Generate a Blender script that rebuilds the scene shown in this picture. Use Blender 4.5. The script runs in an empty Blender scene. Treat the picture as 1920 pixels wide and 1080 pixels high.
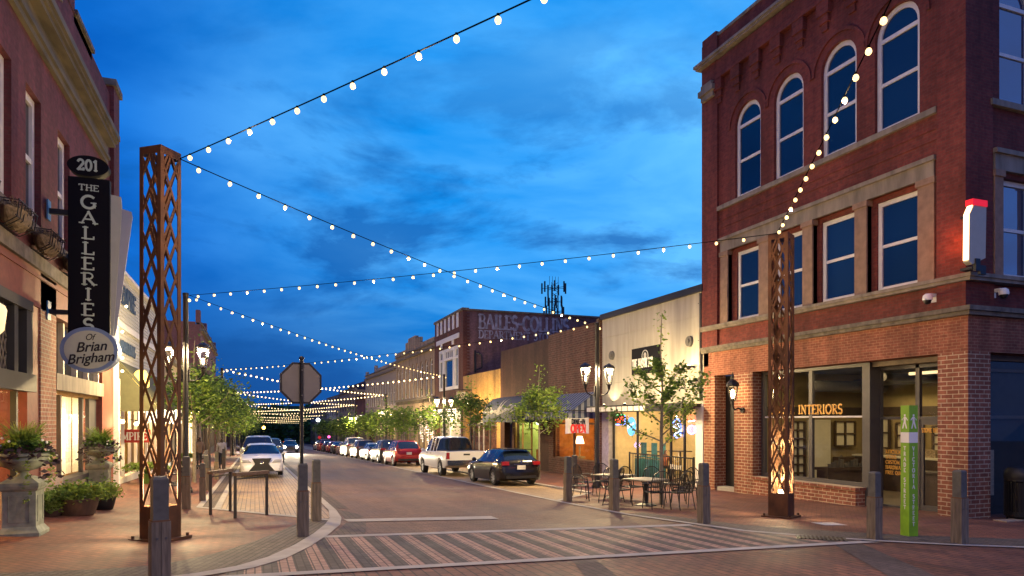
import bpy, bmesh, math, random
import numpy as np
from mathutils import Vector, Matrix
random.seed(7); RNG = np.random.default_rng(11)
PI = math.pi
S = bpy.context.scene
COL = S.collection

# ------------------------------------------------------------------ camera
TH = math.atan(482/1280)
cam = bpy.data.cameras.new('camera'); cam_o = bpy.data.objects.new('camera', cam); COL.objects.link(cam_o)
cam.sensor_width = 36; cam.lens = 1280/1920*36; cam.shift_y = (788-540)/1920
cam.clip_end = 3000; cam.clip_start = .1
cam_o.location = (0, 0, 0); cam_o.rotation_euler = (PI/2, 0, -TH)
S.camera = cam_o
# ------------------------------------------------------------------ colour management
S.view_settings.view_transform = 'Standard'; S.view_settings.look = 'None'
S.view_settings.gamma = 1; S.view_settings.exposure = 0.0
S.cycles.use_denoising = True
S.cycles.max_bounces = 6; S.cycles.diffuse_bounces = 3; S.cycles.glossy_bounces = 3
S.cycles.transparent_max_bounces = 12; S.cycles.transmission_bounces = 2
S.cycles.sample_clamp_indirect = 4; S.cycles.caustics_reflective = False; S.cycles.caustics_refractive = False
# ------------------------------------------------------------------ world: dusk sky with thin clouds
W = bpy.data.worlds.new('World'); S.world = W; W.use_nodes = True
nt = W.node_tree; nt.nodes.clear()
def N(t, tree=None, **kw):
    n = (tree or nt).nodes.new(t)
    for k, v in kw.items(): setattr(n, k, v)
    return n
def L(a, b, tree=None): (tree or nt).links.new(a, b)
def srgb(r, g, b):
    f = lambda c: (c/255/12.92) if c/255 <= .04045 else ((c/255+.055)/1.055)**2.4
    return (f(r), f(g), f(b), 1)
tc = N('ShaderNodeTexCoord'); sep = N('ShaderNodeSeparateXYZ'); L(tc.outputs['Generated'], sep.inputs[0])
# cloud layer coordinates: direction projected on a high flat ceiling
mx = N('ShaderNodeMath', operation='MAXIMUM'); L(sep.outputs[2], mx.inputs[0]); mx.inputs[1].default_value = .0
ad = N('ShaderNodeMath', operation='ADD'); L(mx.outputs[0], ad.inputs[0]); ad.inputs[1].default_value = .22
dv = N('ShaderNodeVectorMath', operation='SCALE')
iv = N('ShaderNodeMath', operation='DIVIDE'); iv.inputs[0].default_value = 1; L(ad.outputs[0], iv.inputs[1])
L(tc.outputs['Generated'], dv.inputs[0]); L(iv.outputs[0], dv.inputs['Scale'])
mp = N('ShaderNodeMapping'); L(dv.outputs[0], mp.inputs[0]); mp.inputs['Rotation'].default_value = (0, 0, .9); mp.inputs['Scale'].default_value = (1.25, 1.7, .3)
n1 = N('ShaderNodeTexNoise'); L(mp.outputs[0], n1.inputs['Vector']); n1.inputs['Scale'].default_value = 1.15; n1.inputs['Detail'].default_value = 8; n1.inputs['Roughness'].default_value = .52; n1.inputs['Distortion'].default_value = .35
cr = N('ShaderNodeValToRGB'); L(n1.outputs['Fac'], cr.inputs[0])
cr.color_ramp.elements[0].position = .38; cr.color_ramp.elements[0].color = (0, 0, 0, 1)
cr.color_ramp.elements[1].position = .66; cr.color_ramp.elements[1].color = (1, 1, 1, 1)
# broad after-glow patch over the street's right half
gl = N('ShaderNodeVectorMath', operation='DOT_PRODUCT'); nrm = N('ShaderNodeVectorMath', operation='NORMALIZE'); L(tc.outputs['Generated'], nrm.inputs[0]); L(nrm.outputs[0], gl.inputs[0])
def dirpx(px, py):
    v = Vector((math.sin(TH)+(px-960)/1280*math.cos(TH), math.cos(TH)-(px-960)/1280*math.sin(TH), (788-py)/1280)); v.normalize(); return v
gl.inputs[1].default_value = Vector((.42, .82, .38)).normalized()
gm = N('ShaderNodeMapRange'); L(gl.outputs['Value'], gm.inputs[0]); gm.inputs[1].default_value = .80; gm.inputs[2].default_value = 1.0; gm.interpolation_type = 'SMOOTHSTEP'
base = N('ShaderNodeMix', data_type='RGBA'); L(gm.outputs[0], base.inputs['Factor'])
base.inputs['A'].default_value = srgb(0, 84, 176); base.inputs['B'].default_value = srgb(6, 134, 222)
cl = N('ShaderNodeMix', data_type='RGBA'); L(gm.outputs[0], cl.inputs['Factor'])
cl.inputs['A'].default_value = srgb(2, 106, 204); cl.inputs['B'].default_value = srgb(92, 180, 246)
sky = N('ShaderNodeMix', data_type='RGBA'); L(cr.outputs[0], sky.inputs['Factor']); L(base.outputs['Result'], sky.inputs['A']); L(cl.outputs['Result'], sky.inputs['B'])
# low dark streaky clouds
mp2 = N('ShaderNodeMapping'); L(nrm.outputs[0], mp2.inputs[0]); mp2.inputs['Rotation'].default_value = (0, 0, 0); mp2.inputs['Scale'].default_value = (1, 1, 2.6); mp2.inputs['Location'].default_value = (3.4, 1.2, .7)
n2 = N('ShaderNodeTexNoise'); L(mp2.outputs[0], n2.inputs['Vector']); n2.inputs['Scale'].default_value = 3.6; n2.inputs['Detail'].default_value = 7; n2.inputs['Roughness'].default_value = .6; n2.inputs['Distortion'].default_value = .25
c2 = N('ShaderNodeValToRGB'); L(n2.outputs['Fac'], c2.inputs[0]); c2.color_ramp.elements[0].position = .48; c2.color_ramp.elements[1].position = .60
c2.color_ramp.elements[1].color = (.74, .74, .74, 1)
lo = N('ShaderNodeMapRange'); L(sep.outputs[2], lo.inputs[0]); lo.inputs[1].default_value = .62; lo.inputs[2].default_value = .25; lo.interpolation_type = 'SMOOTHSTEP'
mm = N('ShaderNodeMath', operation='MULTIPLY'); L(c2.outputs[0], mm.inputs[0]); L(lo.outputs[0], mm.inputs[1])
sk2 = N('ShaderNodeMix', data_type='RGBA'); L(mm.outputs[0], sk2.inputs['Factor']); L(sky.outputs['Result'], sk2.inputs['A']); sk2.inputs['B'].default_value = srgb(2, 82, 160)
# darker near the left horizon, darker again right overhead
hz = N('ShaderNodeMapRange'); L(sep.outputs[2], hz.inputs[0]); hz.inputs[1].default_value = .26; hz.inputs[2].default_value = .02; hz.interpolation_type = 'SMOOTHSTEP'
sx = N('ShaderNodeMapRange'); L(sep.outputs[0], sx.inputs[0]); sx.inputs[1].default_value = .55; sx.inputs[2].default_value = .0
hm = N('ShaderNodeMath', operation='MULTIPLY'); L(hz.outputs[0], hm.inputs[0]); L(sx.outputs[0], hm.inputs[1])
sk3 = N('ShaderNodeMix', data_type='RGBA'); L(hm.outputs[0], sk3.inputs['Factor']); L(sk2.outputs['Result'], sk3.inputs['A']); sk3.inputs['B'].default_value = srgb(3, 72, 142)
bg = N('ShaderNodeBackground'); L(sk3.outputs['Result'], bg.inputs[0]); bg.inputs[1].default_value = 1.25
# a very low physical sky under it, for the last neutral daylight
nis = N('ShaderNodeTexSky', sky_type='NISHITA', sun_disc=False, sun_elevation=math.radians(1.5), sun_rotation=math.radians(250))
bg2 = N('ShaderNodeBackground'); L(nis.outputs[0], bg2.inputs[0]); bg2.inputs[1].default_value = .006
adds = N('ShaderNodeAddShader'); L(bg.outputs[0], adds.inputs[0]); L(bg2.outputs[0], adds.inputs[1])
wo = N('ShaderNodeOutputWorld'); L(adds.outputs[0], wo.inputs[0])
# ------------------------------------------------------------------ last glow of the day as one very soft sun
sun = bpy.data.lights.new('sun', 'SUN'); sun.energy = .30; sun.angle = math.radians(150); sun.color = (1, .78, .70)
sun_o = bpy.data.objects.new('sun', sun); COL.objects.link(sun_o)
sun_o.rotation_euler = (math.radians(48), 0, math.radians(-12))

# ================================================================== helpers
def gz(x, y):
    z = -1.75 - .0245*y - .02*x
    if x < -1.4: z += .043*min(-1.4-x, 3.2)
    return z
class MB:
    def __init__(s): s.v = []; s.f = []; s.m = []; s.mi = 0; s.T = None
    def add(s, vs, fs):
        b = len(s.v)
        if s.T is not None: vs = [tuple(s.T @ Vector(v)) for v in vs]
        s.v += [tuple(v) for v in vs]; s.f += [tuple(b+i for i in f) for f in fs]; s.m += [s.mi]*len(fs)
        return s
    def box(s, x0, x1, y0, y1, z0, z1):
        if x0 > x1: x0, x1 = x1, x0
        if y0 > y1: y0, y1 = y1, y0
        if z0 > z1: z0, z1 = z1, z0
        return s.add([(x0,y0,z0),(x1,y0,z0),(x1,y1,z0),(x0,y1,z0),(x0,y0,z1),(x1,y0,z1),(x1,y1,z1),(x0,y1,z1)],
              [(0,3,2,1),(4,5,6,7),(0,1,5,4),(1,2,6,5),(2,3,7,6),(3,0,4,7)])
    def cyl(s, a, b, r0, r1=None, n=10, cap=True):
        a = Vector(a); b = Vector(b); r1 = r0 if r1 is None else r1
        d = (b-a).normalized(); u = d.orthogonal().normalized(); w = d.cross(u)
        vs = []
        for p, r in ((a, r0), (b, r1)):
            for i in range(n):
                t = 2*PI*i/n; vs.append(p + u*math.cos(t)*r + w*math.sin(t)*r)
        fs = [(i, (i+1) % n, n+(i+1) % n, n+i) for i in range(n)]
        if cap: fs += [tuple(range(n-1, -1, -1)), tuple(range(n, 2*n))]
        return s.add(vs, fs)
    def tube(s, pts, r, n=6):
        for i in range(len(pts)-1):
            ra = r[i] if isinstance(r, (list, tuple)) else r; rb = r[i+1] if isinstance(r, (list, tuple)) else r
            s.cyl(pts[i], pts[i+1], ra, rb, n)
        return s
    def bar(s, a, b, w, t, up=(0,0,1)):
        a = Vector(a); b = Vector(b); d = (b-a).normalized(); u = Vector(up).cross(d)
        if u.length < 1e-4: u = Vector((1,0,0)).cross(d)
        u.normalize(); v = d.cross(u)
        vs = [p + u*i*w/2 + v*j*t/2 for p in (a, b) for i, j in ((-1,-1),(1,-1),(1,1),(-1,1))]
        return s.add(vs, [(0,3,2,1),(4,5,6,7),(0,1,5,4),(1,2,6,5),(2,3,7,6),(3,0,4,7)])
    def lathe(s, prof, c=(0,0,0), n=16):
        vs = []; fs = []
        for r, z in prof:
            for i in range(n):
                t = 2*PI*i/n; vs.append((c[0]+r*math.cos(t), c[1]+r*math.sin(t), c[2]+z))
        for k in range(len(prof)-1):
            for i in range(n): fs.append((k*n+i, k*n+(i+1) % n, (k+1)*n+(i+1) % n, (k+1)*n+i))
        fs.append(tuple(range(n-1, -1, -1))); fs.append(tuple((len(prof)-1)*n+i for i in range(n)))
        return s.add(vs, fs)
    def sq(s, prof, c=(0,0,0)):       # square-plan lathe
        vs = []; fs = []
        for r, z in prof: vs += [(c[0]-r, c[1]-r, c[2]+z), (c[0]+r, c[1]-r, c[2]+z), (c[0]+r, c[1]+r, c[2]+z), (c[0]-r, c[1]+r, c[2]+z)]
        for k in range(len(prof)-1):
            for i in range(4): fs.append((k*4+i, k*4+(i+1) % 4, (k+1)*4+(i+1) % 4, (k+1)*4+i))
        fs.append((3,2,1,0)); q = (len(prof)-1)*4; fs.append((q, q+1, q+2, q+3))
        return s.add(vs, fs)
    def prism(s, poly, a0, a1, axis):  # poly 2D; axis 'x': poly=(y,z); 'y': poly=(x,z); 'z': poly=(x,y)
        n = len(poly)
        mk = {'x': lambda p, a: (a, p[0], p[1]), 'y': lambda p, a: (p[0], a, p[1]), 'z': lambda p, a: (p[0], p[1], a)}[axis]
        vs = [mk(p, a0) for p in poly] + [mk(p, a1) for p in poly]
        return s.add(vs, [tuple(range(n)), tuple(range(2*n-1, n-1, -1))] + [((i+1) % n, i, n+i, n+(i+1) % n) for i in range(n)])
    def ball(s, c, r, n=8, sz=1):
        prof = [(max(r*math.sin(PI*k/n), .0005), -r*sz*math.cos(PI*k/n)) for k in range(n+1)]
        return s.lathe(prof, c, n+2)
    def build(s, name, mats, parent=None, smooth=False, fix=True, off=None):
        me = bpy.data.meshes.new(name)
        vs = s.v
        if parent is not None and off is None: off = parent.get('_o')
        if off is not None: vs = [(a-off[0], b-off[1], c-off[2]) for a, b, c in vs]
        me.from_pydata(vs, [], s.f)
        if not isinstance(mats, (list, tuple)): mats = [mats]
        for m in mats: me.materials.append(m)
        if len(mats) > 1: me.polygons.foreach_set('material_index', s.m)
        if fix:
            bm = bmesh.new(); bm.from_mesh(me); bmesh.ops.recalc_face_normals(bm, faces=bm.faces); bm.to_mesh(me); bm.free()
        if smooth:
            me.polygons.foreach_set('use_smooth', [True]*len(me.polygons)); me.set_sharp_from_angle(angle=math.radians(38))
        o = bpy.data.objects.new(name, me); COL.objects.link(o)
        if parent is not None: o.parent = parent
        return o
def tag(o, label=None, cat=None, group=None, kind=None):
    if label: o['label'] = label
    if cat: o['category'] = cat
    if group: o['group'] = group
    if kind: o['kind'] = kind
    return o
def thing(name, label, cat, loc=(0,0,0), rz=0, group=None, world=False):
    """Empty at the thing's base; with world=True its parts are written in world coordinates"""
    o = bpy.data.objects.new(name, None); COL.objects.link(o); o.location = loc; o.rotation_euler.z = rz
    o.empty_display_size = .2
    tag(o, label, cat, group)
    if world: o['_o'] = list(loc)
    return o
def copy_tree(o, parent=None):
    c = o.copy(); COL.objects.link(c); c.parent = parent
    for ch in [x for x in KIDS(o)]: copy_tree(ch, c)
    return c
def KIDS(o): return [x for x in o.children]
# ================================================================== materials
def newmat(name):
    m = bpy.data.materials.new(name); m.use_nodes = True; t = m.node_tree; p = t.nodes['Principled BSDF']; return m, t, p
def mat(name, col, rough=.7, metal=0, var=.18, scale=6, bump=0, spec=.5, emit=None, es=0, stretch=None):
    m, t, p = newmat(name)
    p.inputs['Roughness'].default_value = rough; p.inputs['Metallic'].default_value = metal; p.inputs['Specular IOR Level'].default_value = spec
    c = col if len(col) == 4 else (*col, 1)
    if var:
        g = N('ShaderNodeTexCoord', t); mpn = N('ShaderNodeMapping', t); L(g.outputs['Object'], mpn.inputs[0], t)
        if stretch: mpn.inputs['Scale'].default_value = stretch
        no = N('ShaderNodeTexNoise', t); L(mpn.outputs[0], no.inputs['Vector'], t); no.inputs['Scale'].default_value = scale; no.inputs['Detail'].default_value = 5
        mr = N('ShaderNodeMapRange', t); L(no.outputs['Fac'], mr.inputs[0], t); mr.inputs[1].default_value = .3; mr.inputs[2].default_value = .7; mr.inputs[3].default_value = 1-var; mr.inputs[4].default_value = 1+var
        sc = N('ShaderNodeVectorMath', t, operation='SCALE'); sc.inputs[0].default_value = c[:3]; L(mr.outputs[0], sc.inputs['Scale'], t)
        L(sc.outputs[0], p.inputs['Base Color'], t)
        if bump:
            b = N('ShaderNodeBump', t); b.inputs['Strength'].default_value = bump; b.inputs['Distance'].default_value = .02; L(no.outputs['Fac'], b.inputs['Height'], t); L(b.outputs[0], p.inputs['Normal'], t)
    else: p.inputs['Base Color'].default_value = c
    if emit: p.inputs['Emission Color'].default_value = (*emit, 1); p.inputs['Emission Strength'].default_value = es
    return m
def thinmat(name, col, trans=.45, rough=.6, var=.25, scale=3):
    m = mat(name, col, rough, var=var, scale=scale); t = m.node_tree; p = t.nodes['Principled BSDF']
    tl_ = N('ShaderNodeBsdfTranslucent', t); tl_.inputs[0].default_value = (*[min(1, c*1.5) for c in col], 1)
    mi = N('ShaderNodeMixShader', t); mi.inputs[0].default_value = trans; L(p.outputs[0], mi.inputs[1], t); L(tl_.outputs[0], mi.inputs[2], t)
    L(mi.outputs[0], t.nodes['Material Output'].inputs[0], t); return m
def emis(name, col, strength):
    m, t, p = newmat(name); p.inputs['Base Color'].default_value = (*[min(1, c) for c in col], 1)
    p.inputs['Emission Color'].default_value = (*col, 1); p.inputs['Emission Strength'].default_value = strength; return m
def brick(name, c1, c2, mortar, bw=.215, bh=.075, ms=.008, flat=False, rot=0, rough=.85, stain=.35, stainscale=.6, bump=.35, msmooth=.1, freq=.5, offset=.5, spec=.3):
    """brick in real size; walls choose the plane from their normal, flat=True lies on the ground"""
    m, t, p = newmat(name)
    g = N('ShaderNodeNewGeometry', t); sp = N('ShaderNodeSeparateXYZ', t); L(g.outputs['Position'], sp.inputs[0], t)
    cm = N('ShaderNodeCombineXYZ', t)
    if flat:
        L(sp.outputs[0], cm.inputs[0], t); L(sp.outputs[1], cm.inputs[1], t)
    else:
        sn = N('ShaderNodeSeparateXYZ', t); L(g.outputs['True Normal'], sn.inputs[0], t)
        ab = N('ShaderNodeMath', t, operation='ABSOLUTE'); L(sn.outputs[0], ab.inputs[0], t)
        gt = N('ShaderNodeMath', t, operation='GREATER_THAN'); L(ab.outputs[0], gt.inputs[0], t); gt.inputs[1].default_value = .6
        mxx = N('ShaderNodeMix', t); L(gt.outputs[0], mxx.inputs[0], t); L(sp.outputs[0], mxx.inputs[2], t); L(sp.outputs[1], mxx.inputs[3], t)
        L(mxx.outputs[0], cm.inputs[0], t); L(sp.outputs[2], cm.inputs[1], t)
    mpn = N('ShaderNodeMapping', t); L(cm.outputs[0], mpn.inputs[0], t); mpn.inputs['Rotation'].default_value = (0, 0, rot)
    bt = N('ShaderNodeTexBrick', t); L(mpn.outputs[0], bt.inputs['Vector'], t); bt.inputs['Scale'].default_value = 1
    bt.inputs['Brick Width'].default_value = bw; bt.inputs['Row Height'].default_value = bh; bt.inputs['Mortar Size'].default_value = ms
    bt.inputs['Mortar Smooth'].default_value = msmooth; bt.inputs['Bias'].default_value = 0; bt.offset = offset
    bt.inputs['Color1'].default_value = (*c1, 1); bt.inputs['Color2'].default_value = (*c2, 1); bt.inputs['Mortar'].default_value = (*mortar, 1)
    no = N('ShaderNodeTexNoise', t); L(g.outputs['Position'], no.inputs['Vector'], t); no.inputs['Scale'].default_value = stainscale; no.inputs['Detail'].default_value = 6; no.inputs['Roughness'].default_value = .65
    mr = N('ShaderNodeMapRange', t); L(no.outputs['Fac'], mr.inputs[0], t); mr.inputs[1].default_value = .3; mr.inputs[2].default_value = .7; mr.inputs[3].default_value = 1-stain; mr.inputs[4].default_value = 1+stain
    # small tonal difference brick to brick / grime
    n3 = N('ShaderNodeTexNoise', t); L(g.outputs['Position'], n3.inputs['Vector'], t); n3.inputs['Scale'].default_value = 9; n3.inputs['Detail'].default_value = 3
    mr3 = N('ShaderNodeMapRange', t); L(n3.outputs['Fac'], mr3.inputs[0], t); mr3.inputs[1].default_value = .3; mr3.inputs[2].default_value = .7; mr3.inputs[3].default_value = .82; mr3.inputs[4].default_value = 1.18
    mu = N('ShaderNodeMath', t, operation='MULTIPLY'); L(mr.outputs[0], mu.inputs[0], t); L(mr3.outputs[0], mu.inputs[1], t)
    sc = N('ShaderNodeVectorMath', t, operation='SCALE'); L(bt.outputs['Color'], sc.inputs[0], t); L(mu.outputs[0], sc.inputs['Scale'], t)
    L(sc.outputs[0], p.inputs['Base Color'], t); p.inputs['Roughness'].default_value = rough; p.inputs['Specular IOR Level'].default_value = spec
    if bump:
        b = N('ShaderNodeBump', t); b.inputs['Strength'].default_value = bump; b.inputs['Distance'].default_value = .01; b.invert = True
        L(bt.outputs['Fac'], b.inputs['Height'], t); L(b.outputs[0], p.inputs['Normal'], t)
    if not flat:
        ms_ = N('ShaderNodeMapping', t); L(g.outputs['Position'], ms_.inputs[0], t); ms_.inputs['Scale'].default_value = (2.2, 2.2, .18)
        nz = N('ShaderNodeTexNoise', t); L(ms_.outputs[0], nz.inputs['Vector'], t); nz.inputs['Scale'].default_value = 1.0; nz.inputs['Detail'].default_value = 6
        mz = N('ShaderNodeMapRange', t); L(nz.outputs['Fac'], mz.inputs[0], t); mz.inputs[1].default_value = .35; mz.inputs[2].default_value = .65; mz.inputs[3].default_value = .74; mz.inputs[4].default_value = 1.16
        s5 = N('ShaderNodeVectorMath', t, operation='SCALE'); L(sc.outputs[0], s5.inputs[0], t); L(mz.outputs[0], s5.inputs['Scale'], t); L(s5.outputs[0], p.inputs['Base Color'], t)
    if flat:
        ms_ = N('ShaderNodeMapping', t); L(g.outputs['Position'], ms_.inputs[0], t); ms_.inputs['Scale'].default_value = (1.3, .10, 1)
        nz = N('ShaderNodeTexNoise', t); L(ms_.outputs[0], nz.inputs['Vector'], t); nz.inputs['Scale'].default_value = 1.0; nz.inputs['Detail'].default_value = 4
        mz = N('ShaderNodeMapRange', t); L(nz.outputs['Fac'], mz.inputs[0], t); mz.inputs[1].default_value = .35; mz.inputs[2].default_value = .65; mz.inputs[3].default_value = .80; mz.inputs[4].default_value = 1.14
        no2 = N('ShaderNodeTexNoise', t); L(g.outputs['Position'], no2.inputs['Vector'], t); no2.inputs['Scale'].default_value = 2.6; no2.inputs['Detail'].default_value = 2
        mo = N('ShaderNodeMapRange', t); L(no2.outputs['Fac'], mo.inputs[0], t); mo.inputs[1].default_value = .66; mo.inputs[2].default_value = .74; mo.inputs[3].default_value = 1; mo.inputs[4].default_value = .62
        m5 = N('ShaderNodeMath', t, operation='MULTIPLY'); L(mz.outputs[0], m5.inputs[0], t); L(mo.outputs[0], m5.inputs[1], t)
        s5 = N('ShaderNodeVectorMath', t, operation='SCALE'); L(sc.outputs[0], s5.inputs[0], t); L(m5.outputs[0], s5.inputs['Scale'], t); L(s5.outputs[0], p.inputs['Base Color'], t)
        mr4 = N('ShaderNodeMapRange', t); L(no.outputs['Fac'], mr4.inputs[0], t); mr4.inputs[1].default_value = .3; mr4.inputs[2].default_value = .7; mr4.inputs[3].default_value = rough-.12; mr4.inputs[4].default_value = rough+.1
        L(mr4.outputs[0], p.inputs['Roughness'], t)
    return m
def glass(name, tint=(1,1,1), refl=(.9,.95,1), ior=1.5, extra=.0):
    """thin clear pane: mostly see-through with a Fresnel reflection"""
    m = bpy.data.materials.new(name); m.use_nodes = True; t = m.node_tree; t.nodes.clear()
    tr = N('ShaderNodeBsdfTransparent', t); tr.inputs[0].default_value = (*tint, 1)
    gs = N('ShaderNodeBsdfGlossy', t); gs.inputs['Roughness'].default_value = .02; gs.inputs[0].default_value = (*refl, 1)
    lw = N('ShaderNodeLayerWeight', t); lw.inputs['Blend'].default_value = .5
    pw = N('ShaderNodeMath', t, operation='POWER'); L(lw.outputs['Facing'], pw.inputs[0], t); pw.inputs[1].default_value = 5
    a = N('ShaderNodeMath', t, operation='MULTIPLY_ADD'); L(pw.outputs[0], a.inputs[0], t); a.inputs[1].default_value = .6; a.inputs[2].default_value = .035+extra
    mi = N('ShaderNodeMixShader', t); L(a.outputs[0], mi.inputs[0], t); L(tr.outputs[0], mi.inputs[1], t); L(gs.outputs[0], mi.inputs[2], t)
    o = N('ShaderNodeOutputMaterial', t); L(mi.outputs[0], o.inputs[0], t); return m
def nightglass(name, col=(.004,.012,.035), spec=1.0, ior=1.6, rough=.04):
    m, t, p = newmat(name); p.inputs['Base Color'].default_value = (*col, 1); p.inputs['Roughness'].default_value = rough
    p.inputs['IOR'].default_value = ior; p.inputs['Specular IOR Level'].default_value = spec*.5
    oi = N('ShaderNodeObjectInfo', t); ob = N('ShaderNodeMapRange', t); L(oi.outputs['Random'], ob.inputs[0], t); ob.inputs[3].default_value = .3; ob.inputs[4].default_value = 2.6
    os_ = N('ShaderNodeVectorMath', t, operation='SCALE'); os_.inputs[0].default_value = col; L(ob.outputs[0], os_.inputs['Scale'], t); L(os_.outputs[0], p.inputs['Base Color'], t)
    g = N('ShaderNodeNewGeometry', t); no = N('ShaderNodeTexNoise', t); L(g.outputs['Position'], no.inputs['Vector'], t); no.inputs['Scale'].default_value = 1.1
    b = N('ShaderNodeBump', t); b.inputs['Strength'].default_value = .25; b.inputs['Distance'].default_value = .02; L(no.outputs['Fac'], b.inputs['Height'], t); L(b.outputs[0], p.inputs['Normal'], t)
    return m
M = {}
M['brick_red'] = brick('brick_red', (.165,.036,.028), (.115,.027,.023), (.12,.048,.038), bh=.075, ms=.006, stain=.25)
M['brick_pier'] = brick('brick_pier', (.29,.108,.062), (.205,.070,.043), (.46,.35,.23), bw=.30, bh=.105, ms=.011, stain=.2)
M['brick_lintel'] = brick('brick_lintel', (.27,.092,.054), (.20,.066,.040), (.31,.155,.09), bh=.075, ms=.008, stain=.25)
M['brick_left'] = brick('brick_left', (.145,.038,.042), (.108,.029,.032), (.11,.046,.045), bh=.075, ms=.007, stain=.22)
M['brick_leftpier'] = brick('brick_leftpier', (.38,.17,.10), (.28,.11,.07), (.42,.33,.24), bh=.09, ms=.010, stain=.2)
M['brick_brown'] = brick('brick_brown', (.125,.046,.033), (.078,.031,.024), (.135,.085,.062), bh=.12, bw=.4, ms=.018, stain=.3)
M['brick_brown2'] = brick('brick_brown2', (.062,.026,.019), (.05,.021,.016), (.055,.028,.022), stain=.3)
M['brick_ochre'] = brick('brick_ochre', (.50,.30,.09), (.42,.24,.07), (.38,.24,.1), bh=.09, stain=.2)
M['brick_mauve'] = brick('brick_mauve', (.165,.085,.085), (.13,.066,.068), (.15,.09,.09), bh=.09, bw=.3, stain=.25)
M['brick_dark'] = brick('brick_dark', (.13,.045,.035), (.10,.035,.03), (.1,.05,.04), stain=.25)
M['brick_tan'] = brick('brick_tan', (.36,.27,.18), (.32,.24,.16), (.30,.23,.16), stain=.2)
M['road'] = brick('road', (.190,.108,.070), (.138,.078,.054), (.06,.04,.03), bw=.22, bh=.11, ms=.008, flat=True, rough=.72, stain=.28, stainscale=.45, bump=.3, spec=.35)
M['road_near'] = brick('road_near', (.200,.086,.052), (.125,.064,.046), (.05,.03,.024), bw=.30, bh=.15, ms=.012, flat=True, rot=PI/2, rough=.72, stain=.25, stainscale=.7, bump=.3)
M['walk'] = brick('walk', (.205,.082,.050), (.142,.058,.038), (.07,.038,.03), bw=.22, bh=.11, ms=.008, flat=True, rot=PI/4, rough=.7, stain=.25, stainscale=.8, bump=.3)
M['walk_edge'] = brick('walk_edge', (.16,.13,.105), (.11,.088,.074), (.06,.05,.04), bw=.1, bh=.1, ms=.012, flat=True, rot=.3, offset=0, rough=.8, stain=.15)
M['lane'] = brick('lane', (.40,.28,.155), (.32,.22,.125), (.10,.075,.05), bw=.22, bh=.11, ms=.009, flat=True, rot=PI/2, rough=.62, stain=.22, stainscale=.5, bump=.3, spec=.4)
M['gutter'] = brick('gutter', (.115,.085,.07), (.085,.064,.055), (.045,.036,.03), bw=.22, bh=.11, flat=True, rot=PI/2, rough=.8, stain=.2)
M['stripe_tan'] = brick('stripe_tan', (.38,.235,.175), (.31,.19,.145), (.085,.06,.05), bw=.22, bh=.1075, ms=.010, flat=True, rot=PI/2, rough=.75, stain=.15, stainscale=1.4)
M['stripe_dark'] = brick('stripe_dark', (.095,.076,.068), (.064,.053,.049), (.04,.033,.03), bw=.22, bh=.1075, ms=.010, flat=True, rot=PI/2, rough=.75, stain=.15, stainscale=1.4)
M['concrete'] = mat('concrete', (.36,.33,.29), .85, var=.16, scale=3, bump=.2)
M['ground'] = mat('ground', (.05,.045,.04), .9, var=.2)
M['stone'] = mat('stone', (.205,.175,.14), .85, var=.35, scale=4, bump=.3, stretch=(1,1,.25))
M['stone_warm'] = mat('stone_warm', (.25,.16,.11), .85, var=.2, scale=5, bump=.2)
M['stone_dark'] = mat('stone_dark', (.14,.12,.095), .9, var=.4, scale=5, bump=.3)
M['cornice'] = mat('cornice', (.115,.095,.055), .75, var=.45, scale=3, stretch=(1,.35,1.5))
M['white_paint'] = mat('white_paint', (.68,.66,.64), .5, var=.05)
M['cream_paint'] = mat('cream_paint', (.62,.55,.42), .6, var=.1)
M['urn_stone'] = mat('urn_stone', (.22,.24,.19), .85, var=.28, scale=7, bump=.3)
M['pink_stone'] = mat('pink_stone', (.36,.27,.22), .85, var=.2, scale=4, bump=.2)
M['dark_metal'] = mat('dark_metal', (.018,.018,.02), .45, .3, var=.1)
M['black'] = mat('black', (.008,.008,.01), .5, var=0)
M['wire'] = mat('wire', (.004,.004,.004), 1, var=0, spec=0)
M['gray_metal'] = mat('gray_metal', (.10,.095,.09), .5, .2, var=.12)
M['frame_metal'] = mat('frame_metal', (.085,.080,.082), .5, .3, var=.08)
M['corten'] = mat('corten', (.098,.038,.014), .72, .15, var=.42, scale=3.5, bump=.25)
M['wood_post'] = mat('wood_post', (.17,.135,.095), .85, var=.35, scale=9, bump=.4, stretch=(3,3,.35))
M['wood_cap'] = mat('wood_cap', (.10,.098,.085), .7, var=.25, scale=8, bump=.2)
M['wood_rack'] = mat('wood_rack', (.14,.09,.06), .75, var=.3, scale=9, stretch=(.5,3,3))
M['rack_leg'] = mat('rack_leg', (.045,.038,.034), .6, .3, var=.15)
M['navy_glass'] = nightglass('navy_glass')
M['sky_glass'] = nightglass('sky_glass', (.02,.05,.09), spec=1.4, ior=2.6, rough=.03)
M['dark_glass'] = nightglass('dark_glass', (.006,.008,.012), spec=1.0, ior=1.5)
M['shop_glass'] = glass('shop_glass')
M['trunk'] = mat('trunk', (.17,.15,.12), .9, var=.25, scale=12, bump=.3)
M['leaf'] = thinmat('leaf', (.10,.175,.030))
M['leaf_light'] = thinmat('leaf_light', (.19,.27,.045))
M['leaf_dark'] = thinmat('leaf_dark', (.045,.09,.022))
M['leaf_purple'] = mat('leaf_purple', (.045,.025,.032), .6, var=.3, scale=5)
M['flower'] = mat('flower', (.7,.7,.65), .6, var=.1)
M['straw'] = mat('straw', (.16,.12,.075), .9, var=.4, scale=20)
M['bulb'] = emis('bulb', (1, .70, .30), 2.3)
M['lamp_glow'] = emis('lamp_glow', (1, .80, .48), 7)
M['lamp_soft'] = emis('lamp_soft', (1, .66, .26), 5)
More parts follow.
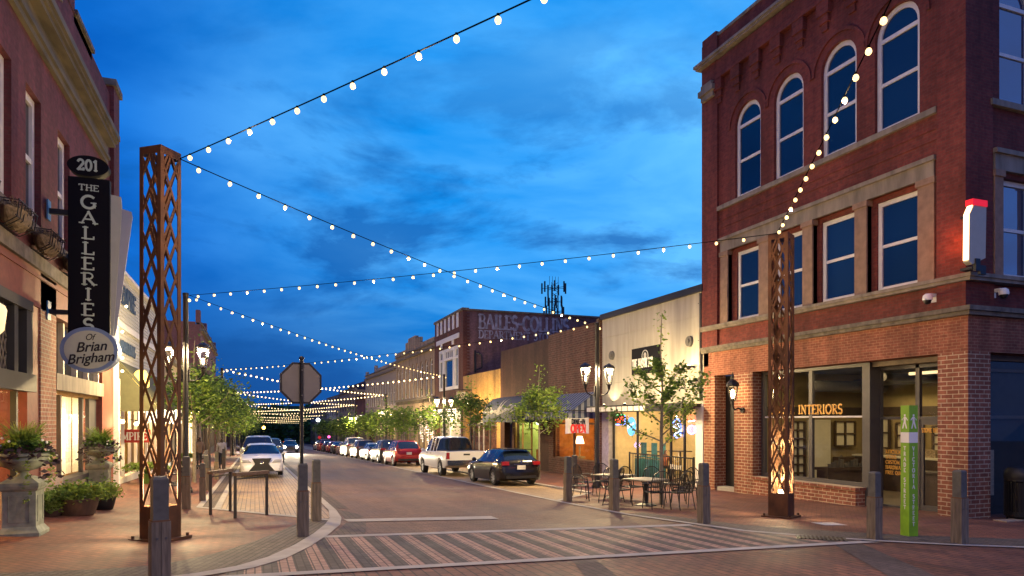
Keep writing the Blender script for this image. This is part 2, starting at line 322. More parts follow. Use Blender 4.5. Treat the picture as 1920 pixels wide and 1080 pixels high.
M['white'] = mat('white', (.78,.77,.74), .5, var=.03)
M['sign_black'] = mat('sign_black', (.005,.005,.008), .7, var=0, spec=.15)
M['sign_cream'] = mat('sign_cream', (.50,.54,.40), .5, var=.04)
M['sign_text'] = mat('sign_text', (.52,.62,.50), .5, var=0)
M['sign_rim'] = mat('sign_rim', (.20,.29,.45), .4, .2, var=.04)
M['fin_grey'] = mat('fin_grey', (.40,.42,.44), .45, .2, var=.04)
M['fin_cream'] = mat('fin_cream', (.45,.47,.38), .5, var=.04)

# ================================================================== stroke lettering (serif capitals)
def arc(cx, cy, rx, ry, a0, a1, n=10): return [(cx+rx*math.cos(math.radians(a0+(a1-a0)*i/n)), cy+ry*math.sin(math.radians(a0+(a1-a0)*i/n))) for i in range(n+1)]
GLY = {  # width, [(kind, polyline)], kind K thick, k thin; serif positions
'A': (.9, [('k', [(.05,0),(.45,1)]), ('K', [(.45,1),(.85,0)]), ('k', [(.2,.36),(.7,.36)])], [(.05,0),(.85,0)]),
'B': (.75, [('K', [(.15,0),(.15,1)]), ('k', [(.15,1),(.4,1)]+arc(.4,.76,.24,.24,90,-90)+[(.15,.52)]), ('k', [(.15,.52),(.42,.52)]+arc(.42,.26,.28,.26,90,-90)+[(.15,0)])], [(.1,0),(.1,1)]),
'C': (.85, [('K', arc(.47,.5,.4,.5,50,310,16))], [(.73,.88)]),
'D': (.85, [('K', [(.15,0),(.15,1)]), ('K', [(.15,1),(.35,1)]+arc(.35,.5,.43,.5,90,-90,14)+[(.15,0)])], [(.1,0),(.1,1)]),
'E': (.72, [('K', [(.15,0),(.15,1)]), ('k', [(.15,1),(.64,1),(.64,.86)]), ('k', [(.15,.52),(.52,.52)]), ('k', [(.15,0),(.66,0),(.66,.16)])], [(.1,0),(.1,1)]),
'F': (.68, [('K', [(.15,0),(.15,1)]), ('k', [(.15,1),(.62,1),(.62,.86)]), ('k', [(.15,.52),(.5,.52)])], [(.15,0),(.1,1)]),
'G': (.9, [('K', arc(.47,.5,.4,.5,50,330,18)), ('K', [(.78,.42),(.78,.1)])], [(.74,.44)]),
'H': (.9, [('K', [(.17,0),(.17,1)]), ('K', [(.73,0),(.73,1)]), ('k', [(.17,.52),(.73,.52)])], [(.17,0),(.17,1),(.73,0),(.73,1)]),
'I': (.42, [('K', [(.2,0),(.2,1)])], [(.2,0),(.2,1)]),
'J': (.6, [('K', [(.42,1),(.42,.2)]+arc(.24,.2,.18,.2,0,-150,6))], [(.42,1)]),
'K': (.85, [('K', [(.17,0),(.17,1)]), ('k', [(.17,.4),(.7,1)]), ('K', [(.35,.58),(.76,0)])], [(.17,0),(.17,1),(.7,1),(.76,0)]),
'L': (.7, [('K', [(.17,0),(.17,1)]), ('k', [(.17,0),(.66,0),(.66,.18)])], [(.17,1),(.1,0)]),
'M': (1.05, [('k', [(.13,0),(.17,1)]), ('K', [(.17,1),(.52,.15)]), ('k', [(.52,.15),(.87,1)]), ('K', [(.87,1),(.9,0)])], [(.13,0),(.12,1),(.9,0),(.92,1)]),
'N': (.9, [('k', [(.15,0),(.15,1)]), ('K', [(.15,1),(.75,0)]), ('k', [(.75,0),(.75,1)])], [(.15,0),(.1,1),(.75,1)]),
'O': (.95, [('K', arc(.47,.5,.4,.5,0,360,20))], []),
'Q': (.95, [('K', arc(.47,.5,.4,.5,0,360,20)), ('K', [(.55,.2),(.85,-.12)])], []),
'P': (.72, [('K', [(.17,0),(.17,1)]), ('k', [(.17,1),(.4,1)]+arc(.4,.74,.27,.26,90,-90)+[(.17,.48)])], [(.17,0),(.12,1)]),
'R': (.82, [('K', [(.17,0),(.17,1)]), ('k', [(.17,1),(.4,1)]+arc(.4,.75,.25,.25,90,-90)+[(.17,.5)]), ('K', [(.38,.5),(.74,0)])], [(.17,0),(.12,1),(.76,0)]),
'S': (.65, [('K', arc(.33,.75,.24,.25,40,250,10)+arc(.33,.26,.26,.26,70,-140,10))], []),
'T': (.8, [('K', [(.4,0),(.4,1)]), ('k', [(.07,.84),(.07,1),(.73,1),(.73,.84)])], [(.4,0)]),
'U': (.85, [('K', [(.17,1),(.17,.35)]+arc(.43,.35,.26,.35,180,360,10)+[(.69,1)])], [(.17,1),(.69,1)]),
'V': (.85, [('K', [(.07,1),(.42,0)]), ('k', [(.42,0),(.77,1)])], [(.07,1),(.77,1)]),
'W': (1.15, [('K', [(.07,1),(.32,0)]), ('k', [(.32,0),(.56,.9)]), ('K', [(.56,.9),(.8,0)]), ('k', [(.8,0),(1.05,1)])], [(.07,1),(1.05,1)]),
'X': (.85, [('K', [(.1,1),(.75,0)]), ('k', [(.1,0),(.75,1)])], [(.1,0),(.75,0),(.1,1),(.75,1)]),
'Y': (.8, [('K', [(.07,1),(.4,.48)]), ('k', [(.4,.48),(.73,1)]), ('K', [(.4,.48),(.4,0)])], [(.07,1),(.73,1),(.4,0)]),
'-': (.5, [('K', [(.1,.45),(.4,.45)])], []),
'&': (.85, [('K', [(.75,.0),(.2,.72)]+arc(.35,.82,.17,.18,200,0,8)+[(.12,.3)]+arc(.35,.22,.26,.22,160,350,8)+[(.75,.45)])], []),
' ': (.5, [], []),
'0': (.7, [('K', arc(.33,.5,.26,.5,0,360,18))], []),
'1': (.45, [('K', [(.25,0),(.25,1),(.1,.86)])], [(.25,0)]),
'2': (.7, [('K', arc(.33,.74,.25,.26,160,-40,8)+[(.08,0)]), ('K', [(.08,.03),(.6,.03),(.62,.16)])], []),
}
def glyph_strokes(mb, ch, ox, oy, h, wx, P3, wt, depth, serif=True):
    wdt, strokes, serifs = GLY[ch]; cnt = [0]
    def seg(a, b, t):
        cnt[0] += 1; lift = depth*(1+.28*(cnt[0] % 5))
        a = Vector((ox+a[0]*h*wx, oy+a[1]*h)); b = Vector((ox+b[0]*h*wx, oy+b[1]*h)); d = (b-a)
        if d.length < 1e-6: return
        d.normalize(); n = Vector((-d.y, d.x))*t/2; e = d*t*.35
        q = [a-e-n, b+e-n, b+e+n, a-e+n]
        mb.add([P3(p.x, p.y, 0) for p in q]+[P3(p.x, p.y, lift) for p in q], [(0,1,2,3),(7,6,5,4),(0,4,5,1),(1,5,6,2),(2,6,7,3),(3,7,4,0)])
    for k, pl in strokes:
        t = wt*h*(1 if k == 'K' else .6)
        for i in range(len(pl)-1): seg(pl[i], pl[i+1], t)
    if serif:
        for x, y in serifs:
            yy = .035 if y < .1 else (.965 if y > .9 else y)
            seg((x-.14, yy), (x+.14, yy), wt*h*.5)
    return wdt*h*wx
def lettering(name, text, mat_, origin, axis_u, h, wx=1, wt=.17, depth=.01, parent=None, vertical=False, gap=.06, serif=True, normal=(0,0,0), up=(0,0,1), align='l', pitch=1.25):
    """capitals laid along axis_u, letter height along z, raised by depth along normal"""
    u = Vector(axis_u).normalized(); n = Vector(normal); o = Vector(origin); upv = Vector(up)
    def P3(a, b, d): return tuple(o + u*a + upv*b + n*d)
    mb = MB()
    if vertical:
        y = 0
        for ch in text:
            if ch != ' ':
                w = GLY[ch][0]*h*wx; glyph_strokes(mb, ch, -w/2, y-h, h, wx, P3, wt, depth, serif)
            y -= h*pitch*(1 if ch != ' ' else .75)
    else:
        tot = sum(GLY[c][0]*h*wx + gap*h for c in text)
        x = {'l': 0, 'c': -tot/2, 'r': -tot}[align]
        for ch in text:
            x += glyph_strokes(mb, ch, x, 0, h, wx, P3, wt, depth, serif) + gap*h
    return mb.build(name, mat_, parent, fix=False)
def script_text(name, text, mat_, loc, size, parent=None, shear=.35, rot=(PI/2,0,0), extr=.004, sx=1, bold=0):
    c = bpy.data.curves.new(name, 'FONT'); c.body = text; c.size = size; c.shear = shear; c.extrude = extr; c.align_x = 'CENTER'; c.offset = bold
    tmp = bpy.data.objects.new(name, c); COL.objects.link(tmp)
    dg = bpy.context.evaluated_depsgraph_get(); me = bpy.data.meshes.new_from_object(tmp.evaluated_get(dg))
    bpy.data.objects.remove(tmp); me.materials.clear(); me.materials.append(mat_)
    o = bpy.data.objects.new(name, me); COL.objects.link(o); o.rotation_euler = rot; o.scale = (sx, 1, 1)
    off = parent.get('_o') if parent is not None else None
    o.location = (loc[0]-off[0], loc[1]-off[1], loc[2]-off[2]) if off is not None else loc
    if parent is not None: o.parent = parent
    return o
# ================================================================== lamps
LG = 4.0     # overall gain of the small lamps
def point(loc, power, col=(1,.72,.42), r=.06, name='lamp'):
    power *= LG*1.1; col = (col[0], col[1]*.93, col[2]*.80) if col[0] > .9 and col[2] < .9 else col
    l = bpy.data.lights.new(name, 'POINT'); l.energy = power; l.color = col; l.shadow_soft_size = r
    o = bpy.data.objects.new(name, l); COL.objects.link(o); o.location = loc; return o
def area(loc, power, col, sx, sy, rot=(0,0,0), name='ceiling_lamp'):
    power *= 2.2
    l = bpy.data.lights.new(name, 'AREA'); l.energy = power; l.color = col; l.shape = 'RECTANGLE'; l.size = sx; l.size_y = sy
    o = bpy.data.objects.new(name, l); COL.objects.link(o); o.location = loc; o.rotation_euler = rot; return o
def spot(loc, power, col, aim, ang, name='spot', blend=.4, r=.04):
    l = bpy.data.lights.new(name, 'SPOT'); l.energy = power; l.color = col; l.spot_size = math.radians(ang); l.spot_blend = blend; l.shadow_soft_size = r
    o = bpy.data.objects.new(name, l); COL.objects.link(o); o.location = loc
    o.rotation_euler = (Vector(aim)-Vector(loc)).to_track_quat('-Z', 'Y').to_euler(); return o

# ================================================================== GROUND
def sheet(name, poly, dz, m, cuts=True):
    bm = bmesh.new(); vs = [bm.verts.new((x, y, 0)) for x, y in poly]; bm.faces.new(vs)
    if cuts:
        for cx in (-1.4, -4.6):
            bmesh.ops.bisect_plane(bm, geom=bm.verts[:]+bm.edges[:]+bm.faces[:], plane_co=(cx,0,0), plane_no=(1,0,0))
    for v in bm.verts: v.co.z = gz(v.co.x, v.co.y)+dz
    bmesh.ops.recalc_face_normals(bm, faces=bm.faces)
    for f in bm.faces:
        if f.normal.z < 0: f.normal_flip()
    me = bpy.data.meshes.new(name); bm.to_mesh(me); bm.free(); me.materials.append(m)
    o = bpy.data.objects.new(name, me); COL.objects.link(o); o['kind'] = 'structure'; return o
def strip_sheet(name, A, B, dz, m):
    """quad strip between two polylines"""
    vs = [(x, y, gz(x, y)+dz) for x, y in A]+[(x, y, gz(x, y)+dz) for x, y in B]; n = len(A)
    me = bpy.data.meshes.new(name); me.from_pydata(vs, [], [(i, i+1, n+i+1, n+i) for i in range(n-1)]); me.materials.append(m)
    bm = bmesh.new(); bm.from_mesh(me)
    for f in bm.faces:
        if f.normal.z < 0: f.normal_flip()
    bm.to_mesh(me); bm.free()
    o = bpy.data.objects.new(name, me); COL.objects.link(o); o['kind'] = 'structure'; return o
sheet('ground', [(-150,-40),(260,-40),(260,900),(-150,900)], -.16, M['ground'])
sheet('street_road', [(-.9,9.2),(10.2,9.2),(10.5,12),(10.5,330),(-1.4,330),(-1.4,16)], .0, M['road'])
sheet('intersection_road', [(-60,-30),(80,-30),(80,9.2),(-60,9.2)], .0, M['road_near'])
OUT = [(-14,8.75),(-4,8.8),(-2.2,8.9),(-1.2,9.15),(-.52,9.44),(-.02,9.78),(.42,10.42),(.85,11.5),(1.26,12.82),(1.62,14.2),(1.79,15.43),(1.86,17.1),(1.86,20.5),(1.80,28),(1.78,60),(1.78,300)]
INN = [(-14,8.95),(-4,9.0),(-2.3,9.1),(-1.35,9.35),(-.70,9.62),(-.24,9.98),(.18,10.62),(.60,11.68),(1.0,12.98),(1.33,14.3),(1.53,15.4),(1.68,17.1),(1.70,20.5),(1.66,28),(1.64,60),(1.64,300)]
strip_sheet('kerb_band', OUT, INN, .016, M['concrete'])
sheet('sidewalk_left', [p for p in INN[:11]]+[(1.40,15.02),(-1.37,18.6),(-1.37,300),(-9,300),(-9,30),(-14,30)], .010, M['walk'])
ED = [(-14,9.9),(-4,9.9),(-2.7,10.0),(-1.9,10.15),(-1.35,10.35),(-.97,10.65),(-.55,11.2),(-.1,12.1),(.35,13.2),(.75,14.5),(.95,15.5)]
strip_sheet('paver_border', INN[:11], ED, .013, M['walk_edge'])
sheet('parking_lane', [(1.56,15.15),(1.66,17.1),(1.68,20.5),(1.64,28),(1.62,300),(-.79,300),(-.79,17.9)], .006, M['lane'], False)
sheet('gutter', [(-1.3,18.6),(-1.3,300),(-.8,300),(-.8,17.95)], .010, M['gutter'], False)
sheet('kerb_band', [(-1.37,18.62),(-1.37,300),(-1.23,300),(-1.23,18.45)], .018, M['concrete'], False)
sheet('kerb_band', [(-.94,18.08),(-.94,300),(-.79,300),(-.79,17.9)], .018, M['concrete'], False)
sheet('kerb_band', [(-1.40,18.62),(1.40,15.0),(1.55,15.12),(-1.25,18.72)], .020, M['concrete'], False)
# right side
RB = [(8.16,300),(8.18,60),(8.14,25),(8.14,17.4),(8.29,14.35),(8.72,12.3),(9.02,11.0),(9.45,10.35),(9.95,9.7),(10.5,9.1),(11.4,8.35),(12.6,7.6),(14.5,6.9),(18,6.3),(40,5.6)]
RB2 = [(8.32,300),(8.33,60),(8.30,25),(8.31,17.4),(8.45,14.4),(8.88,12.4),(9.17,11.12),(9.58,10.48),(10.07,9.83),(10.61,9.24),(11.5,8.49),(12.68,7.75),(14.55,7.06),(18.05,6.46),(40,5.76)]
strip_sheet('kerb_band', RB, RB2, .016, M['concrete'])
sheet('parking_lane', [(8.31,18.2),(10.5,20.5),(10.5,300),(8.32,300)], .006, M['lane'], False)
sheet('sidewalk_right', RB2[3:]+[(40,40),(15.9,60),(15.9,300),(10.5,300),(10.5,20.46),(8.30,18.1)], .010, M['walk'], False)
ED2 = [(8.9,14.6),(9.45,12.8),(9.75,11.75),(10.2,11.15),(10.75,10.55),(11.3,10.0),(12.1,9.35),(13.1,8.7),(14.85,8.05),(18.2,7.4),(40,6.7)]
strip_sheet('paver_border', RB2[4:], ED2, .013, M['walk_edge'])
sheet('kerb_band', [(8.22,18.02),(10.42,20.36),(10.42,20.6),(8.22,18.25)], .020, M['concrete'], False)
kb = MB()
for i in range(40):
    y0 = 20.45+i*7; y1 = y0+7; a = gz(10.46, y0); b = gz(10.46, y1)
    kb.add([(10.38,y0,a-.1),(10.55,y0,a-.1),(10.55,y0,a+.07),(10.38,y0,a+.07),(10.38,y1,b-.1),(10.55,y1,b-.1),(10.55,y1,b+.07),(10.38,y1,b+.07)], [(0,1,2,3),(7,6,5,4),(3,2,6,7),(0,3,7,4),(1,5,6,2)])
k_ = kb.build('kerb', M['concrete']); k_['kind'] = 'structure'
# stop bar and crosswalk
sheet('stop_bar', [(1.80,15.15),(1.84,14.66),(5.07,14.28),(5.09,14.90)], .012, M['concrete'], False)
sheet('crosswalk_edge', [(1.14,12.66),(1.10,12.40),(8.60,12.02),(8.66,12.30)], .014, M['concrete'], False)
sheet('crosswalk_edge', [(-.62,9.12),(-.4,9.34),(10.15,9.28),(10.45,9.06)], .014, M['concrete'], False)
def interp(x, pts):
    pts = sorted(pts)
    if x <= pts[0][0]: return pts[0][1]
    for (a, b), (c, d) in zip(pts, pts[1:]):
        if x <= c: return b+(d-b)*(x-a)/(c-a)
    return pts[-1][1]
topL = [(-.52,9.44),(-.02,9.78),(.42,10.42),(.85,11.5),(1.15,12.42)]; topR = [(8.66,12.06),(8.72,12.3),(9.02,11.0),(9.45,10.35),(9.95,9.7),(10.3,9.34)]
def ytop(x):
    if x < 1.15: return interp(x, topL)
    if x > 8.66: return interp(x, topR)
    return 12.42-.05*(x-1.15)
md, ml = [], []
x = -.35; k = 0
dk = MB(); tn = MB()
while x < 10.2:
    x1 = x+.215; xs = [x+(x1-x)*i/3 for i in range(4)]
    tgt = tn if k % 2 else dk
    vs = [(q, 9.33, gz(q, 9.33)+.008) for q in xs]+[(q, max(ytop(q), 9.34), gz(q, max(ytop(q), 9.34))+.008) for q in xs]
    tgt.add(vs, [(i, i+1, 5+i, 4+i) for i in range(3)])
    x = x1; k += 1
for mb, m_ in ((dk, 'stripe_dark'), (tn, 'stripe_tan')):
    o = mb.build('crosswalk', M[m_], fix=False); o['kind'] = 'structure'
sheet('gutter', [(9.35,9.04),(9.95,9.02),(8.3,6.2),(7.6,6.3)], .006, M['gutter'], False)
sheet('gutter', [(4.35,9.04),(4.72,9.04),(4.2,7.0),(3.7,7.0)], .006, M['gutter'], False)
sheet('gutter', [(1.88,17.5),(2.25,16.2),(2.3,15.3),(1.86,15.2)], .006, M['gutter'], False)
sheet('gutter', [(1.30,12.70),(1.62,13.9),(1.80,14.6),(2.2,14.6),(1.9,12.70)], .006, M['gutter'], False)
sheet('gutter', [(1.86,17.5),(1.82,28),(1.80,300),(2.05,300),(2.1,28),(2.2,17.5)], .006, M['gutter'], False)
pl = sheet('utility_plate', [(11.45,11.75),(11.95,11.62),(11.86,11.12),(11.36,11.25)], .018, mat('plate', (.5,.48,.45), .6), False)

# ================================================================== BUILDING HELPERS
def wall(mb, axis, c0, c1, a0, a1, z0, z1, ops=()):
    A = sorted({a0, a1, *[q for o in ops for q in o[:2] if a0 < q < a1]}); Z = sorted({z0, z1, *[q for o in ops for q in o[2:4] if z0 < q < z1]})
    for i in range(len(A)-1):
        run = None
        for j in range(len(Z)-1):
            am = (A[i]+A[i+1])/2; zm = (Z[j]+Z[j+1])/2
            hole = any(o[0] < am < o[1] and o[2] < zm < o[3] for o in ops)
            if hole:
                if run is not None: B(mb, axis, c0, c1, A[i], A[i+1], run, Z[j]); run = None
            elif run is None: run = Z[j]
        if run is not None: B(mb, axis, c0, c1, A[i], A[i+1], run, Z[-1])
    for o in ops:
        if len(o) > 4 and o[4]:
            am = (o[0]+o[1])/2; r = (o[1]-o[0])/2; zs = o[3]-r
            arcp = [(am-r*math.cos(PI/2*t/8), zs+r*math.sin(PI/2*t/8)) for t in range(9)]
            mb.prism([(o[0], o[3])]+arcp, c0, c1, axis)
            mb.prism([(o[1], o[3])]+[(2*am-p[0], p[1]) for p in arcp][::-1], c0, c1, axis)
def B(mb, axis, c0, c1, a0, a1, z0, z1):
    if axis == 'x': mb.box(c0, c1, a0, a1, z0, z1)
    else: mb.box(a0, a1, c0, c1, z0, z1)
def window(parent, axis, c, sg, a0, a1, z0, z1, fm, gm, arch=False, rails=(), mull=(), fw=.09, dep=.07, name='window', thin=None):
    """frame whose outer face lies at c, looking towards -sg; pane behind as a sub-part"""
    f = MB(); c1 = c+sg*dep; th = thin or fw*.7
    zt = z1-(a1-a0)/2 if arch else z1
    B(f, axis, c, c1, a0, a0+fw, z0, zt); B(f, axis, c, c1, a1-fw, a1, z0, zt); B(f, axis, c, c1, a0+fw, a1-fw, z0, z0+fw)
    if arch:
        am = (a0+a1)/2; r = (a1-a0)/2
        n = 12
        for i in range(n):
            t0 = PI*i/n; t1 = PI*(i+1)/n
            q = [(am-r*math.cos(t), zt+r*math.sin(t)) for t in (t0, t1)]+[(am-(r-fw)*math.cos(t), zt+(r-fw)*math.sin(t)) for t in (t1, t0)]
            f.prism(q, c, c1, axis)
        B(f, axis, c, c1, a0+fw, a1-fw, zt-fw*.8, zt)
    else: B(f, axis, c, c1, a0+fw, a1-fw, z1-fw, z1)
    for r_ in rails: B(f, axis, c+sg*.01, c1, a0+fw, a1-fw, r_-th/2, r_+th/2)
    for m_ in mull: B(f, axis, c+sg*.012, c1-sg*.002, m_-th/2, m_+th/2, z0+fw, zt-fw)
    fo = f.build(name, fm, parent)
    p = MB(); ca = c+sg*dep*.6; cb = ca+sg*.012
    if arch:
        am = (a0+a1)/2; r = (a1-a0)/2-fw*.5
        p.prism([(a0+fw*.5, z0+fw*.5), (a1-fw*.5, z0+fw*.5)]+[(am+r*math.cos(PI*i/14), zt+r*math.sin(PI*i/14)) for i in range(15)], ca, cb, axis)
    else: B(p, axis, ca, cb, a0+fw*.5, a1-fw*.5, z0+fw*.5, z1-fw*.5)
    po = p.build('pane', gm, None, off=parent['_o']); po.parent = fo
    return fo
def thin_pane(parent, axis, c, a0, a1, z0, z1, name='pane'):
    p = MB()
    if axis == 'x': p.add([(c,a0,z0),(c,a1,z0),(c,a1,z1),(c,a0,z1)], [(0,1,2,3)])
    else: p.add([(a0,c,z0),(a1,c,z0),(a1,c,z1),(a0,c,z1)], [(0,1,2,3)])
    return p.build(name, M['shop_glass'], parent, fix=False)
def bx(name, m, parent, *boxes, **kw):
    mb = MB()
    for b in boxes: mb.box(*b)
    return mb.build(name, m, parent, **kw)

# ================================================================== R0: three-storey brick corner building
F = 15.8; YN = 11.32; YF = 21.5
R0 = thing('brick_building', 'three storey red brick corner building with arched top windows and interiors shop below', 'building', (F, YN, gz(F, YN)), world=True)
mb = MB()
arch4 = [(18.40,19.70,7.75,10.95,True),(16.50,17.78,7.75,10.95,True),(14.52,15.80,7.75,10.95,True),(12.58,13.92,7.75,10.95,True)]
bays = [(18.45,20.05),(16.5,18.0),(14.55,16.1),(12.6,14.15)]
wall(mb, 'x', F, F+.35, 12.06, 20.6, 3.47, 14.0, arch4+[(a, b, 3.47, 6.06) for a, b in bays])
wall(mb, 'x', F, F+.35, 12.06, 20.6, 2.71, 3.3)
ny = [(17.0,18.3,7.75,10.95,True),(17.0,18.3,3.5,5.93)]
wall(mb, 'y', YN+.08, YN+.4, 16.66, 30, 2.71, 14.0, ny)
mb.box(F-.08, F+.9, YN, 12.06, 2.71, 3.3); mb.box(F-.08, 16.66, YN, 12.06, 3.47, 14.0)      # corner pier
mb.box(F-.08, F+.35, 20.6, YF, 2.71, 3.3); mb.box(F-.08, F+.35, 20.6, YF, 3.47, 14.0)
mb.box(F, 30, YF-.3, YF-.01, 2, 14.0)                # far gable wall
# corbels and string courses
for i in range(9):
    y = 12.45+i*.98
    mb.box(F-.16, F, y, y+.46, 11.95, 12.35); mb.box(F-.11, F, y+.06, y+.40, 11.72, 11.95); mb.box(F-.06, F, y+.12, y+.34, 11.5, 11.72)
mb.box(F-.18, F, 12.06, 20.6, 12.35, 12.5); mb.box(F-.12, F, 12.06, 20.6, 12.5, 13.05)
mb.box(F-.03, F, 12.06, 20.6, 6.95, 7.02); mb.box(F-.03, F, 12.06, 20.6, 7.22, 7.27)
for a0, a1, z0, z1, _ in arch4:                      # hood moulds
    am = (a0+a1)/2; zs = z1-(a1-a0)/2
    for r, t in ((.98, .09),):
        for i in range(16):
            t0 = PI*i/16; t1 = PI*(i+1)/16
            mb.prism([(am-r*math.cos(t0), zs+r*math.sin(t0)), (am-r*math.cos(t1), zs+r*math.sin(t1)), (am-(r-t)*math.cos(t1), zs+(r-t)*math.sin(t1)), (am-(r-t)*math.cos(t0), zs+(r-t)*math.sin(t0))], F-.05, F, 'x')
mb.build('wall', M['brick_red'], R0)
mb = MB()                                            # recessed infill round the second-floor windows
w2 = [(18.50,19.78),(16.52,17.84),(14.60,15.93),(12.64,13.98)]
for (a, b), (c, d) in zip(bays, w2): wall(mb, 'x', F+.14, F+.35, a, b, 3.47, 6.06, [(c, d, 3.5, 5.93)])
mb.build('window_infill', M['brick_red'], R0)
for i, (a, b, z0, z1, _) in enumerate(arch4): window(R0, 'x', F+.10, 1, a, b, z0, z1, M['white_paint'], M['navy_glass'], arch=True, rails=(9.05,), fw=.13)
for a, b in w2: window(R0, 'x', F+.20, 1, a, b, 3.5, 5.93, M['white_paint'], M['navy_glass'], rails=(4.72,), fw=.12)
window(R0, 'y', YN+.2, 1, 17.0, 18.3, 7.75, 10.95, M['white_paint'], M['sky_glass'], arch=True, rails=(9.05,), fw=.12)
window(R0, 'y', YN+.2, 1, 17.0, 18.3, 3.5, 5.93, M['white_paint'], M['sky_glass'], rails=(4.72,), fw=.12)
mb = MB()                                            # stone
mb.box(F-.16, F+.02, YN-.16, YF, 3.3, 3.38); mb.box(F-.20, F+.02, YN-.2, YF, 3.38, 3.47)
mb.box(F+.02, 30, YN-.16, YN+.1, 3.3, 3.38); mb.box(F+.02, 30, YN-.20, YN+.1, 3.38, 3.47)
mb.box(F-.10, F+.02, 12.064, 20.596, 7.6, 7.75); mb.box(16.58, 30, YN-.05, YN+.1, 7.6, 7.75)
mb.box(F-.06, F+.05, 12.15, 20.45, 6.06, 6.45); mb.box(F-.13, F+.05, 12.1, 20.5, 6.45, 6.56)
mb.box(16.70, 30, YN-.03, YN+.1, 6.06, 6.45); mb.box(16.66, 30, YN-.1, YN+.1, 6.45, 6.56)
mb.box(F-.28, F+.3, YN-.2, YF+.12, 13.12, 13.2); mb.box(F-.34, F+.3, YN-.26, YF+.18, 13.2, 13.3)
mb.box(F-.04, F+.4, YN, YF-.6, 13.995, 14.1)
mb.build('stone_trim', M['stone'], R0)
for y0, y1 in ((12.15,12.6),(14.15,14.55),(16.1,16.5),(18.0,18.45),(20.05,20.45)):
    bx('pilaster', M['stone_warm'], R0, (F-.05, F+.34, y0, y1, 3.475, 5.9), (F-.09, F+.34, y0-.04, y1+.04, 5.9, 6.055))
for x0, x1 in ((16.70,17.0),(18.3,18.7)): bx('pilaster', M['stone_warm'], R0, (x0, x1, YN-.02, YN+.3, 3.475, 5.9), (x0-.03, x1+.03, YN-.06, YN+.3, 5.9, 6.055))
bx('capital', M['stone'], R0, (F-.28, F-.07, 20.62, 21.48, 12.05, 12.25), (F-.2, F-.07, 20.7, 21.4, 11.85, 12.05), (F-.24, F-.07, 20.75, 21.35, 12.25, 12.42))
bx('parapet', M['brick_red'], R0, (F-.06, F+.35, 20.7, YF, 14.0, 14.22), (F-.02, F+.3, YN+.05, 12.3, 14.0, 14.5))
bx('belt_course', M['stone_dark'], R0, (F-.1, F+.2, YN-.1, YF+.05, 2.5, 2.6), (F-.16, F+.2, YN-.16, YF+.05, 2.6, 2.71), (F+.2, 30, YN-.1, YN+.1, 2.5, 2.6), (F+.2, 30, YN-.16, YN+.1, 2.6, 2.71))
# ground floor masonry
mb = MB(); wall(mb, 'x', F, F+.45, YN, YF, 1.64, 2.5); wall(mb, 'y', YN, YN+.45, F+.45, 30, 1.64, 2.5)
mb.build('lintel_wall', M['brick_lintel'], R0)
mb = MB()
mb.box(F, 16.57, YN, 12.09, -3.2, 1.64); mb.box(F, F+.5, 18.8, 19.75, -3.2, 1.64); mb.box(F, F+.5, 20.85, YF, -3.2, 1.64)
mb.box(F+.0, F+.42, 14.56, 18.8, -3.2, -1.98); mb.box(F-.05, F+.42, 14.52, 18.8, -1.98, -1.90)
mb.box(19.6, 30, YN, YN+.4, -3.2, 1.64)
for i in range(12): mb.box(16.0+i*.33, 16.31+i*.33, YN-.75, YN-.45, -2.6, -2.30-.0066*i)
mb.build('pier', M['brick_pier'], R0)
bx('soffit', mat('soffit', (.20,.16,.12), .8), R0, (F+.45, F+1.2, 12.09, 14.5, 1.5, 1.64), (16.57, 19.6, YN+.45, YN+1.0, 1.5, 1.64))
# shopfront frames
mb = MB(); G1 = F+.36
mb.box(G1, G1+.1, 14.40, 14.66, -3.0, 1.63); mb.box(G1, G1+.1, 18.62, 18.79, -1.9, 1.63); mb.box(G1, G1+.1, 16.52, 16.66, -1.8, 1.55)
mb.box(G1, G1+.1, 14.66, 18.62, 1.53, 1.63); mb.box(G1, G1+.1, 14.66, 18.62, -1.9, -1.78)
mb.build('window_frame', M['frame_metal'], R0)
bx('transom_bar', M['white_paint'], R0, (G1+.01, G1+.08, 14.66, 16.52, .08, .13), (G1+.01, G1+.08, 16.66, 18.62, .08, .13))
thin_pane(R0, 'x', G1+.05, 14.66, 18.62, -1.78, 1.53)
mb = MB(); G2 = F+.75
mb.box(G2, G2+.1, 12.0, 12.12, -3, 1.5); mb.box(G2, G2+.1, 13.18, 13.30, -2.46, 1.5); mb.box(G2, G2+.1, 14.38, 14.50, -3, 1.5)
mb.box(G2, G2+.1, 12.12, 13.18, .02, .10); mb.box(G2, G2+.1, 13.30, 14.38, .02, .10); mb.box(G2, G2+.1, 12.12, 14.38, 1.40, 1.5); mb.box(G2, G2+.1, 13.30, 14.38, -2.5, -2.36)
mb.box(G1+.1, G2, 14.40, 14.5, -3, 1.5)
mb.build('window_frame', M['frame_metal'], R0)
dr = bx('door', M['frame_metal'], R0, (G2+.02, G2+.08, 12.12, 12.22, -2.44, .02), (G2+.02, G2+.08, 13.08, 13.18, -2.44, .02), (G2+.02, G2+.08, 12.22, 13.08, -2.44, -2.25), (G2+.02, G2+.08, 12.22, 13.08, -.12, .02))
h_ = MB(); h_.tube([(G2-.05, 13.02, -1.7), (G2-.05, 13.02, -1.2)], .015); h_.build('handle', M['gray_metal'], None, off=R0['_o']).parent = dr
thin_pane(R0, 'x', G2+.05, 12.12, 14.38, -2.4, 1.42)
mb = MB(); G3 = YN+.5
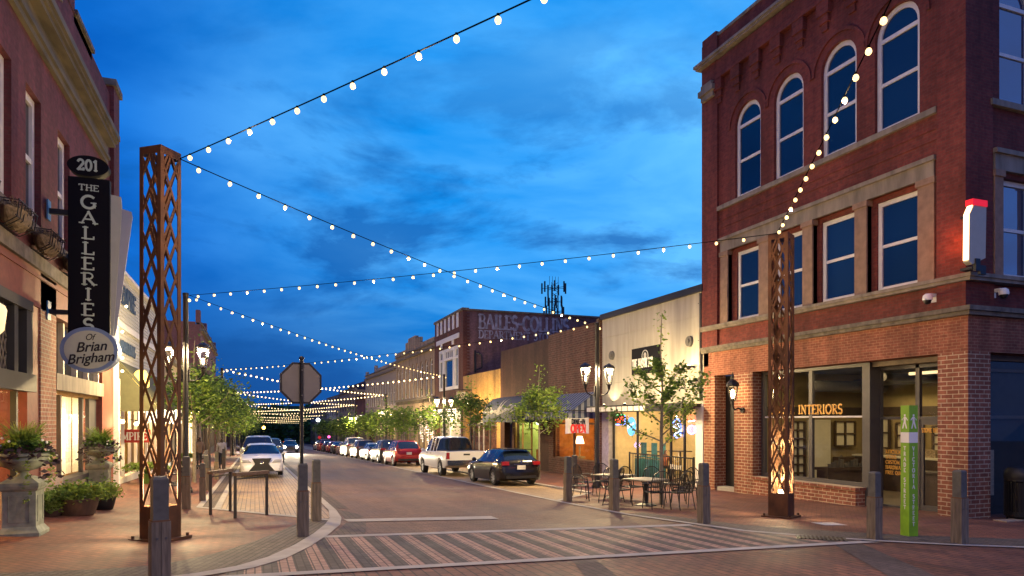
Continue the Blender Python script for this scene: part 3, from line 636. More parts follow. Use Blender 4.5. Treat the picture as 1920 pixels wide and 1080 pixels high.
mb.box(16.57, 16.65, G3, G3+.1, -3, 1.5); mb.box(16.95, 17.05, G3, G3+.1, -3, 1.5); mb.box(17.05, 19.6, G3, G3+.1, .04, .12); mb.box(16.65, 16.95, G3, G3+.1, .04, .12); mb.box(17.05, 19.6, G3, G3+.1, 1.22, 1.3)
mb.build('window_frame', M['gray_metal'], R0)
thin_pane(R0, 'y', G3+.05, 16.65, 19.6, -2.5, 1.5)
dd = bx('door', M['black'], R0, (F+.5, F+.56, 19.75, 20.85, -2.7, 1.64))
bx('door_step', M['concrete'], R0, (F+.1, F+.5, 19.75, 20.85, -3, gz(F,20)+.14))
# shop interior
room = mat('room_wall', (.25,.19,.085), .85, var=.06); room2 = mat('room_light', (.62,.58,.44), .85, var=.05); darkceil = mat('dark_ceiling', (.018,.015,.013), .9)
wood_dk = mat('dark_wood', (.045,.026,.017), .55, var=.25, scale=5); floor_m = mat('shop_floor', (.12,.09,.06), .5)
mb = MB()
mb.box(21.5, 21.6, YN+.4, 19.6, -2.5, 1.7); mb.box(16.3, 21.6, 19.5, 19.6, -2.5, 1.7)
mb.build('shop_wall', room, R0)
bx('shop_floor', floor_m, R0, (16.25, 24, YN+.45, 19.6, -2.7, -2.44))
bx('shop_ceiling', darkceil, R0, (16.25, 24, YN+.45, 19.6, 1.70, 1.8))
bx('partition', room2, R0, (18.8, 19.85, 19.40, 19.48, -2.44, .02)); bx('wall_band', wood_dk, R0, (16.4, 21.4, 19.44, 19.49, .18, .48), (21.44, 21.49, 12, 19.4, .18, .48))
mb = MB(); mb.cyl((17.9, 18.3, 1.18), (21.2, 18.3, 1.18), .2, n=14); mb.cyl((17.6, 15.2, 1.30), (21.2, 15.2, 1.30), .12, n=12); mb.cyl((20.6, 12, 1.35), (20.6, 19, 1.35), .14, n=12)
mb.build('air_duct', M['gray_metal'], R0, smooth=True)
fx = MB(); fx.box(17.9, 18.0, 12.35, 14.6, 1.32, 1.40); fx.build('strip_light', emis('strip_light', (1, .78, .42), 1.1), R0)
mb = MB()
mb.box(18.2, 20.6, 17.9, 18.5, -1.72, -1.62); mb.box(18.25, 20.55, 17.95, 18.45, -2.1, -1.72)
for x in (18.3, 19.3, 20.4): mb.box(x, x+.07, 18.0, 18.07, -2.44, -2.1); mb.box(x, x+.07, 18.35, 18.42, -2.44, -2.1)
mb.box(17.6, 18.1, 12.2, 14.2, -2.44, -1.5); mb.box(17.55, 18.15, 12.15, 14.25, -1.5, -1.45)
mb.build('display_table', wood_dk, R0)
def cabinet(ax, c, a0, a1, z0, z1, rows):
    mb = MB()
    for q in range(rows+1): z = z0+(z1-z0)*q/rows; B(mb, ax, c-.09, c, a0, a1, z-.03, z+.03)
    for a in (a0, (a0+a1)/2, a1): B(mb, ax, c-.092, c+.002, a-.03, a+.03, z0, z1)
    o = mb.build('cabinet', wood_dk, R0)
    mb = MB(); B(mb, ax, c-.02, c-.01, a0, a1, z0, z1); p_ = mb.build('cabinet_back', room2, None, off=R0['_o']); p_.parent = o
cabinet('y', 19.38, 20.0, 20.95, -.95, -.05, 2); cabinet('y', 19.38, 17.95, 18.55, -2.2, -.05, 7); cabinet('x', 21.4, 18.2, 18.9, -1.0, .1, 2); cabinet('x', 21.4, 16.9, 17.9, -1.4, -.1, 3); cabinet('x', 21.4, 15.5, 16.5, -1.4, -.2, 4)
bx('counter', wood_dk, R0, (20.6, 21.4, 15.0, 19.0, -2.44, -1.3)); bx('countertop', room2, R0, (20.55, 21.42, 14.9, 19.1, -1.3, -1.24)); bx('counter', wood_dk, R0, (19.95, 21.4, 18.9, 19.4, -2.44, -1.35))
mb = MB()
for q in range(12): x = 18.4+q*.17; mb.box(x, x+.10, 18.0+.03*(q%3), 18.12+.03*(q%3), -1.62, -1.62+.12+.05*(q%4))
mb.tube([(19.0,18.2,-1.62),(19.0,18.2,-1.3),(19.12,18.2,-1.22),(19.2,18.2,-1.3)], .015, 5)
mb.build('taps_and_samples', M['gray_metal'], R0)
bx('added_dark_panel', mat('unlit_panel', (.018,.014,.011), .8, var=.3), R0, (16.8, 20.5, 11.93, 11.99, -2.5, 1.68)); bx('stone_sample_panel', M['brick_tan'], R0, (17.15, 17.55, 11.90, 11.93, -1.9, -.75))  # dark panel added behind the glass to make the right opening look unlit
shelf = mat('shelf_goods', (.25,.19,.12), .8, var=.5, scale=18)
bx('samples', shelf, R0, (20.8, 21.1, 16.0, 16.5, -1.24, -.98), (20.8, 21.1, 17.2, 17.6, -1.24, -1.0), (20.8,21.1,18.1,18.3,-1.24,-1.02), (17.7,18.0,12.6,13.2,-1.45,-1.2))
ex = bx('exit_sign', M['white_paint'], R0, (17.0, 17.25, 12.19, 12.215, .33, .5))
tx = lettering('exit_lettering', 'EXIT', emis('exit_red', (1, .1, .05), .6), (17.015, 12.185, .37), (1,0,0), .09, wx=.8, parent=None, normal=(0,-1,0), depth=.004)
for v in tx.data.vertices: v.co -= Vector(R0['_o'])
tx.parent = ex
GOLD = mat('gold_leaf', (.80,.42,.06), .5, 0, var=.05); GOLD.node_tree.nodes['Principled BSDF'].inputs['Emission Color'].default_value = (0,0,0,1)
def sign_on(building, *a, **k):
    o = lettering(*a, **k)
    off = Vector(building['_o'])
    for v in o.data.vertices: v.co -= off
    o.parent = building; return o
# street-facing text reads from far (left) to near (right): direction -Y
sign_on(R0, 'shop_lettering', 'STONE INTERIORS', GOLD, (G1-.012, 18.30, .20), (0,-1,0), .27, wx=.92, depth=.01, normal=(-1,0,0))
sign_on(R0, 'shop_lettering', 'STONE INTERIORS', GOLD, (G2+.01, 13.12, -.32), (0,-1,0), .11, wx=.62, depth=.006, normal=(-1,0,0), gap=.03)
for i, w in enumerate(('KITCHENS','BATHS','CUSTOM','HARDWARE','FREE QUOTES')):
    sign_on(R0, 'shop_lettering', w, GOLD, (G2-.0, 14.22, -.92-i*.145), (0,-1,0), .095, wx=.85, depth=.006, normal=(-1,0,0))
area((17.4, 16.6, 1.6), 26, (1,.74,.34), .6, 2.6); area((19.8, 13.6, 1.0), 14, (1,.74,.34), 1.2, 2.4); area((20.6, 16.8, .9), 16, (1,.76,.38), 1.0, 2.5)

# wall lantern by the shop door
WL = thing('wall_lantern', 'black glass wall lantern lit beside the dark recessed door', 'wall lamp', (F, 19.28, .35), world=True)
mb = MB(); mb.cyl((F-.002,19.28,.35),(F-.06,19.28,.35), .1, n=12); mb.tube([(F-.05,19.28,.35),(F-.2,19.28,.42),(F-.36,19.28,.36),(F-.42,19.3,.5)], .028)
mb.cyl((F-.42,19.3,.5),(F-.42,19.3,.66), .04); mb.build('bracket', M['dark_metal'], WL)
mb = MB(); mb.lathe([(.10,0),(.11,.03)], (F-.42,19.3,.66), 6); mb.lathe([(.21,.50),(.22,.54),(.20,.62),(.12,.70),(.05,.74),(.03,.80),(.045,.84),(.01,1.0)], (F-.42,19.3,.66), 8)
for i in range(6):
    t = PI/3*i; mb.bar((F-.42+.1*math.cos(t),19.3+.1*math.sin(t),.68),(F-.42+.19*math.cos(t),19.3+.19*math.sin(t),1.17), .018, .018)
mb.build('cage', M['dark_metal'], WL)
mb = MB(); mb.lathe([(.085,.04),(.16,.48)], (F-.42,19.3,.66), 6); mb.build('lamp_glass', glass('lantern_glass'), WL)
mb = MB(); mb.lathe([(.03,.1),(.07,.2),(.06,.34),(.02,.4)], (F-.42,19.3,.66), 8); mb.build('bulb', emis('lantern_bulb', (1,.72,.36), 26), WL)
point((F-.44, 19.3, 1.0), 13, (1,.66,.30), .08)
# security cameras
def seccam(loc, rz, label):
    t = thing('security_camera', label, 'camera', loc, rz, 'security cameras on the corner building')
    mb = MB(); mb.box(-.09,.09,-.03,0,-.09,.11); mb.box(-.05,.05,-.22,-.03,.03,.11); mb.build('bracket', M['white'], t)
    mb = MB(); mb.lathe([(.05,.10),(.10,.06),(.115,-.02),(.11,-.06)], (0,-.27,0), 12); mb.build('housing', M['white'], t)
    mb = MB(); mb.lathe([(.09,0),(.08,-.05),(.045,-.09),(.002,-.10)], (0,-.27,-.06), 12); mb.build('dome', M['black'], t, smooth=True)
seccam((F, 12.15, 3.02), -PI/2, 'white dome camera on the street side wall, left of the building corner')
seccam((16.75, YN+.08, 3.06), 0, 'white dome camera on the right wall, just past the building corner')
# lit corner sign box
CS = thing('corner_sign', 'white box sign with red top lit at one side on the brick building corner', 'sign', (15.62, 11.05, 3.6), world=True)
mb = MB(); mb.prism([(15.22,3.62),(15.32,3.56),(15.76,3.74),(15.79,4.92),(15.38,4.92),(15.24,4.70)], 10.88, 11.02, 'y'); mb.build('housing', mat('sign_box', (.42,.41,.35), .6, var=.05), CS)
mb = MB(); mb.prism([(15.20,3.66),(15.215,3.66),(15.235,4.70),(15.35,4.915),(15.335,4.92),(15.215,4.705)], 10.89, 11.01, 'y'); mb.build('lit_face', emis('sign_lit', (1,.62,.30), 5), CS)
bx('top_band', emis('sign_red', (.75,.01,.02), .8), CS, (15.32,15.80,10.86,11.04,4.92,5.06))
bx('bracket', M['black'], CS, (15.55,15.74,10.85,10.92,3.35,3.56), (15.5,15.72,11.02,11.3,3.5,3.56), (15.5,15.72,11.02,11.3,4.72,4.78), (15.40,15.55,10.85,10.92,3.42,3.7))
point((15.40, 11.5, 4.25), 4.8, (1,.20,.05), .25)
# litter bin
TB = thing('litter_bin', 'black slatted round litter bin by the shop corner', 'litter bin', (16.95, 10.85, gz(16.95,10.85)))
mb = MB(); mb.lathe([(.30,.06),(.33,.1),(.33,.2)], n=24); mb.lathe([(.30,.9),(.345,.93),(.345,.98)], n=24)
for i in range(28):
    t = 2*PI*i/28; mb.bar((.325*math.cos(t),.325*math.sin(t),.1),(.325*math.cos(t),.325*math.sin(t),.93), .012, .045, up=(math.cos(t),math.sin(t),0))
mb.build('slats', M['dark_metal'], TB)
mb = MB(); mb.lathe([(.27,.05),(.27,.9)], n=20); mb.build('liner', M['black'], TB)
mb = MB(); mb.lathe([(.35,.98),(.36,1.02),(.34,1.16),(.27,1.24),(.05,1.27)], n=24); mb.build('lid', M['dark_metal'], TB, smooth=True)
mb = MB()
for i in range(4): t = PI/4+PI/2*i; mb.cyl((.28*math.cos(t),.28*math.sin(t),-.02),(.28*math.cos(t),.28*math.sin(t),.07), .02)
mb.build('feet', M['dark_metal'], TB)

# ================================================================== R1: cream panelled restaurant
def building(name, label, X, Y0, loc_y=None): return thing(name, label, 'building', (X, Y0, gz(X, Y0)), world=True)
R1 = building('restaurant_building', 'cream panelled restaurant building with dark roof edge and lit glass front', F, 21.5)
cream = mat('cream_panel', (.37,.345,.29), .8, var=.17, scale=1.6, bump=.05, stretch=(1,2,.25))
mb = MB()
for a, b in ((21.5,24.3),(24.32,26.9),(26.92,29.5)):
    for c, d in ((.62,1.75),(1.77,2.85),(2.87,3.95),(3.97,4.86)): mb.box(F, F+.3, a, b, c, d)
mb.box(F+.02, F+.3, 21.5, 29.5, .6, 4.86)
mb.build('wall', cream, R1)
bx('roof_edge', M['dark_metal'], R1, (F-.12, F+.4, 21.45, 29.55, 4.86, 5.12))
bx('roof', M['black'], R1, (F+.4, 30, 21.5, 29.5, 4.9, 5.0))
bx('pier', mat('pier_grey', (.34,.31,.32), .8), R1, (F-.02, F+.35, 28.85, 29.5, -3.3, .62)); bx('pier', M['white_paint'], R1, (F-.04, F+.3, 21.5, 21.95, -3.3, .62))
for y, z in ((28.5, 3.06), (22.35, 3.06)):
    mb = MB(); mb.cyl((F-.09,y,z),(F+.02,y,z), .2, .22, n=16); mb.cyl((F-.14,y,z),(F-.09,y,z), .09, n=10); mb.build('wall_vent', M['gray_metal'], R1)
bx('canopy', M['dark_metal'], R1, (14.95, F, 21.6, 29.5, .50, .62), (14.92, 15.02, 21.6, 29.5, .36, .66))
mb = MB()
for i in range(11): mb.box(14.885, 14.92, 24.2+i*.48, 24.2+i*.48+.36, .40, .60)
mb.build('valance_board', M['white_paint'], R1)
mb = MB(); GX = F+.2
for y in (21.95, 23.05, 24.0, 26.62, 28.80): mb.box(GX, GX+.08, y-.04, y+.04, -3.2, .52)
mb.box(GX, GX+.08, 21.95, 28.85, -2.78, -2.62); mb.box(GX, GX+.08, 21.95, 28.85, .44, .52); mb.box(GX+.01, GX+.07, 23.05, 24.0, -.55, -.47)
mb.build('window_frame', M['dark_metal'], R1)
thin_pane(R1, 'x', GX+.04, 21.95, 28.8, -2.62, .44)
rw = mat('restaurant_wall', (.62,.48,.26), .85, var=.08)
bx('dining_room_wall', rw, R1, (19.6, 19.7, 21.6, 29.4, -3, .9), (16.2, 19.7, 29.3, 29.4, -3, .9), (16.2, 19.7, 21.6, 21.7, -3, .9))
bx('dining_room_floor', floor_m, R1, (16.05, 19.7, 21.6, 29.4, -3.1, -2.66)); bx('dining_room_ceiling', rw, R1, (16.05, 19.7, 21.6, 29.4, .75, .85))
poster = mat('poster', (.42,.43,.50), .7, var=.25, scale=9)
bx('poster', poster, R1, (19.52,19.598,23.6,24.3,-1.2,-.1)); bx('poster', poster, R1, (19.52,19.598,24.7,25.4,-1.1,-.2)); bx('poster', poster, R1, (19.52,19.598,26.3,26.9,-1.0,-.2))
mb = MB()
for y, z in ((22.6,-1.45),(25.3,-1.35),(27.2,-1.45)):
    mb.box(17.3, 18.0, y, y+.8, z-.04, z); mb.cyl((17.65,y+.4,-2.66),(17.65,y+.4,z), .04); mb.cyl((17.65,y+.4,-2.66),(17.65,y+.4,-2.62), .25)
mb.build('dining_table', wood_dk, R1)
mb = MB()
for y in (27.0, 27.9, 26.3): mb.box(16.9, 17.3, y, y+.42, -1.75, -1.70); mb.box(17.25, 17.3, y, y+.42, -1.70, -1.05); mb.box(16.9,17.3,y,y+.42,-2.66,-1.8)
mb.build('dining_chair', mat('teal', (.04,.19,.22), .6), R1)
mb = MB()                                            # patio rail in front of the glass
for y in [22.2+.14*i for i in range(33)]: mb.box(F-.02, F, y-.008, y+.008, -2.75, -1.5)
mb.box(F-.03, F+.01, 22.1, 26.9, -1.5, -1.45); mb.box(F-.03, F+.01, 22.1, 26.9, -2.62, -2.58)
for y in (22.1, 24.4, 26.9): mb.box(F-.04, F+.02, y-.025, y+.025, -2.9, -1.42)
mb.build('patio_rail', M['black'], R1)
# wall sign
SG = bx('wall_sign', M['sign_black'], R1, (F-.07, F, 24.45, 26.62, 2.02, 3.16))
def sub_sign(parent_part, off, *a, **k):
    o = lettering(*a, **k); offv = Vector(off)
    for v in o.data.vertices: v.co -= offv
    o.parent = parent_part; return o
sub_sign(SG, R1['_o'], 'sign_lettering', 'THE MASON JAR', M['white'], (F-.075, 26.55, 2.30), (0,-1,0), .38, wx=.40, depth=.012, normal=(-1,0,0), wt=.105, gap=.03)
mb = MB(); mb.lathe([(.20,0),(.24,.02),(.20,.04)], (0,0,0), 20)
jar = MB()
for i in range(20):
    t0 = 2*PI*i/20; t1 = 2*PI*(i+1)/20
    jar.prism([(25.5+.26*math.cos(t0), 2.78+.26*math.sin(t0)), (25.5+.26*math.cos(t1), 2.78+.26*math.sin(t1)), (25.5+.22*math.cos(t1), 2.78+.22*math.sin(t1)), (25.5+.22*math.cos(t0), 2.78+.22*math.sin(t0))], F-.085, F-.07, 'x')
jar.prism([(25.42,2.66),(25.58,2.66),(25.6,2.86),(25.5,2.93),(25.4,2.86)], F-.085, F-.07, 'x')
jo = jar.build('sign_emblem', mat('emblem_grey', (.35,.35,.35), .6), None, off=R1['_o']); jo.parent = SG
sub_sign(R1, R1['_o'], 'door_lettering', 'RESTAURANT', M['white'], (GX-.01, 23.98, -1.98), (0,-1,0), .16, wx=.62, depth=.006, normal=(-1,0,0), gap=.02)
mb = MB(); mb.tube([(GX-.01, 23.5+.17*math.cos(t), -1.5+.2*math.sin(t)) for t in [PI*.9+PI*1.2*i/10 for i in range(11)]], .012); mb.tube([(GX-.01,23.4,-1.32),(GX-.01,23.4,-1.5),(GX-.01,23.6,-1.5)], .01); mb.build('door_emblem', M['white'], R1)
# neon signs in the window
def neon(name, label, pts_list, col, st, y, z, grp='neon signs in the restaurant window'):
    t = thing(name, label, 'neon sign', (GX-.06, y, z), 0, grp)
    for pts, c in zip(pts_list, col):
        mb = MB(); mb.tube([(0, a, b) for a, b in pts], .02, 5); mb.build('neon_tube', c, t)
    return t
nr = emis('neon_red', (1,.06,.03), 7); nb = emis('neon_blue', (.10,.22,1), 8); nw = emis('neon_white', (.55,.75,1), 5); ng = emis('neon_green', (.05,.8,.25), 5)
def ell(cy, cz, a, b, t0=0, t1=2*PI, n=16): return [(cy+a*math.cos(t0+(t1-t0)*i/n), cz+b*math.sin(t0+(t1-t0)*i/n)) for i in range(n+1)]
n1_ = neon('open_sign', 'neon open sign in red letters with a blue and green frame in the restaurant window', [[(.40,-.22),(-.40,-.22)], [(.42,-.2),(.42,.2)], [(.40,.22),(-.40,.22)], [(-.42,-.2),(-.42,.2)]], (nb, ng, ng, nb), 1, 28.0, .02)
o = lettering("neon_tube", "OPEN", nr, (-.03, .36, -.13), (0,-1,0), .26, wx=.75, depth=.02, normal=(-1,0,0), serif=False, parent=n1_)
n2_ = thing('beer_sign', 'light blue oval beer sign glowing in the restaurant window', 'neon sign', (GX-.06, 27.0, -.28), 0, 'neon signs in the restaurant window')
mb = MB(); mb.prism(ell(0, 0, .34, .42, n=20)[:-1], -.03, .03, 'x'); mb.build('panel', emis('beer_blue', (.10,.42,.75), 1.6), n2_)
mb = MB(); mb.prism([(.3,-.12),(-.05,.02),(-.3,.12),(-.28,.2),(.05,.12),(.3,.02)], -.045, -.03, 'x'); mb.build('swash', emis('beer_white', (.8,.95,1), 1.6), n2_)
neon('neon_sign', 'blue and white scribble neon sign behind the young tree', [ell(0,.0,.3,.38,.5,5.6), ell(.02,.05,.18,.14,0,4.5), [(.3,.1),(-.25,-.1),(.2,-.25),(-.3,-.3)]], (nb, nw, nw), 1, 23.45, -.32)
neon('neon_sign', 'round red and blue neon sign at the right end of the restaurant window', [ell(0,.12,.26,.22), ell(0,.1,.12,.1), ell(0,-.22,.26,.16), [(.2,.1),(-.2,.14)]], (nr, nr, nb, nw), 1, 22.45, -.15)
point((GX-.25, 23.0, -.4), 5, (.3,.35,1), .15); point((14.7, 28.9, -1.2), 4, (.35,.25,1), .15)
# floodlights on the wall
for y, z, lab in ((22.1, 2.05, 'small wall floodlight glaring at the right end of the cream wall'),):
    t = thing('floodlight', lab, 'wall lamp', (F-.0, y, z), group=None)
    mb = MB(); mb.box(-.22, 0, -.03, .03, -.03, .03); mb.lathe([(.04,.0),(.11,.10),(.12,.16)], (-.26,0,-.12), 12); mb.build('housing', M['dark_metal'], t)
    mb = MB(); mb.ball((-.26,0,.02), .085); mb.build('bulb', M['lamp_glow'], t)
    point((F-.36, y, z+.1), 9, (1,.82,.5), .06)
for i, y in enumerate((24.2, 26.4, 28.3)):
    t = thing('canopy_uplight', f'small uplight on the dark canopy, {("nearest","middle","farthest")[i]} of three below the cream wall', 'uplight', (15.25, y, .62), group='uplights on the restaurant canopy')
    mb = MB(); mb.lathe([(.05,0),(.07,.08),(.07,.12)], n=10); mb.build('housing', M['dark_metal'], t)
    mb = MB(); mb.lathe([(.055,.121),(.05,.135),(.01,.14)], n=10); mb.build('lens', M['lamp_glow'], t)
    spot((15.25, y, .80), 95, (1,.80,.45), (15.85, y, 2.0), 110)
area((17.9, 25.6, .72), 130, (1,.78,.42), 2.2, 6.5)
# ================================================================== people
def person(name, label, loc, rz, joints, radii, edges, cloth, skin=None, hair=None, parts=()):
    me = bpy.data.meshes.new(name); me.from_pydata(joints, edges, []); o = bpy.data.objects.new(name, me); COL.objects.link(o)
    o.location = loc; o.rotation_euler.z = rz
    sk = o.modifiers.new('skin', 'SKIN'); sv = me.skin_vertices[0].data
    for i, r in enumerate(radii): sv[i].radius = (r, r)
    sv[0].use_root = True
    o.modifiers.new('sub', 'SUBSURF').levels = 1
    dg = bpy.context.evaluated_depsgraph_get(); m2 = bpy.data.meshes.new_from_object(o.evaluated_get(dg))
    b = bpy.data.objects.new(name, m2); COL.objects.link(b); b.location = loc; b.rotation_euler.z = rz
    bpy.data.objects.remove(o)
    for m_ in cloth: m2.materials.append(m_)
    for p in m2.polygons:
        z = p.center.z; p.use_smooth = True; p.material_index = parts(p.center) if parts else 0
    tag(b, label, 'person'); return b
skin = mat('skin', (.42,.23,.15), .6, var=.05); shirt_r = mat('shirt_rust', (.28,.09,.05), .8); trous = mat('trousers', (.03,.03,.04), .8); shirt_w = mat('shirt_pale', (.48,.47,.46), .8); shirt_b = mat('shirt_brown', (.20,.14,.11), .8)
hairm = mat('hair', (.05,.03,.02), .7)
def walker(label, loc, rz, shirt, stride=.22):
    J = [(0,0,.95),(0,0,1.15),(0,0,1.38),(0,0,1.50),(0,.01,1.62),(0,.01,1.72),
         (.19,0,1.40),(.24,-.06,1.12),(.23,.08,.88),(.23,.10,.80),(-.19,0,1.40),(-.24,.06,1.12),(-.23,-.02,.88),(-.23,-.04,.80),
         (.09,0,.90),(.10,stride*.6,.50),(.10,stride,.10),(.10,stride+.14,.04),(-.09,0,.90),(-.10,-stride*.3,.50),(-.10,-stride,.12),(-.10,-stride+.13,.04)]
    Rr = [.15,.14,.15,.06,.095,.085,.07,.045,.035,.035,.07,.045,.035,.035,.09,.06,.045,.04,.09,.06,.045,.04]
    Ed = [(0,1),(1,2),(2,3),(3,4),(4,5),(2,6),(6,7),(7,8),(8,9),(2,10),(10,11),(11,12),(12,13),(0,14),(14,15),(15,16),(16,17),(0,18),(18,19),(19,20),(20,21)]
    def pt(c):
        if c.z > 1.47: return 2 if (c.z < 1.66 and c.y > -.02) else 3
        if c.z < .93 and abs(c.x) < .19: return 1
        if abs(c.x) > .2 and c.z < 1.02: return 2
        return 0
    return person('person', label, loc, rz, J, Rr, Ed, [shirt, trous, skin, hairm], parts=pt)
walker('person in a pale shirt walking away on the left pavement near the car', (-1.75, 41.5, gz(-1.75, 41.5)), .15, shirt_w)
walker('person in a brown top standing under the trees beside the left shopfronts', (-2.75, 39.5, gz(-2.75, 39.5)), .5, shirt_b, .08)
# diner seated inside the restaurant, seen from the side
J = [(0,0,.50),(0,-.03,.72),(0,-.02,.95),(0,.02,1.06),(0,.05,1.17),(0,.05,1.27),
     (.18,-.01,.96),(.22,.10,.72),(.14,.33,.72),(.12,.40,.73),(-.18,-.01,.96),(-.22,.10,.72),(-.14,.33,.72),(-.12,.40,.73),
     (.10,.06,.50),(.12,.46,.50),(.12,.48,.10),(.12,.60,.05),(-.10,.06,.50),(-.12,.46,.50),(-.12,.46,.10),(-.12,.58,.05)]
Rr = [.15,.14,.14,.055,.09,.08,.065,.045,.035,.03,.065,.045,.035,.03,.085,.065,.045,.04,.085,.065,.045,.04]
Ed = [(0,1),(1,2),(2,3),(3,4),(4,5),(2,6),(6,7),(7,8),(8,9),(2,10),(10,11),(11,12),(12,13),(0,14),(14,15),(15,16),(16,17),(0,18),(18,19),(19,20),(20,21)]
person('person', 'seated diner in a rust top behind the restaurant window, leaning on a table', (16.9, 25.75, -2.56), -1.2, J, Rr, Ed, [shirt_r, trous, skin, hairm],
       parts=lambda c: (2 if c.z < 1.2 and c.y > 0 else 3) if c.z > 1.03 else (1 if c.z < .58 else (2 if c.y > .2 else 0)))

# ================================================================== R2: brown brick shops with awnings
R2 = building('brown_shop', 'low brown brick shop with a striped blue awning and warm lit window', F, 29.5)
mb = MB(); wall(mb, 'x', F, F+.4, 29.52, 36.0, .35, 4.88); wall(mb, 'x', F, F+.4, 29.52, 30.35, -3.6, .35); wall(mb, 'x', F, F+.4, 35.35, 36.0, -3.6, .35); wall(mb, 'x', F, F+.4, 30.35, 35.35, -3.6, -2.1)
mb.build('wall', M['brick_brown'], R2)
bx('roof', M['black'], R2, (F+.2, 30, 29.6, 36, 4.6, 4.7))
mb = MB()
for y in (30.4, 32.9, 35.3): mb.box(F+.1, F+.2, y-.06, y+.06, -2.1, .35)
mb.box(F+.1, F+.2, 30.4, 35.3, -2.12, -2.02); mb.box(F+.1, F+.2, 30.4, 35.3, -.22, -.12)
mb.build('window_frame', mat('frame_brown', (.14,.06,.03), .6), R2)
thin_pane(R2, 'x', F+.15, 30.4, 35.3, -2.05, .3)
ow = mat('orange_wall', (.50,.22,.06), .85, var=.25, scale=3)
bx('shop_wall', ow, R2, (18.6, 18.7, 29.7, 35.9, -3.2, .6), (16.2, 18.7, 35.8, 35.9, -3.2, .6)); bx('shop_floor', floor_m, R2, (16.2, 18.7, 29.7, 35.9, -3.2, -2.75))
bx('sofa', mat('sofa_green', (.09,.22,.12), .8), R2, (17.2,17.9,31.4,33.2,-2.75,-2.2), (17.75,17.95,31.4,33.2,-2.2,-1.7)); bx('armchair', mat('chair_yellow', (.55,.33,.04), .8), R2, (16.6,17.1,30.6,31.2,-2.75,-2.15), (17.0,17.15,30.6,31.2,-2.15,-1.65))
mb = MB(); mb.cyl((16.9,34.2,-2.0),(16.9,34.2,-1.45), .05); mb.box(16.7,17.1,33.9,34.5,-2.1,-2.0); mb.cyl((16.9,34.2,-2.75),(16.9,34.2,-2.1), .2); mb.build('lamp_base', mat('lampbase', (.35,.3,.2), .5), R2)
mb = MB(); mb.lathe([(.26,0),(.15,.42)], (16.9,34.2,-1.3), 14); mb.build('lamp_shade', emis('shade', (1,.80,.45), 3.2), R2)
bx('picture', poster, R2, (18.54,18.6,30.6,31.1,-1.2,-.5)); bx('picture', poster, R2, (18.54,18.6,31.9,32.3,-.9,-.2))
point((17.4, 33, -.1), 60, (1,.58,.20), .2)
def awning_striped():
    t = thing('striped_awning', 'navy and white striped shop awning with scalloped valance', 'awning', (F, 33, .3), world=True)
    navy = mat('awning_navy', (.035,.05,.10), .8); wht = mat('awning_white', (.22,.24,.28), .8)
    a = MB(); b = MB(); n = 34; y0, y1 = 30.15, 36.1
    for i in range(n):
        u = y0+(y1-y0)*i/n; v = y0+(y1-y0)*(i+1)/n; q = a if i % 2 else b
        q.add([(F,u,1.42),(F,v,1.42),(14.35,v,.36),(14.35,u,.36),(F,u,1.38),(F,v,1.38),(14.35,v,.32),(14.35,u,.32)], [(0,1,2,3),(7,6,5,4),(0,3,7,4),(1,5,6,2)])
        q.add([(14.35,u,.36),(14.35,v,.36),(14.35,v,.08),(14.35,(u+v)/2,.02),(14.35,u,.08),(14.37,u,.36),(14.37,v,.36),(14.37,v,.08),(14.37,(u+v)/2,.02),(14.37,u,.08)], [(0,1,2,3,4),(9,8,7,6,5)])
    for yy in (y0, y1):
        for i in range(9):
            x0 = F-.02-(F-14.35)*i/9; x1 = F-.02-(F-14.35)*(i+1)/9; zt0 = 1.40-1.04*i/9; zt1 = 1.40-1.04*(i+1)/9; q = a if i % 2 else b
            q.add([(x0,yy,zt0),(x1,yy,zt1),(x1,yy,.08),(x0,yy,.08),(x0,yy+.02,zt0),(x1,yy+.02,zt1),(x1,yy+.02,.08),(x0,yy+.02,.08)], [(0,1,2,3),(7,6,5,4)])
    c = a.build('navy_stripes', navy, t); d = b.build('white_stripes', wht, t)
awning_striped()
BN = thing('banner', 'white vinyl dine-in OPEN banner with red and black letters hung under the awning', 'banner', (14.6, 29.75, -.6), world=True)
mb = MB(); nx = 12
P_ = lambda i, z: (13.95+1.28*i/nx, 29.78+.04*math.sin(i*1.1), z+(.05*math.sin(i/nx*PI) if z < 0 else .0)-(.05*math.sin(i/nx*PI) if z > 0 else 0))
vs = [P_(i, .14) for i in range(nx+1)]+[P_(i, -.66) for i in range(nx+1)]
mb.add(vs, [(i, i+1, nx+2+i, nx+1+i) for i in range(nx)]); mb.build('sheet', mat('vinyl', (.62,.60,.57), .5, var=.05), BN, fix=False)
lettering('banner_lettering', 'OPEN', mat('banner_red', (.65,.03,.02), .5), (14.62, 29.70, -.58), (1,0,0), .36, wx=.62, normal=(0,-1,0), serif=False, wt=.24, parent=BN, align='c')
lettering('banner_lettering', 'DINE-IN', M['black'], (14.62, 29.70, -.17), (1,0,0), .22, wx=.62, normal=(0,-1,0), serif=False, wt=.24, parent=BN, align='c')
bx('banner_rope', M['black'], BN, (13.93,13.95,29.77,29.79,.1,.45), (15.22,15.24,29.77,29.79,.1,.5), (13.9, F, 29.76, 29.8, .45, .49))

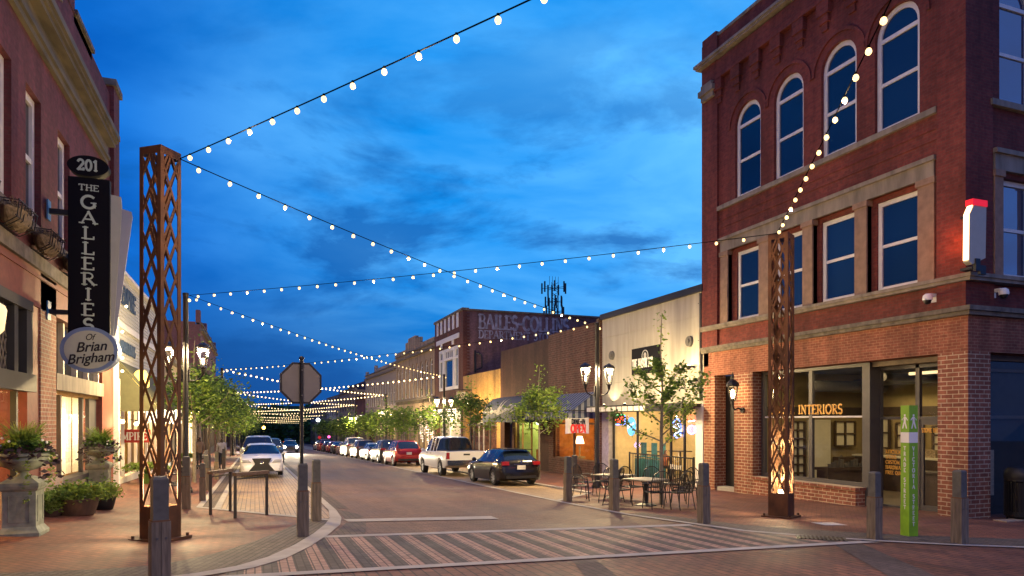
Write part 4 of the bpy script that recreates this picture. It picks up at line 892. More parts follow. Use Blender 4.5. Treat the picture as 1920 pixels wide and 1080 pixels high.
R2b = building('dark_brick_shop', 'low dark brick shop with domed navy awning and pale green lit window', F, 36)
mb = MB(); wall(mb, 'x', F+.02, F+.4, 36.0, 44.2, .3, 4.72); wall(mb, 'x', F, F+.4, 36.0, 37.3, -3.8, .3); wall(mb, 'x', F, F+.4, 43.4, 44.2, -3.8, .3); wall(mb, 'x', F, F+.4, 41.6, 42.0, -3.8, .3)
mb.build('wall', M['brick_brown2'], R2b)
bx('roof', M['black'], R2b, (F+.2, 30, 36, 44.2, 4.4, 4.5))
mb = MB()
for y in (37.35, 38.9, 40.4, 41.6): mb.box(F+.1, F+.2, y-.04, y+.04, -3.4, .3)
mb.box(F+.1, F+.2, 37.3, 41.6, -3.1, -2.9)
mb.build('window_frame', mat('frame_ochre', (.26,.13,.04), .6), R2b)
thin_pane(R2b, 'x', F+.15, 37.35, 41.6, -2.9, .3)
gw = mat('green_wall', (.42,.50,.22), .85, var=.08)
bx('shop_wall', gw, R2b, (18.6, 18.7, 36.2, 44, -3.6, .8), (16.2, 18.7, 42.0, 42.1, -3.6, .8)); bx('shop_floor', floor_m, R2b, (16.2, 18.7, 36.2, 44, -3.6, -3.1)); bx('shop_ceiling', gw, R2b, (16.2, 18.7, 36.2, 44, .7, .8))
bx('sideboard', ow, R2b, (17.2,17.9,38.8,41.2,-3.1,-1.9)); bx('armchair', mat('chair_olive', (.30,.30,.05), .8), R2b, (16.5,17.2,37.7,38.6,-3.1,-2.0))
mb = MB(); mb.cyl((17.3,39.6,-1.9),(17.3,39.6,-1.3), .05); mb.lathe([(.32,0),(.14,.3)], (17.3,39.6,-1.2), 12); mb.build('table_lamp', emis('shade2', (1,.95,.7), 2.6), R2b)
mb = MB(); mb.lathe([(.05,0),(.3,.1),(.35,.35),(.1,.4)], (17.0,39.9,-.35), 12); mb.build('pendant_lamp', emis('shade3', (1,1,.85), 3.2), R2b)
mb = MB(); mb.tube([(16.0,39.2+.2*math.cos(t),-.35+.24*math.sin(t)) for t in [2*PI*i/14 for i in range(15)]], .05); mb.build('wreath', M['leaf_dark'], R2b)
point((17.2, 39.3, .3), 130, (.95,1,.55), .25)
t = thing('domed_awning', 'domed navy canvas awning with pale painted scrollwork over a shop window', 'awning', (F, 40.5, .2), world=True)
navy2 = mat('canvas_navy', (.028,.04,.075), .8, var=.08)
prof = [(F-1.5*math.sin(a), .30+1.25*math.cos(a)) for a in [PI/2*i/10 for i in range(11)]]
mb = MB(); mb.prism([(F, .30)]+prof, 37.1, 43.6, 'y'); mb.build('canopy', navy2, t, smooth=True)
bx('valance', navy2, t, (F-1.5, F-1.47, 37.1, 43.6, -.12, .30), (F-1.5, F, 37.08, 37.11, -.12, .30))
mb = MB()
def onawn(y, a): return (F-1.515*math.sin(a), y, .30+1.265*math.cos(a))
def blob(cy, ca, ry, ra, n=10):
    mb.add([onawn(cy+ry*math.cos(2*PI*i/n), ca+ra*math.sin(2*PI*i/n)) for i in range(n)], [tuple(range(n))])
for cy, ca, ry, ra in ((42.9,1.25,.5,.17),(42.3,1.30,.45,.20),(41.8,1.38,.35,.12),(38.0,1.25,.5,.2),(38.6,1.15,.45,.2),(39.2,1.3,.35,.13),(40.4,1.40,.55,.16),(40.4,1.25,.4,.15),(41.1,1.38,.4,.1),(39.8,1.38,.4,.1)): blob(cy, ca, ry, ra)
for s_ in (-1, 1):
    pts = [(40.4+s_*(.15+.22*k/6), 1.25-.75*k/6) for k in range(7)]
    for k in range(6):
        w0 = .14*(1-k/6.5); w1 = .14*(1-(k+1)/6.5); (a, b), (c, d) = pts[k], pts[k+1]
        mb.add([onawn(a-w0,b), onawn(a+w0,b), onawn(c+w1,d), onawn(c-w1,d)], [(0,1,2,3)])
mb.build('painted_scrollwork', mat('scroll', (.42,.39,.30), .8, var=.3, scale=6), t, fix=False)

# ================================================================== R3 ochre building, R4 tall painted-sign building
R3 = building('ochre_brick_shop', 'low ochre brick shop between the tall painted-sign building and the domed awning', F, 44.3)
mb = MB(); wall(mb, 'x', F, F+.4, 44.22, 53.2, .2, 3.55); wall(mb, 'x', F, F+.4, 44.22, 45.0, -4, .2); wall(mb, 'x', F, F+.4, 52.4, 53.2, -4, .2); mb.build('wall', M['brick_ochre'], R3)
mb = MB(); mb.box(F+.5, F+.6, 45, 52.4, -4, .2); mb.build('shop_backdrop', mat('dim_shop', (.12,.05,.03), .8, var=.6, scale=4), R3)
bx('door', M['white_paint'], R3, (F+.1,F+.16,48.2,48.35,-3.4,.0), (F+.1,F+.16,49.3,49.45,-3.4,.0), (F+.1,F+.16,48.2,49.45,-.2,0))
bx('window_frame', M['frame_metal'], R3, (F+.05,F+.15,45,45.1,-4,.2), (F+.05,F+.15,46.6,46.7,-4,.2), (F+.05,F+.15,50.5,50.6,-4,.2), (F+.05,F+.15,45,52.4,-.4,-.3), (F+.05,F+.15,45,52.4,-2.8,-2.7))
thin_pane(R3, 'x', F+.1, 45, 52.4, -2.7, .2)
t = thing('hanging_sign', 'small iron bracket sign hanging on the ochre brick wall', 'sign', (F, 50.8, 2.2), world=True)
mb = MB(); mb.tube([(F,50.8,2.35),(14.5,50.8,2.35)], .04); mb.tube([(F,50.8,1.9),(14.9,50.8,2.3)], .03); mb.build('bracket', M['black'], t)
bx('board', mat('board_grey', (.25,.24,.22), .7, var=.2), t, (14.55,15.5,50.77,50.83,1.55,2.2))
point((15.0, 49, 1.2), 70, (1,.60,.20), .15)
t = thing('wall_lantern', 'glowing gooseneck wall lamp on the ochre brick shop', 'wall lamp', (F, 49, 1.2), world=True)
mb = MB(); mb.tube([(F,49,1.2),(15.3,49,1.6),(15.0,49,1.45)], .035); mb.build('bracket', M['black'], t); mb = MB(); mb.ball((15.0,49,1.3), .13); mb.build('bulb', M['lamp_glow'], t)

R4 = building('department_store', 'tall brown brick building with faded department store lettering painted on its side wall', F, 53.26)
mb = MB(); mb.box(F+.0, F+.35, 53.26, 62.5, 6.35, 8.95); mb.box(F, F+.35, 53.26, 54.6, 2.6, 6.35); mb.box(F, F+.35, 61.2, 62.5, 2.6, 6.35); mb.box(F, F+.35, 53.26, 62.5, 1.0, 2.6); mb.box(F, F+.35, 53.26, 53.9, -4.2, 1.0); mb.box(F, F+.35, 61.9, 62.5, -4.2, 1.0)
mb.build('front_wall', M['brick_dark'], R4)
mb = MB(); mb.box(F+.35, 34, 53.28, 53.6, -4, 8.95); mb.build('side_wall', M['brick_mauve'], R4)
mb = MB()
for i in range(26): mb.box(F+.0, F+.55, 53.2, 53.28, 8.6-.75*i*.35, 8.6-.75*i*.35+.13)
mb.build('quoin', M['brick_dark'], R4)
bx('coping', M['stone_dark'], R4, (F-.1, F+.5, 53.15, 62.6, 8.95, 9.15), (F+.5, 34, 53.15, 53.75, 8.95, 9.08))
mb = MB()
for i in range(6): mb.box(F-.04, F, 54.5+i*1.32, 54.5+i*1.32+.6, 7.75, 8.95)
mb.build('parapet_stripe', M['white_paint'], R4)
bx('lintel', M['white_paint'], R4, (F-.08, F, 54.3, 61.7, 6.85, 7.25), (F-.08, F, 55.9, 56.4, 6.45, 6.85), (F-.08, F, 59.7, 60.2, 6.45, 6.85))
for a, b in ((54.65,56.1),(56.25,59.5),(59.65,61.15)):
    window(R4, 'x', F+.05, 1, a, b, 2.65, 6.3, M['white_paint'], M['sky_glass'], rails=(5.35,), mull=([a+(b-a)*k/5 for k in (1,2,3,4)] if 0 else ()), fw=.28, dep=.2)
bx('transom', M['white_paint'], R4, (F-.02,F+.06,56.5,59.2,5.25,5.45), (F-.0,F+.06,56.9,57.0,5.45,6.1), (F-.0,F+.06,57.5,57.6,5.45,6.1), (F-.0,F+.06,58.1,58.2,5.45,6.1), (F-.0,F+.06,58.7,58.8,5.45,6.1))
faded = mat('faded_paint', (.27,.25,.29), .9, var=.55, scale=2.2)
sign_on(R4, 'painted_lettering', 'BAILES-COLLINS', faded, (17.15, 53.272, 7.55), (1,0,0), 1.12, wx=.70, depth=.006, normal=(0,-1,0), wt=.19, gap=.03)
sign_on(R4, 'painted_lettering', 'DEPARTMENT STORE', faded, (17.15, 53.272, 6.75), (1,0,0), .62, wx=.82, depth=.006, normal=(0,-1,0), wt=.17, gap=.06)
mb = MB(); mb.tube([(16.9,53.1,5.5),(17.3,53.0,5.3),(17.35,53.0,4.3),(16.9,53.1,4.1)], .05); mb.box(16.75,16.9,53.15,53.28,3.9,5.7); mb.build('fire_bell', M['black'], R4)
bx('shopfront', mat('lit_shopfront', (.6,.55,.42), .7, var=.15), R4, (F+.9, F+1.0, 54, 61.9, -4, .9))
bx('window_frame', M['white_paint'], R4, (F+.1,F+.2,54.0,54.5,-4,.9), (F+.1,F+.2,57.6,57.9,-4,.9), (F+.1,F+.2,60.0,60.3,-4,.9), (F+.1,F+.2,54,61.9,-3.9,-2.9))
point((16.3, 56, .2), 80, (1,.85,.6), .2); point((16.3, 60, .2), 80, (1,.85,.6), .2)

def icicles(label, y0, y1, z, n, x=15.5, ln=.7):
    t = thing('icicle_lights', label, 'fairy lights', (x, y0, z), world=True, group='icicle lights along the far shopfronts')
    mb = MB(); mb.tube([(x,y0,z),(x,y1,z)], .02, 4)
    em = MB()
    for i in range(n):
        y = y0+(y1-y0)*(i+.5)/n+random.uniform(-.05,.05); l = ln*random.uniform(.35,1)
        mb.tube([(x,y,z),(x,y,z-l)], .008, 3)
        for k in range(int(l/.16)+1): em.ball((x, y+random.uniform(-.02,.02), z-k*.16-.03), .035, 4)
    mb.build('wire', M['black'], t); em.build('bulb', emis('icicle', (1,.82,.66), 4.5), t)
icicles('white icicle lights on the awning edge of the tall painted-sign building', 54.2, 61.8, .95, 30, ln=1.1)

# ================================================================== generic far two-storey fronts
def front(name, label, X, y0, y1, zt, wallm, win=None, sg=1, cor=.25, lit=((1,.8,.5), 25), shopm=None, parapet=None, zs=.6, depth=14, side=None):
    b = building(name, label, X, y0)
    g0 = gz(X, y1)-1
    ops = []
    if win:
        n, w, z0, z1, arch = win; pitch = (y1-y0-.8)/n
        for i in range(n):
            c = y0+.4+pitch*(i+.5); ops.append((c-w/2, c+w/2, z0, z1, arch))
    mb = MB(); c0, c1 = X, X+sg*.4
    wall(mb, 'x', min(c0,c1), max(c0,c1), y0+.02, y1-.02, zs, zt, ops)
    for a in (y0+.02, y1-.5): mb.box(min(c0,c1), max(c0,c1), a, a+.48, g0, zs)
    mb.box(X+sg*.4, X+sg*depth, y0+.02, y0+.4, g0, zt-.3 if side is None else side)
    mb.build('wall', wallm, b)
    for a, c, z0, z1, arch in ops: window(b, 'x', X+sg*.12, sg, a, c, z0, z1, M['white_paint'] if win[1] < 1.6 else M['frame_metal'], M['navy_glass'], arch=arch, rails=((z0+z1)/2,), fw=.11)
    if cor: bx('cornice', M['stone_dark'], b, (X-sg*cor, X+sg*.1, y0, y1, zt-.55, zt-.35), (X-sg*cor*.6, X+sg*.1, y0+.004, y1-.004, zt, zt+.14))
    if parapet:
        for pi_, (a, c, z) in enumerate(parapet): bx('parapet', wallm, b, (X+sg*(.03-.012*pi_), X+sg*(.37+.011*pi_), a+.007*pi_, c, zt+.145+.003*pi_, z))
    sm = shopm or mat('shop_in', (.35,.26,.15), .8, var=.5, scale=1.2)
    bx('shop_interior', sm, b, (X+sg*1.2, X+sg*1.3, y0+.5, y1-.5, g0, zs))
    mb = MB(); k = max(2, int((y1-y0)/2.2))
    for i in range(k+1): q = y0+.5+(y1-y0-1)*i/k; mb.box(X+sg*.1, X+sg*.2, q-.05, q+.05, g0, zs)
    mb.box(X+sg*.1, X+sg*.2, y0+.5, y1-.5, gz(X, (y0+y1)/2)-.2, gz(X, (y0+y1)/2)+.45); mb.box(X+sg*.1, X+sg*.2, y0+.5, y1-.5, zs-.15, zs)
    mb.build('shop_window_frame', M['frame_metal'], b)
    if lit and lit[1] > 0: point((X+sg*.7, (y0+y1)/2, zs-.6), lit[1], lit[0], .2)
    return b
tanm = mat('tan_stucco', (.36,.27,.18), .85, var=.15, scale=1)
R5 = front('tan_building', 'tan two storey building with tall arched windows and a stepped gable top', F, 62.6, 81.4, 7.3, M['brick_tan'], (9, 1.15, 2.4, 6.0, True), lit=((1,.82,.45), 70), parapet=((69,76,8.6),(63,82,7.9),(71,74.5,8.95)), zs=.9)
mb = MB()
for i in range(30): mb.box(F-.12, F, 63+i*.61, 63.25+i*.61, 1.75, 2.1)
mb.box(F-.2, F, 62.6, 81.4, 2.1, 2.3); mb.build('dentil_course', M['stone_dark'], R5)
icicles('bright curtain lights hanging in the arched shop window of the tan building', 64.2, 70.5, .55, 16, x=F+.4, ln=3.0)
R6 = front('tan_building', 'grey tan two storey building with rows of narrow white windows', F, 81.5, 105.5, 6.6, mat('greytan', (.30,.25,.20), .85, var=.12), (12, 1.25, 1.9, 4.9, False), lit=((1,.8,.5), 60), parapet=((81.6,97,7.15),(96.4,97.4,7.7),(104.4,105.4,7.3)), zs=1.1)
icicles('white icicle lights under the narrow white windows of the grey tan building', 86, 92, 1.2, 14)
R7 = front('low_brick_building', 'low dark brick building in the far right row', F, 105.6, 117, 3.9, M['brick_dark'], None, lit=((1,.8,.5), 50), zs=.9)
icicles('white icicle lights on the low dark brick building', 107, 114, .8, 14)
R8 = front('brown_building', 'brown two storey building with dark windows in the far right row', F, 117.2, 140, 5.5, mat('far_brown', (.26,.19,.12), .85, var=.2), (6, 1.8, 1.6, 4.0, False), lit=((1,.8,.5), 60), zs=.9)
R9 = front('pale_building', 'pale two storey building near the far end of the right row', F, 140.2, 165, 5.0, mat('far_pale', (.28,.25,.22), .85, var=.15), (5, 1.8, 1.0, 3.6, False), lit=((1,.9,.7), 60), zs=.4)
R10 = front('rooftop_block', 'dark rooftop block showing above the low brick building', F+3, 118, 150, 7.2, M['brick_dark'], None, cor=0, lit=None, zs=2)
R11 = front('far_building', 'dim brick building closing the right row', F, 165.2, 215, 4.6, mat('far_dim', (.12,.09,.08), .9), (6, 2, .6, 3, False), lit=((.8,.9,1), 50), zs=-.5)
# cell tower behind the rooftops
CT = thing('cell_tower', 'steel lattice cell tower with antenna arrays rising behind the rooftops', 'mast', (52.6, 118, -4), world=True)
mb = MB(); legs = [(0,.9),(-.8,-.5),(.8,-.5)]
for (ax, ay) in legs: mb.tube([(52.9+ax*1.0,118+ay,-4),(52.9+ax*.8,118+ay*.8,25.5)], .11, 5)
for k in range(20):
    z0 = 8+k*.9
    for i in range(3):
        a = legs[i]; b = legs[(i+1) % 3]; mb.tube([(52.9+a[0]*.85,118+a[1]*.85,z0),(52.9+b[0]*.85,118+b[1]*.85,z0+.9)], .05, 4)
mb.build('lattice_mast', M['dark_metal'], CT)
mb = MB()
for zz, r in ((25.0,2.3),(22.4,1.6),(20.5,1.9)):
    for i in range(7):
        t = 2*PI*i/7+zz; mb.box(52.9+r*math.cos(t)-.12, 52.9+r*math.cos(t)+.12, 118+r*math.sin(t)-.1, 118+r*math.sin(t)+.1, zz-1.0, zz+1.0)
        mb.tube([(52.9,118,zz),(52.9+r*math.cos(t),118+r*math.sin(t),zz)], .05, 4)
for i in range(4): mb.tube([(52.0+i*.6,118,25.4),(52.0+i*.6,118,27.2)], .04, 4)
mb.build('antenna_array', M['dark_metal'], CT)
# ================================================================== LEFT: galleries building
KX = -4.25; k = 1.0366
L0 = thing('gallery_building', 'purple red brick building with heavy olive cornice, white sash windows and restaurant front', 'building', (KX, 9, gz(KX, 9)), world=True)
yz = lambda y: y*k
LE = 25.3
wins = [(12.6,14.7),(14.70*1.0+0.0,0)]
lw = [(12.55,13.85),(14.35,15.25),(16.05,17.1),(18.42,19.5),(21.0,22.0)]
lw = [(11.9,12.95),(14.05,15.2),(16.05,17.08),(18.4,19.48),(21.2,22.3)]
zb, zt_ = 3.98, 6.72
mb = MB(); wall(mb, 'x', KX-.35, KX, 5, LE, 3.45, 10.2, [(a, b, zb, zt_, False) for a, b in lw])
mb.build('wall', M['brick_left'], L0)
mb = MB()
mb.box(KX-.35, KX+.02, 5, 19.9, 10.2, 11.4); mb.box(KX-.35, KX+.02, 12, 17, 11.4, 12.0)
mb.build('parapet', M['brick_left'], L0)
bx('coping', M['stone_dark'], L0, (KX-.4, KX+.10, 17, 19.95, 11.4, 11.5), (KX-.4, KX+.08, 19.9, 21.9, 10.2, 10.32))
mb = MB(); mb.box(KX-.35, KX-.0, 19.9, 21.9, 10.0, 10.2); mb.box(KX-.36, KX+.12, 24.4, LE, 3.4, 10.45); mb.build('pier', M['brick_left'], L0)
bx('coping', M['stone_dark'], L0, (KX-.42, KX+.2, 24.3, LE+.08, 10.45, 10.65))
bx('date_stone', M['stone'], L0, (KX+.02, KX+.06, 15.5, 18.6, 9.75, 10.6))
mb = MB()
for i, (x, z0, z1) in enumerate(((.10,7.72,7.85),(.16,7.85,7.95),(.10,7.95,8.25),(.30,8.25,8.36),(.36,8.36,8.44),(.42,8.44,8.60))): mb.box(KX, KX+x, 5, 23.6, z0, z1)
mb.build('cornice', M['cornice'], L0)
for a, b in lw: window(L0, 'x', KX-.12, -1, a, b, zb, zt_, M['white_paint'], M['dark_glass'], rails=(5.4,), fw=.16, dep=.1)
cur = mat('curtain', (.32,.36,.38), .9, var=.1)
bx('sill_course', M['stone_dark'], L0, (KX, KX+.14, 5, 24.4, 3.78, 3.95), (KX, KX+.1, 5, 24.4, 3.12, 3.4))
mb = MB(); wall(mb, 'x', KX-.35, KX+.03, 5, 24.4, 2.35, 3.12); mb.box(KX-.35, KX+.0, 5, 24.4, 3.4, 3.46); mb.box(KX, KX+.06, 5, 24.4, 2.95, 3.02)
mb.build('fascia_wall', mat('painted_brick', (.20,.066,.046), .75, var=.12, scale=9), L0)
# lower storey
mb = MB(); mb.box(KX-.5, KX+.0, 16.15, 16.95, -3, 2.35); mb.build('pier', mat('painted_brick_pier', (.20,.05,.036), .7, var=.15, scale=6, bump=.2), L0)
mb = MB(); mb.box(KX-.5, KX+.03, 16.95, 18.15, -1.3, 3.12-.01); mb.build('pier', M['brick_leftpier'], L0)
mb = MB(); mb.box(KX-.5, KX+.0, 23.3, 25.0, -3, 2.35); mb.build('pier', mat('painted_brick_end', (.24,.07,.045), .75, var=.15, scale=6), L0)
bx('plinth', M['pink_stone'], L0, (KX-.5, KX+.10, 15.5, 18.4, -3, -1.28))
bx('plinth', M['cream_paint'], L0, (KX-.5, KX-.03, 18.4, 23.3, -3, -1.55)); bx('window_sill', M['frame_metal'], L0, (KX-.3, KX+.03, 18.16, 23.28, -1.55, -1.42))
bx('lintel_beam', M['stone'], L0, (KX-.4, KX+.04, 18.15, 23.3, .70, 1.08))
bx('upper_glazing', M['dark_glass'], L0, (KX-.3, KX-.2, 18.15, 23.3, 1.08, 2.35))
mb = MB()
for y in (18.2, 19.3, 20.6, 21.9, 23.2): mb.box(KX-.2, KX-.08, y-.05, y+.05, 1.085, 2.345)
mb.build('window_frame', M['cream_paint'], L0)
mb = MB()
for y in (18.22, 19.35, 21.6, 22.4, 23.2): mb.box(KX-.25, KX-.15, y-.05, y+.05, -1.42, .70)
mb.build('window_frame', M['frame_metal'], L0)
bx('door_panel', M['frame_metal'], L0, (KX-.24, KX-.16, 22.45, 23.15, -1.42, .70))
mb = MB()
for ya, yb in ((19.6,21.5),(21.68,22.38)):
    nn = int((yb-ya)/.03)
    mb.add([(KX-.42+.035*math.sin(q*.9)+.01*math.sin(q*.23), ya+(yb-ya)*q/nn, z) for q in range(nn+1) for z in (-1.42,.68)], [(2*q, 2*q+2, 2*q+3, 2*q+1) for q in range(nn)])
mb.build('curtain', thinmat('curtain_cream', (.62,.60,.46), .5, .85, .06), L0, smooth=True)
thin_pane(L0, 'x', KX-.2, 18.22, 22.4, -1.42, .70)
# dark bay with leaded transom lights above the entrance (left of the pier)
mb = MB(); mb.box(KX-.06, KX+.12, 5, 16.1, 2.15, 2.35); mb.box(KX-.06, KX+.16, 5, 16.15, .56, .90); mb.box(KX-.06,KX+.1,15.75,16.13,.56,2.15)
for y in (11.0, 12.4, 13.9, 15.2): mb.box(KX-.05, KX+.08, y-.11, y+.11, .90, 2.15)
mb.build('bay_frame', mat('bay_paint', (.024,.022,.022), .6, var=.1), L0)
mb = MB()
for yc in (13.15, 14.55):
    for s_ in (-1, 1):
        for q in range(-8, 9):
            y = yc+q*.17; a = (y-s_*.35, .9); b = (y+s_*.35, 2.15)
            lo_, hi_ = yc-.5, yc+.5
            t0, t1 = 0, 1
            for lim, sg_ in ((lo_, 1), (hi_, -1)):
                d = b[0]-a[0]; tt = (lim-a[0])/d
                if (a[0]-lim)*sg_ < 0: t0 = max(t0, tt)
                if (b[0]-lim)*sg_ < 0: t1 = min(t1, tt)
            if t1-t0 > .03: mb.tube([(KX-.04, a[0]+(b[0]-a[0])*t0, a[1]+(b[1]-a[1])*t0), (KX-.04, a[0]+(b[0]-a[0])*t1, a[1]+(b[1]-a[1])*t1)], .012, 4)
mb.build('leaded_lights', mat('lead', (.20,.17,.13), .6), L0)
bx('bay_backing', M['black'], L0, (KX-.3, KX-.1, 5, 16.1, .9, 2.15))
# warm restaurant room
bx('dining_room', mat('amber_wall', (.42,.22,.05), .8, var=.3, scale=2), L0, (KX-4.1, KX-4.0, 5, 24.8, -2.4, .9), (KX-4, KX-.5, 24.7, 24.8, -2.4, .9), (KX-.58,KX-.5,16.2,18.2,-2.4,2.3))
bx('dining_room_floor', floor_m, L0, (KX-4, KX-.1, 5, 24.8, -2.5, -2.1)); bx('dining_room_ceiling', mat('amber_ceiling', (.40,.24,.08), .8), L0, (KX-4, KX-.1, 5, 24.8, .62, .70))
mb = MB()
for y in (11.5, 12.9, 14.35, 15.6): mb.box(KX-.12, KX-.02, y-.05, y+.05, -2.2, .56)
mb.build('window_frame', M['dark_metal'], L0)
thin_pane(L0, 'x', KX-.07, 8, 16.1, -2.0, .56)
bx('plinth', M['pink_stone'], L0, (KX-.3, KX+.0, 5, 16.1, -3, -1.9))
point((KX-1.6, 13.6, .1), 75, (1,.62,.2), .2); point((KX-1.8, 18.8, .1), 60, (1,.64,.25), .2); point((KX-1.1, 20.6, -.3), 70, (1,.90,.66), .15); point((KX-1.1, 22.2, -.3), 40, (1,.90,.66), .15)
def chandelier(y, x, z, label):
    t = thing('chandelier', label, 'chandelier', (x, y, z), group='chandeliers inside the left restaurant')
    mb = MB(); mb.tube([(0,0,.5),(0,0,0)], .012); em = MB()
    for i in range(6):
        a = PI/3*i; mb.tube([(0,0,0),(.16*math.cos(a),.16*math.sin(a),-.06),(.3*math.cos(a),.3*math.sin(a),.0)], .012, 5); em.ball((.3*math.cos(a),.3*math.sin(a),.05), .04, 6)
    mb.build('frame', M['dark_metal'], t); em.build('bulb', M['lamp_glow'], t)
chandelier(20.2, KX-1.35, .22, 'small brass chandelier glowing behind the window left of the painted brick pier')
chandelier(23.5, KX-1.15, .08, 'small chandelier glowing behind the window beside the cream curtains')
# globe wall lamp at the frame edge
t = thing('wall_lantern', 'cream glass wall lamp at the left edge under the brick fascia', 'wall lamp', (KX, 13.75, 1.2), world=True)
mb = MB(); mb.lathe([(.02,0),(.12,.12),(.16,.45),(.13,.52),(.04,.58)], (KX+.30,13.35,1.35), 12); mb.build('lamp_glass', emis('lantern_cream', (1,.82,.42), .9), t, smooth=True)
mb = MB(); mb.tube([(KX+.1,13.35,1.5),(KX+.30,13.35,1.3)], .03); mb.build('bracket', M['dark_metal'], t)
# window boxes (wire baskets of dry moss) under the sills
for i, y in enumerate((12.6, 14.6, 16.6, 18.9)):
    t = thing('window_basket', f'wire window basket of dried moss under the {("second","third","fourth","fifth")[i]} sash window of the purple brick building', 'planter', (KX+.05, y, 3.42), group='dried moss baskets under the left sash windows')
    mb = MB()
    for q in range(7): a = -.55+q*1.1/6; mb.tube([(0,a,.42),(.38,a*.95,.40),(.34,a*.9,.12),(.12,a*.8,-.02),(0,a*.8,.02)], .010, 4)
    mb.tube([(.38,-.55,.41),(.38,.55,.41)], .012, 4); mb.tube([(.32,-.5,.15),(.32,.5,.15)], .010, 4); mb.build('wire_frame', M['dark_metal'], t)
    mb = MB(); vs = []; n = 12
    for a in range(n+1):
        w = (1-abs(a/n*2-1)**3); yy = -.55+1.1*a/n
        for b in range(9):
            ph = PI*b/8; r = .02+w*(.18+random.uniform(-.025,.025)); vs.append((.18-r*math.cos(ph), yy, .30-(r*1.5)*math.sin(ph)))
    mb.add(vs, [(a*9+b, a*9+b+1, (a+1)*9+b+1, (a+1)*9+b) for a in range(n) for b in range(8)]); mb.build('moss_liner', M['straw'], t, fix=False)
    mb = MB()
    for q in range(130):
        yy = random.uniform(-.5,.5); x = random.uniform(.02,.34); mb.tube([(x,yy,.30),(x+random.uniform(-.08,.1),yy+random.uniform(-.08,.08),.36+random.uniform(0,.14))], .006, 3)
    mb.build('dry_twigs', M['straw'], t)

# L1 white clapboard shop
L1 = building('white_shop', 'white clapboard shop front with raised lettering, olive awning and string of porch lights', KX, 25.4)
clap = mat('clapboard', (.50,.50,.47), .7, var=.06)
mb = MB()
for i in range(28): z = 1.35+i*.13; mb.add([(KX,25.4,z),(KX,38,z),(KX-.03,38,z+.13),(KX-.03,25.4,z+.13),(KX-.3,25.4,z),(KX-.3,38,z),(KX-.3,38,z+.13),(KX-.3,25.4,z+.13)], [(0,1,2,3),(4,0,3,7),(0,4,5,1),(3,2,6,7),(1,5,6,2)])
mb.build('wall', clap, L1)
bx('cornice', M['white_paint'], L1, (KX-.3,KX+.12,25.35,38,4.99,5.10), (KX-.3,KX+.08,25.38,38,3.10,3.22), (KX-.3,KX+.05,25.39,38,3.22,3.32), (KX-.3,KX+.06,25.37,25.62,1.3,4.98))
bx('corner_post', M['white_paint'], L1, (KX-.1,KX+.14,25.05,25.33,-3,1.35))
navyt = mat('letter_navy', (.02,.05,.12), .6)
sign_on(L1, 'shop_lettering', 'EMPIRE', navyt, (KX+.02, 26.3, 3.98), (0,1,0), .62, wx=.95, depth=.02, normal=(1,0,0))
sign_on(L1, 'shop_lettering', 'WOMENS CLOTHING', navyt, (KX+.02, 26.1, 2.35), (0,1,0), .34, wx=.62, depth=.02, normal=(1,0,0), wt=.24)
olive = mat('awning_olive', (.085,.085,.045), .85, var=.1)
t = thing('sloped_awning', 'olive canvas awning sloping out over the white shop front', 'awning', (KX, 30, 1.2), world=True)
mb = MB(); y0, y1 = 26.0, 37; mb.prism([(KX, 2.0), (KX+1.15, .55), (KX+1.12, .50), (KX, 1.92)], y0, y1, 'y'); mb.build('canopy', olive, t)
bx('valance', olive, t, (KX+1.12, KX+1.15, y0, y1, .20, .55)); mb = MB(); mb.prism([(KX,1.9),(KX+1.1,.5),(KX+1.1,.3),(KX,.3)], y0, y0+.02, 'y'); mb.build('side_panel', olive, t)
mb = MB(); wall(mb, 'x', KX-.3, KX-.05, 25.4, 38, -3.3, 1.35, [(26.2,37.4,-2.0,.9)]); mb.build('shop_wall', M['cream_paint'], L1)
bx('shop_interior', mat('gold_interior', (.55,.38,.12), .8, var=.4, scale=1.6), L1, (KX-1.6,KX-1.5,25.6,37.8,-3,1.2))
mb = MB()
for i in range(9): y = 26.2+i*1.4; mb.box(KX-.2,KX-.1,y-.05,y+.05,-2.0,.9)
mb.build('window_frame', M['white_paint'], L1)
point((KX-.8, 28.5, .6), 90, (1,.68,.28), .2); point((KX-.8, 34, .6), 90, (1,.68,.28), .2)
t = thing('shop_sign', 'small red shop sign with white letters below the olive awning', 'sign', (KX+.5, 27.6, -.55), world=True)
bx('board', mat('sign_red_board', (.35,.02,.015), .6), t, (-4.62,-3.52,27.6,27.64,-.80,-.33))
sign_on(t, 'sign_lettering', 'EMPIRE', M['white'], (-4.58, 27.595, -.70), (1,0,0), .26, wx=.75, depth=.01, normal=(0,-1,0))
t = thing('lit_letters', 'row of glowing white letters above the small red shop sign', 'sign', (KX+.5, 27.9, .05), world=True)
sign_on(t, 'lit_lettering', 'EMPIRE', emis('lit_white', (1,.9,.7), 2.2), (-3.95, 27.9, -.10), (1,0,0), .46, wx=.62, depth=.03, normal=(0,-1,0))
t = thing('wall_lantern', 'yellow glass bell lantern on the white shop wall above the olive awning edge', 'wall lamp', (KX, 26.6, 1.4), world=True)
mb = MB(); mb.lathe([(.05,0),(.26,.12),(.27,.5),(.16,.66),(.05,.72)], (KX+.52,26.9,1.05), 14); mb.build('lamp_glass', emis('lantern_yellow', (1,.70,.18), 1.5), t, smooth=True)
mb = MB(); mb.tube([(KX,26.6,1.0),(KX+.3,26.8,.8),(KX+.52,26.9,1.05)], .04); mb.build('bracket', M['black'], t)
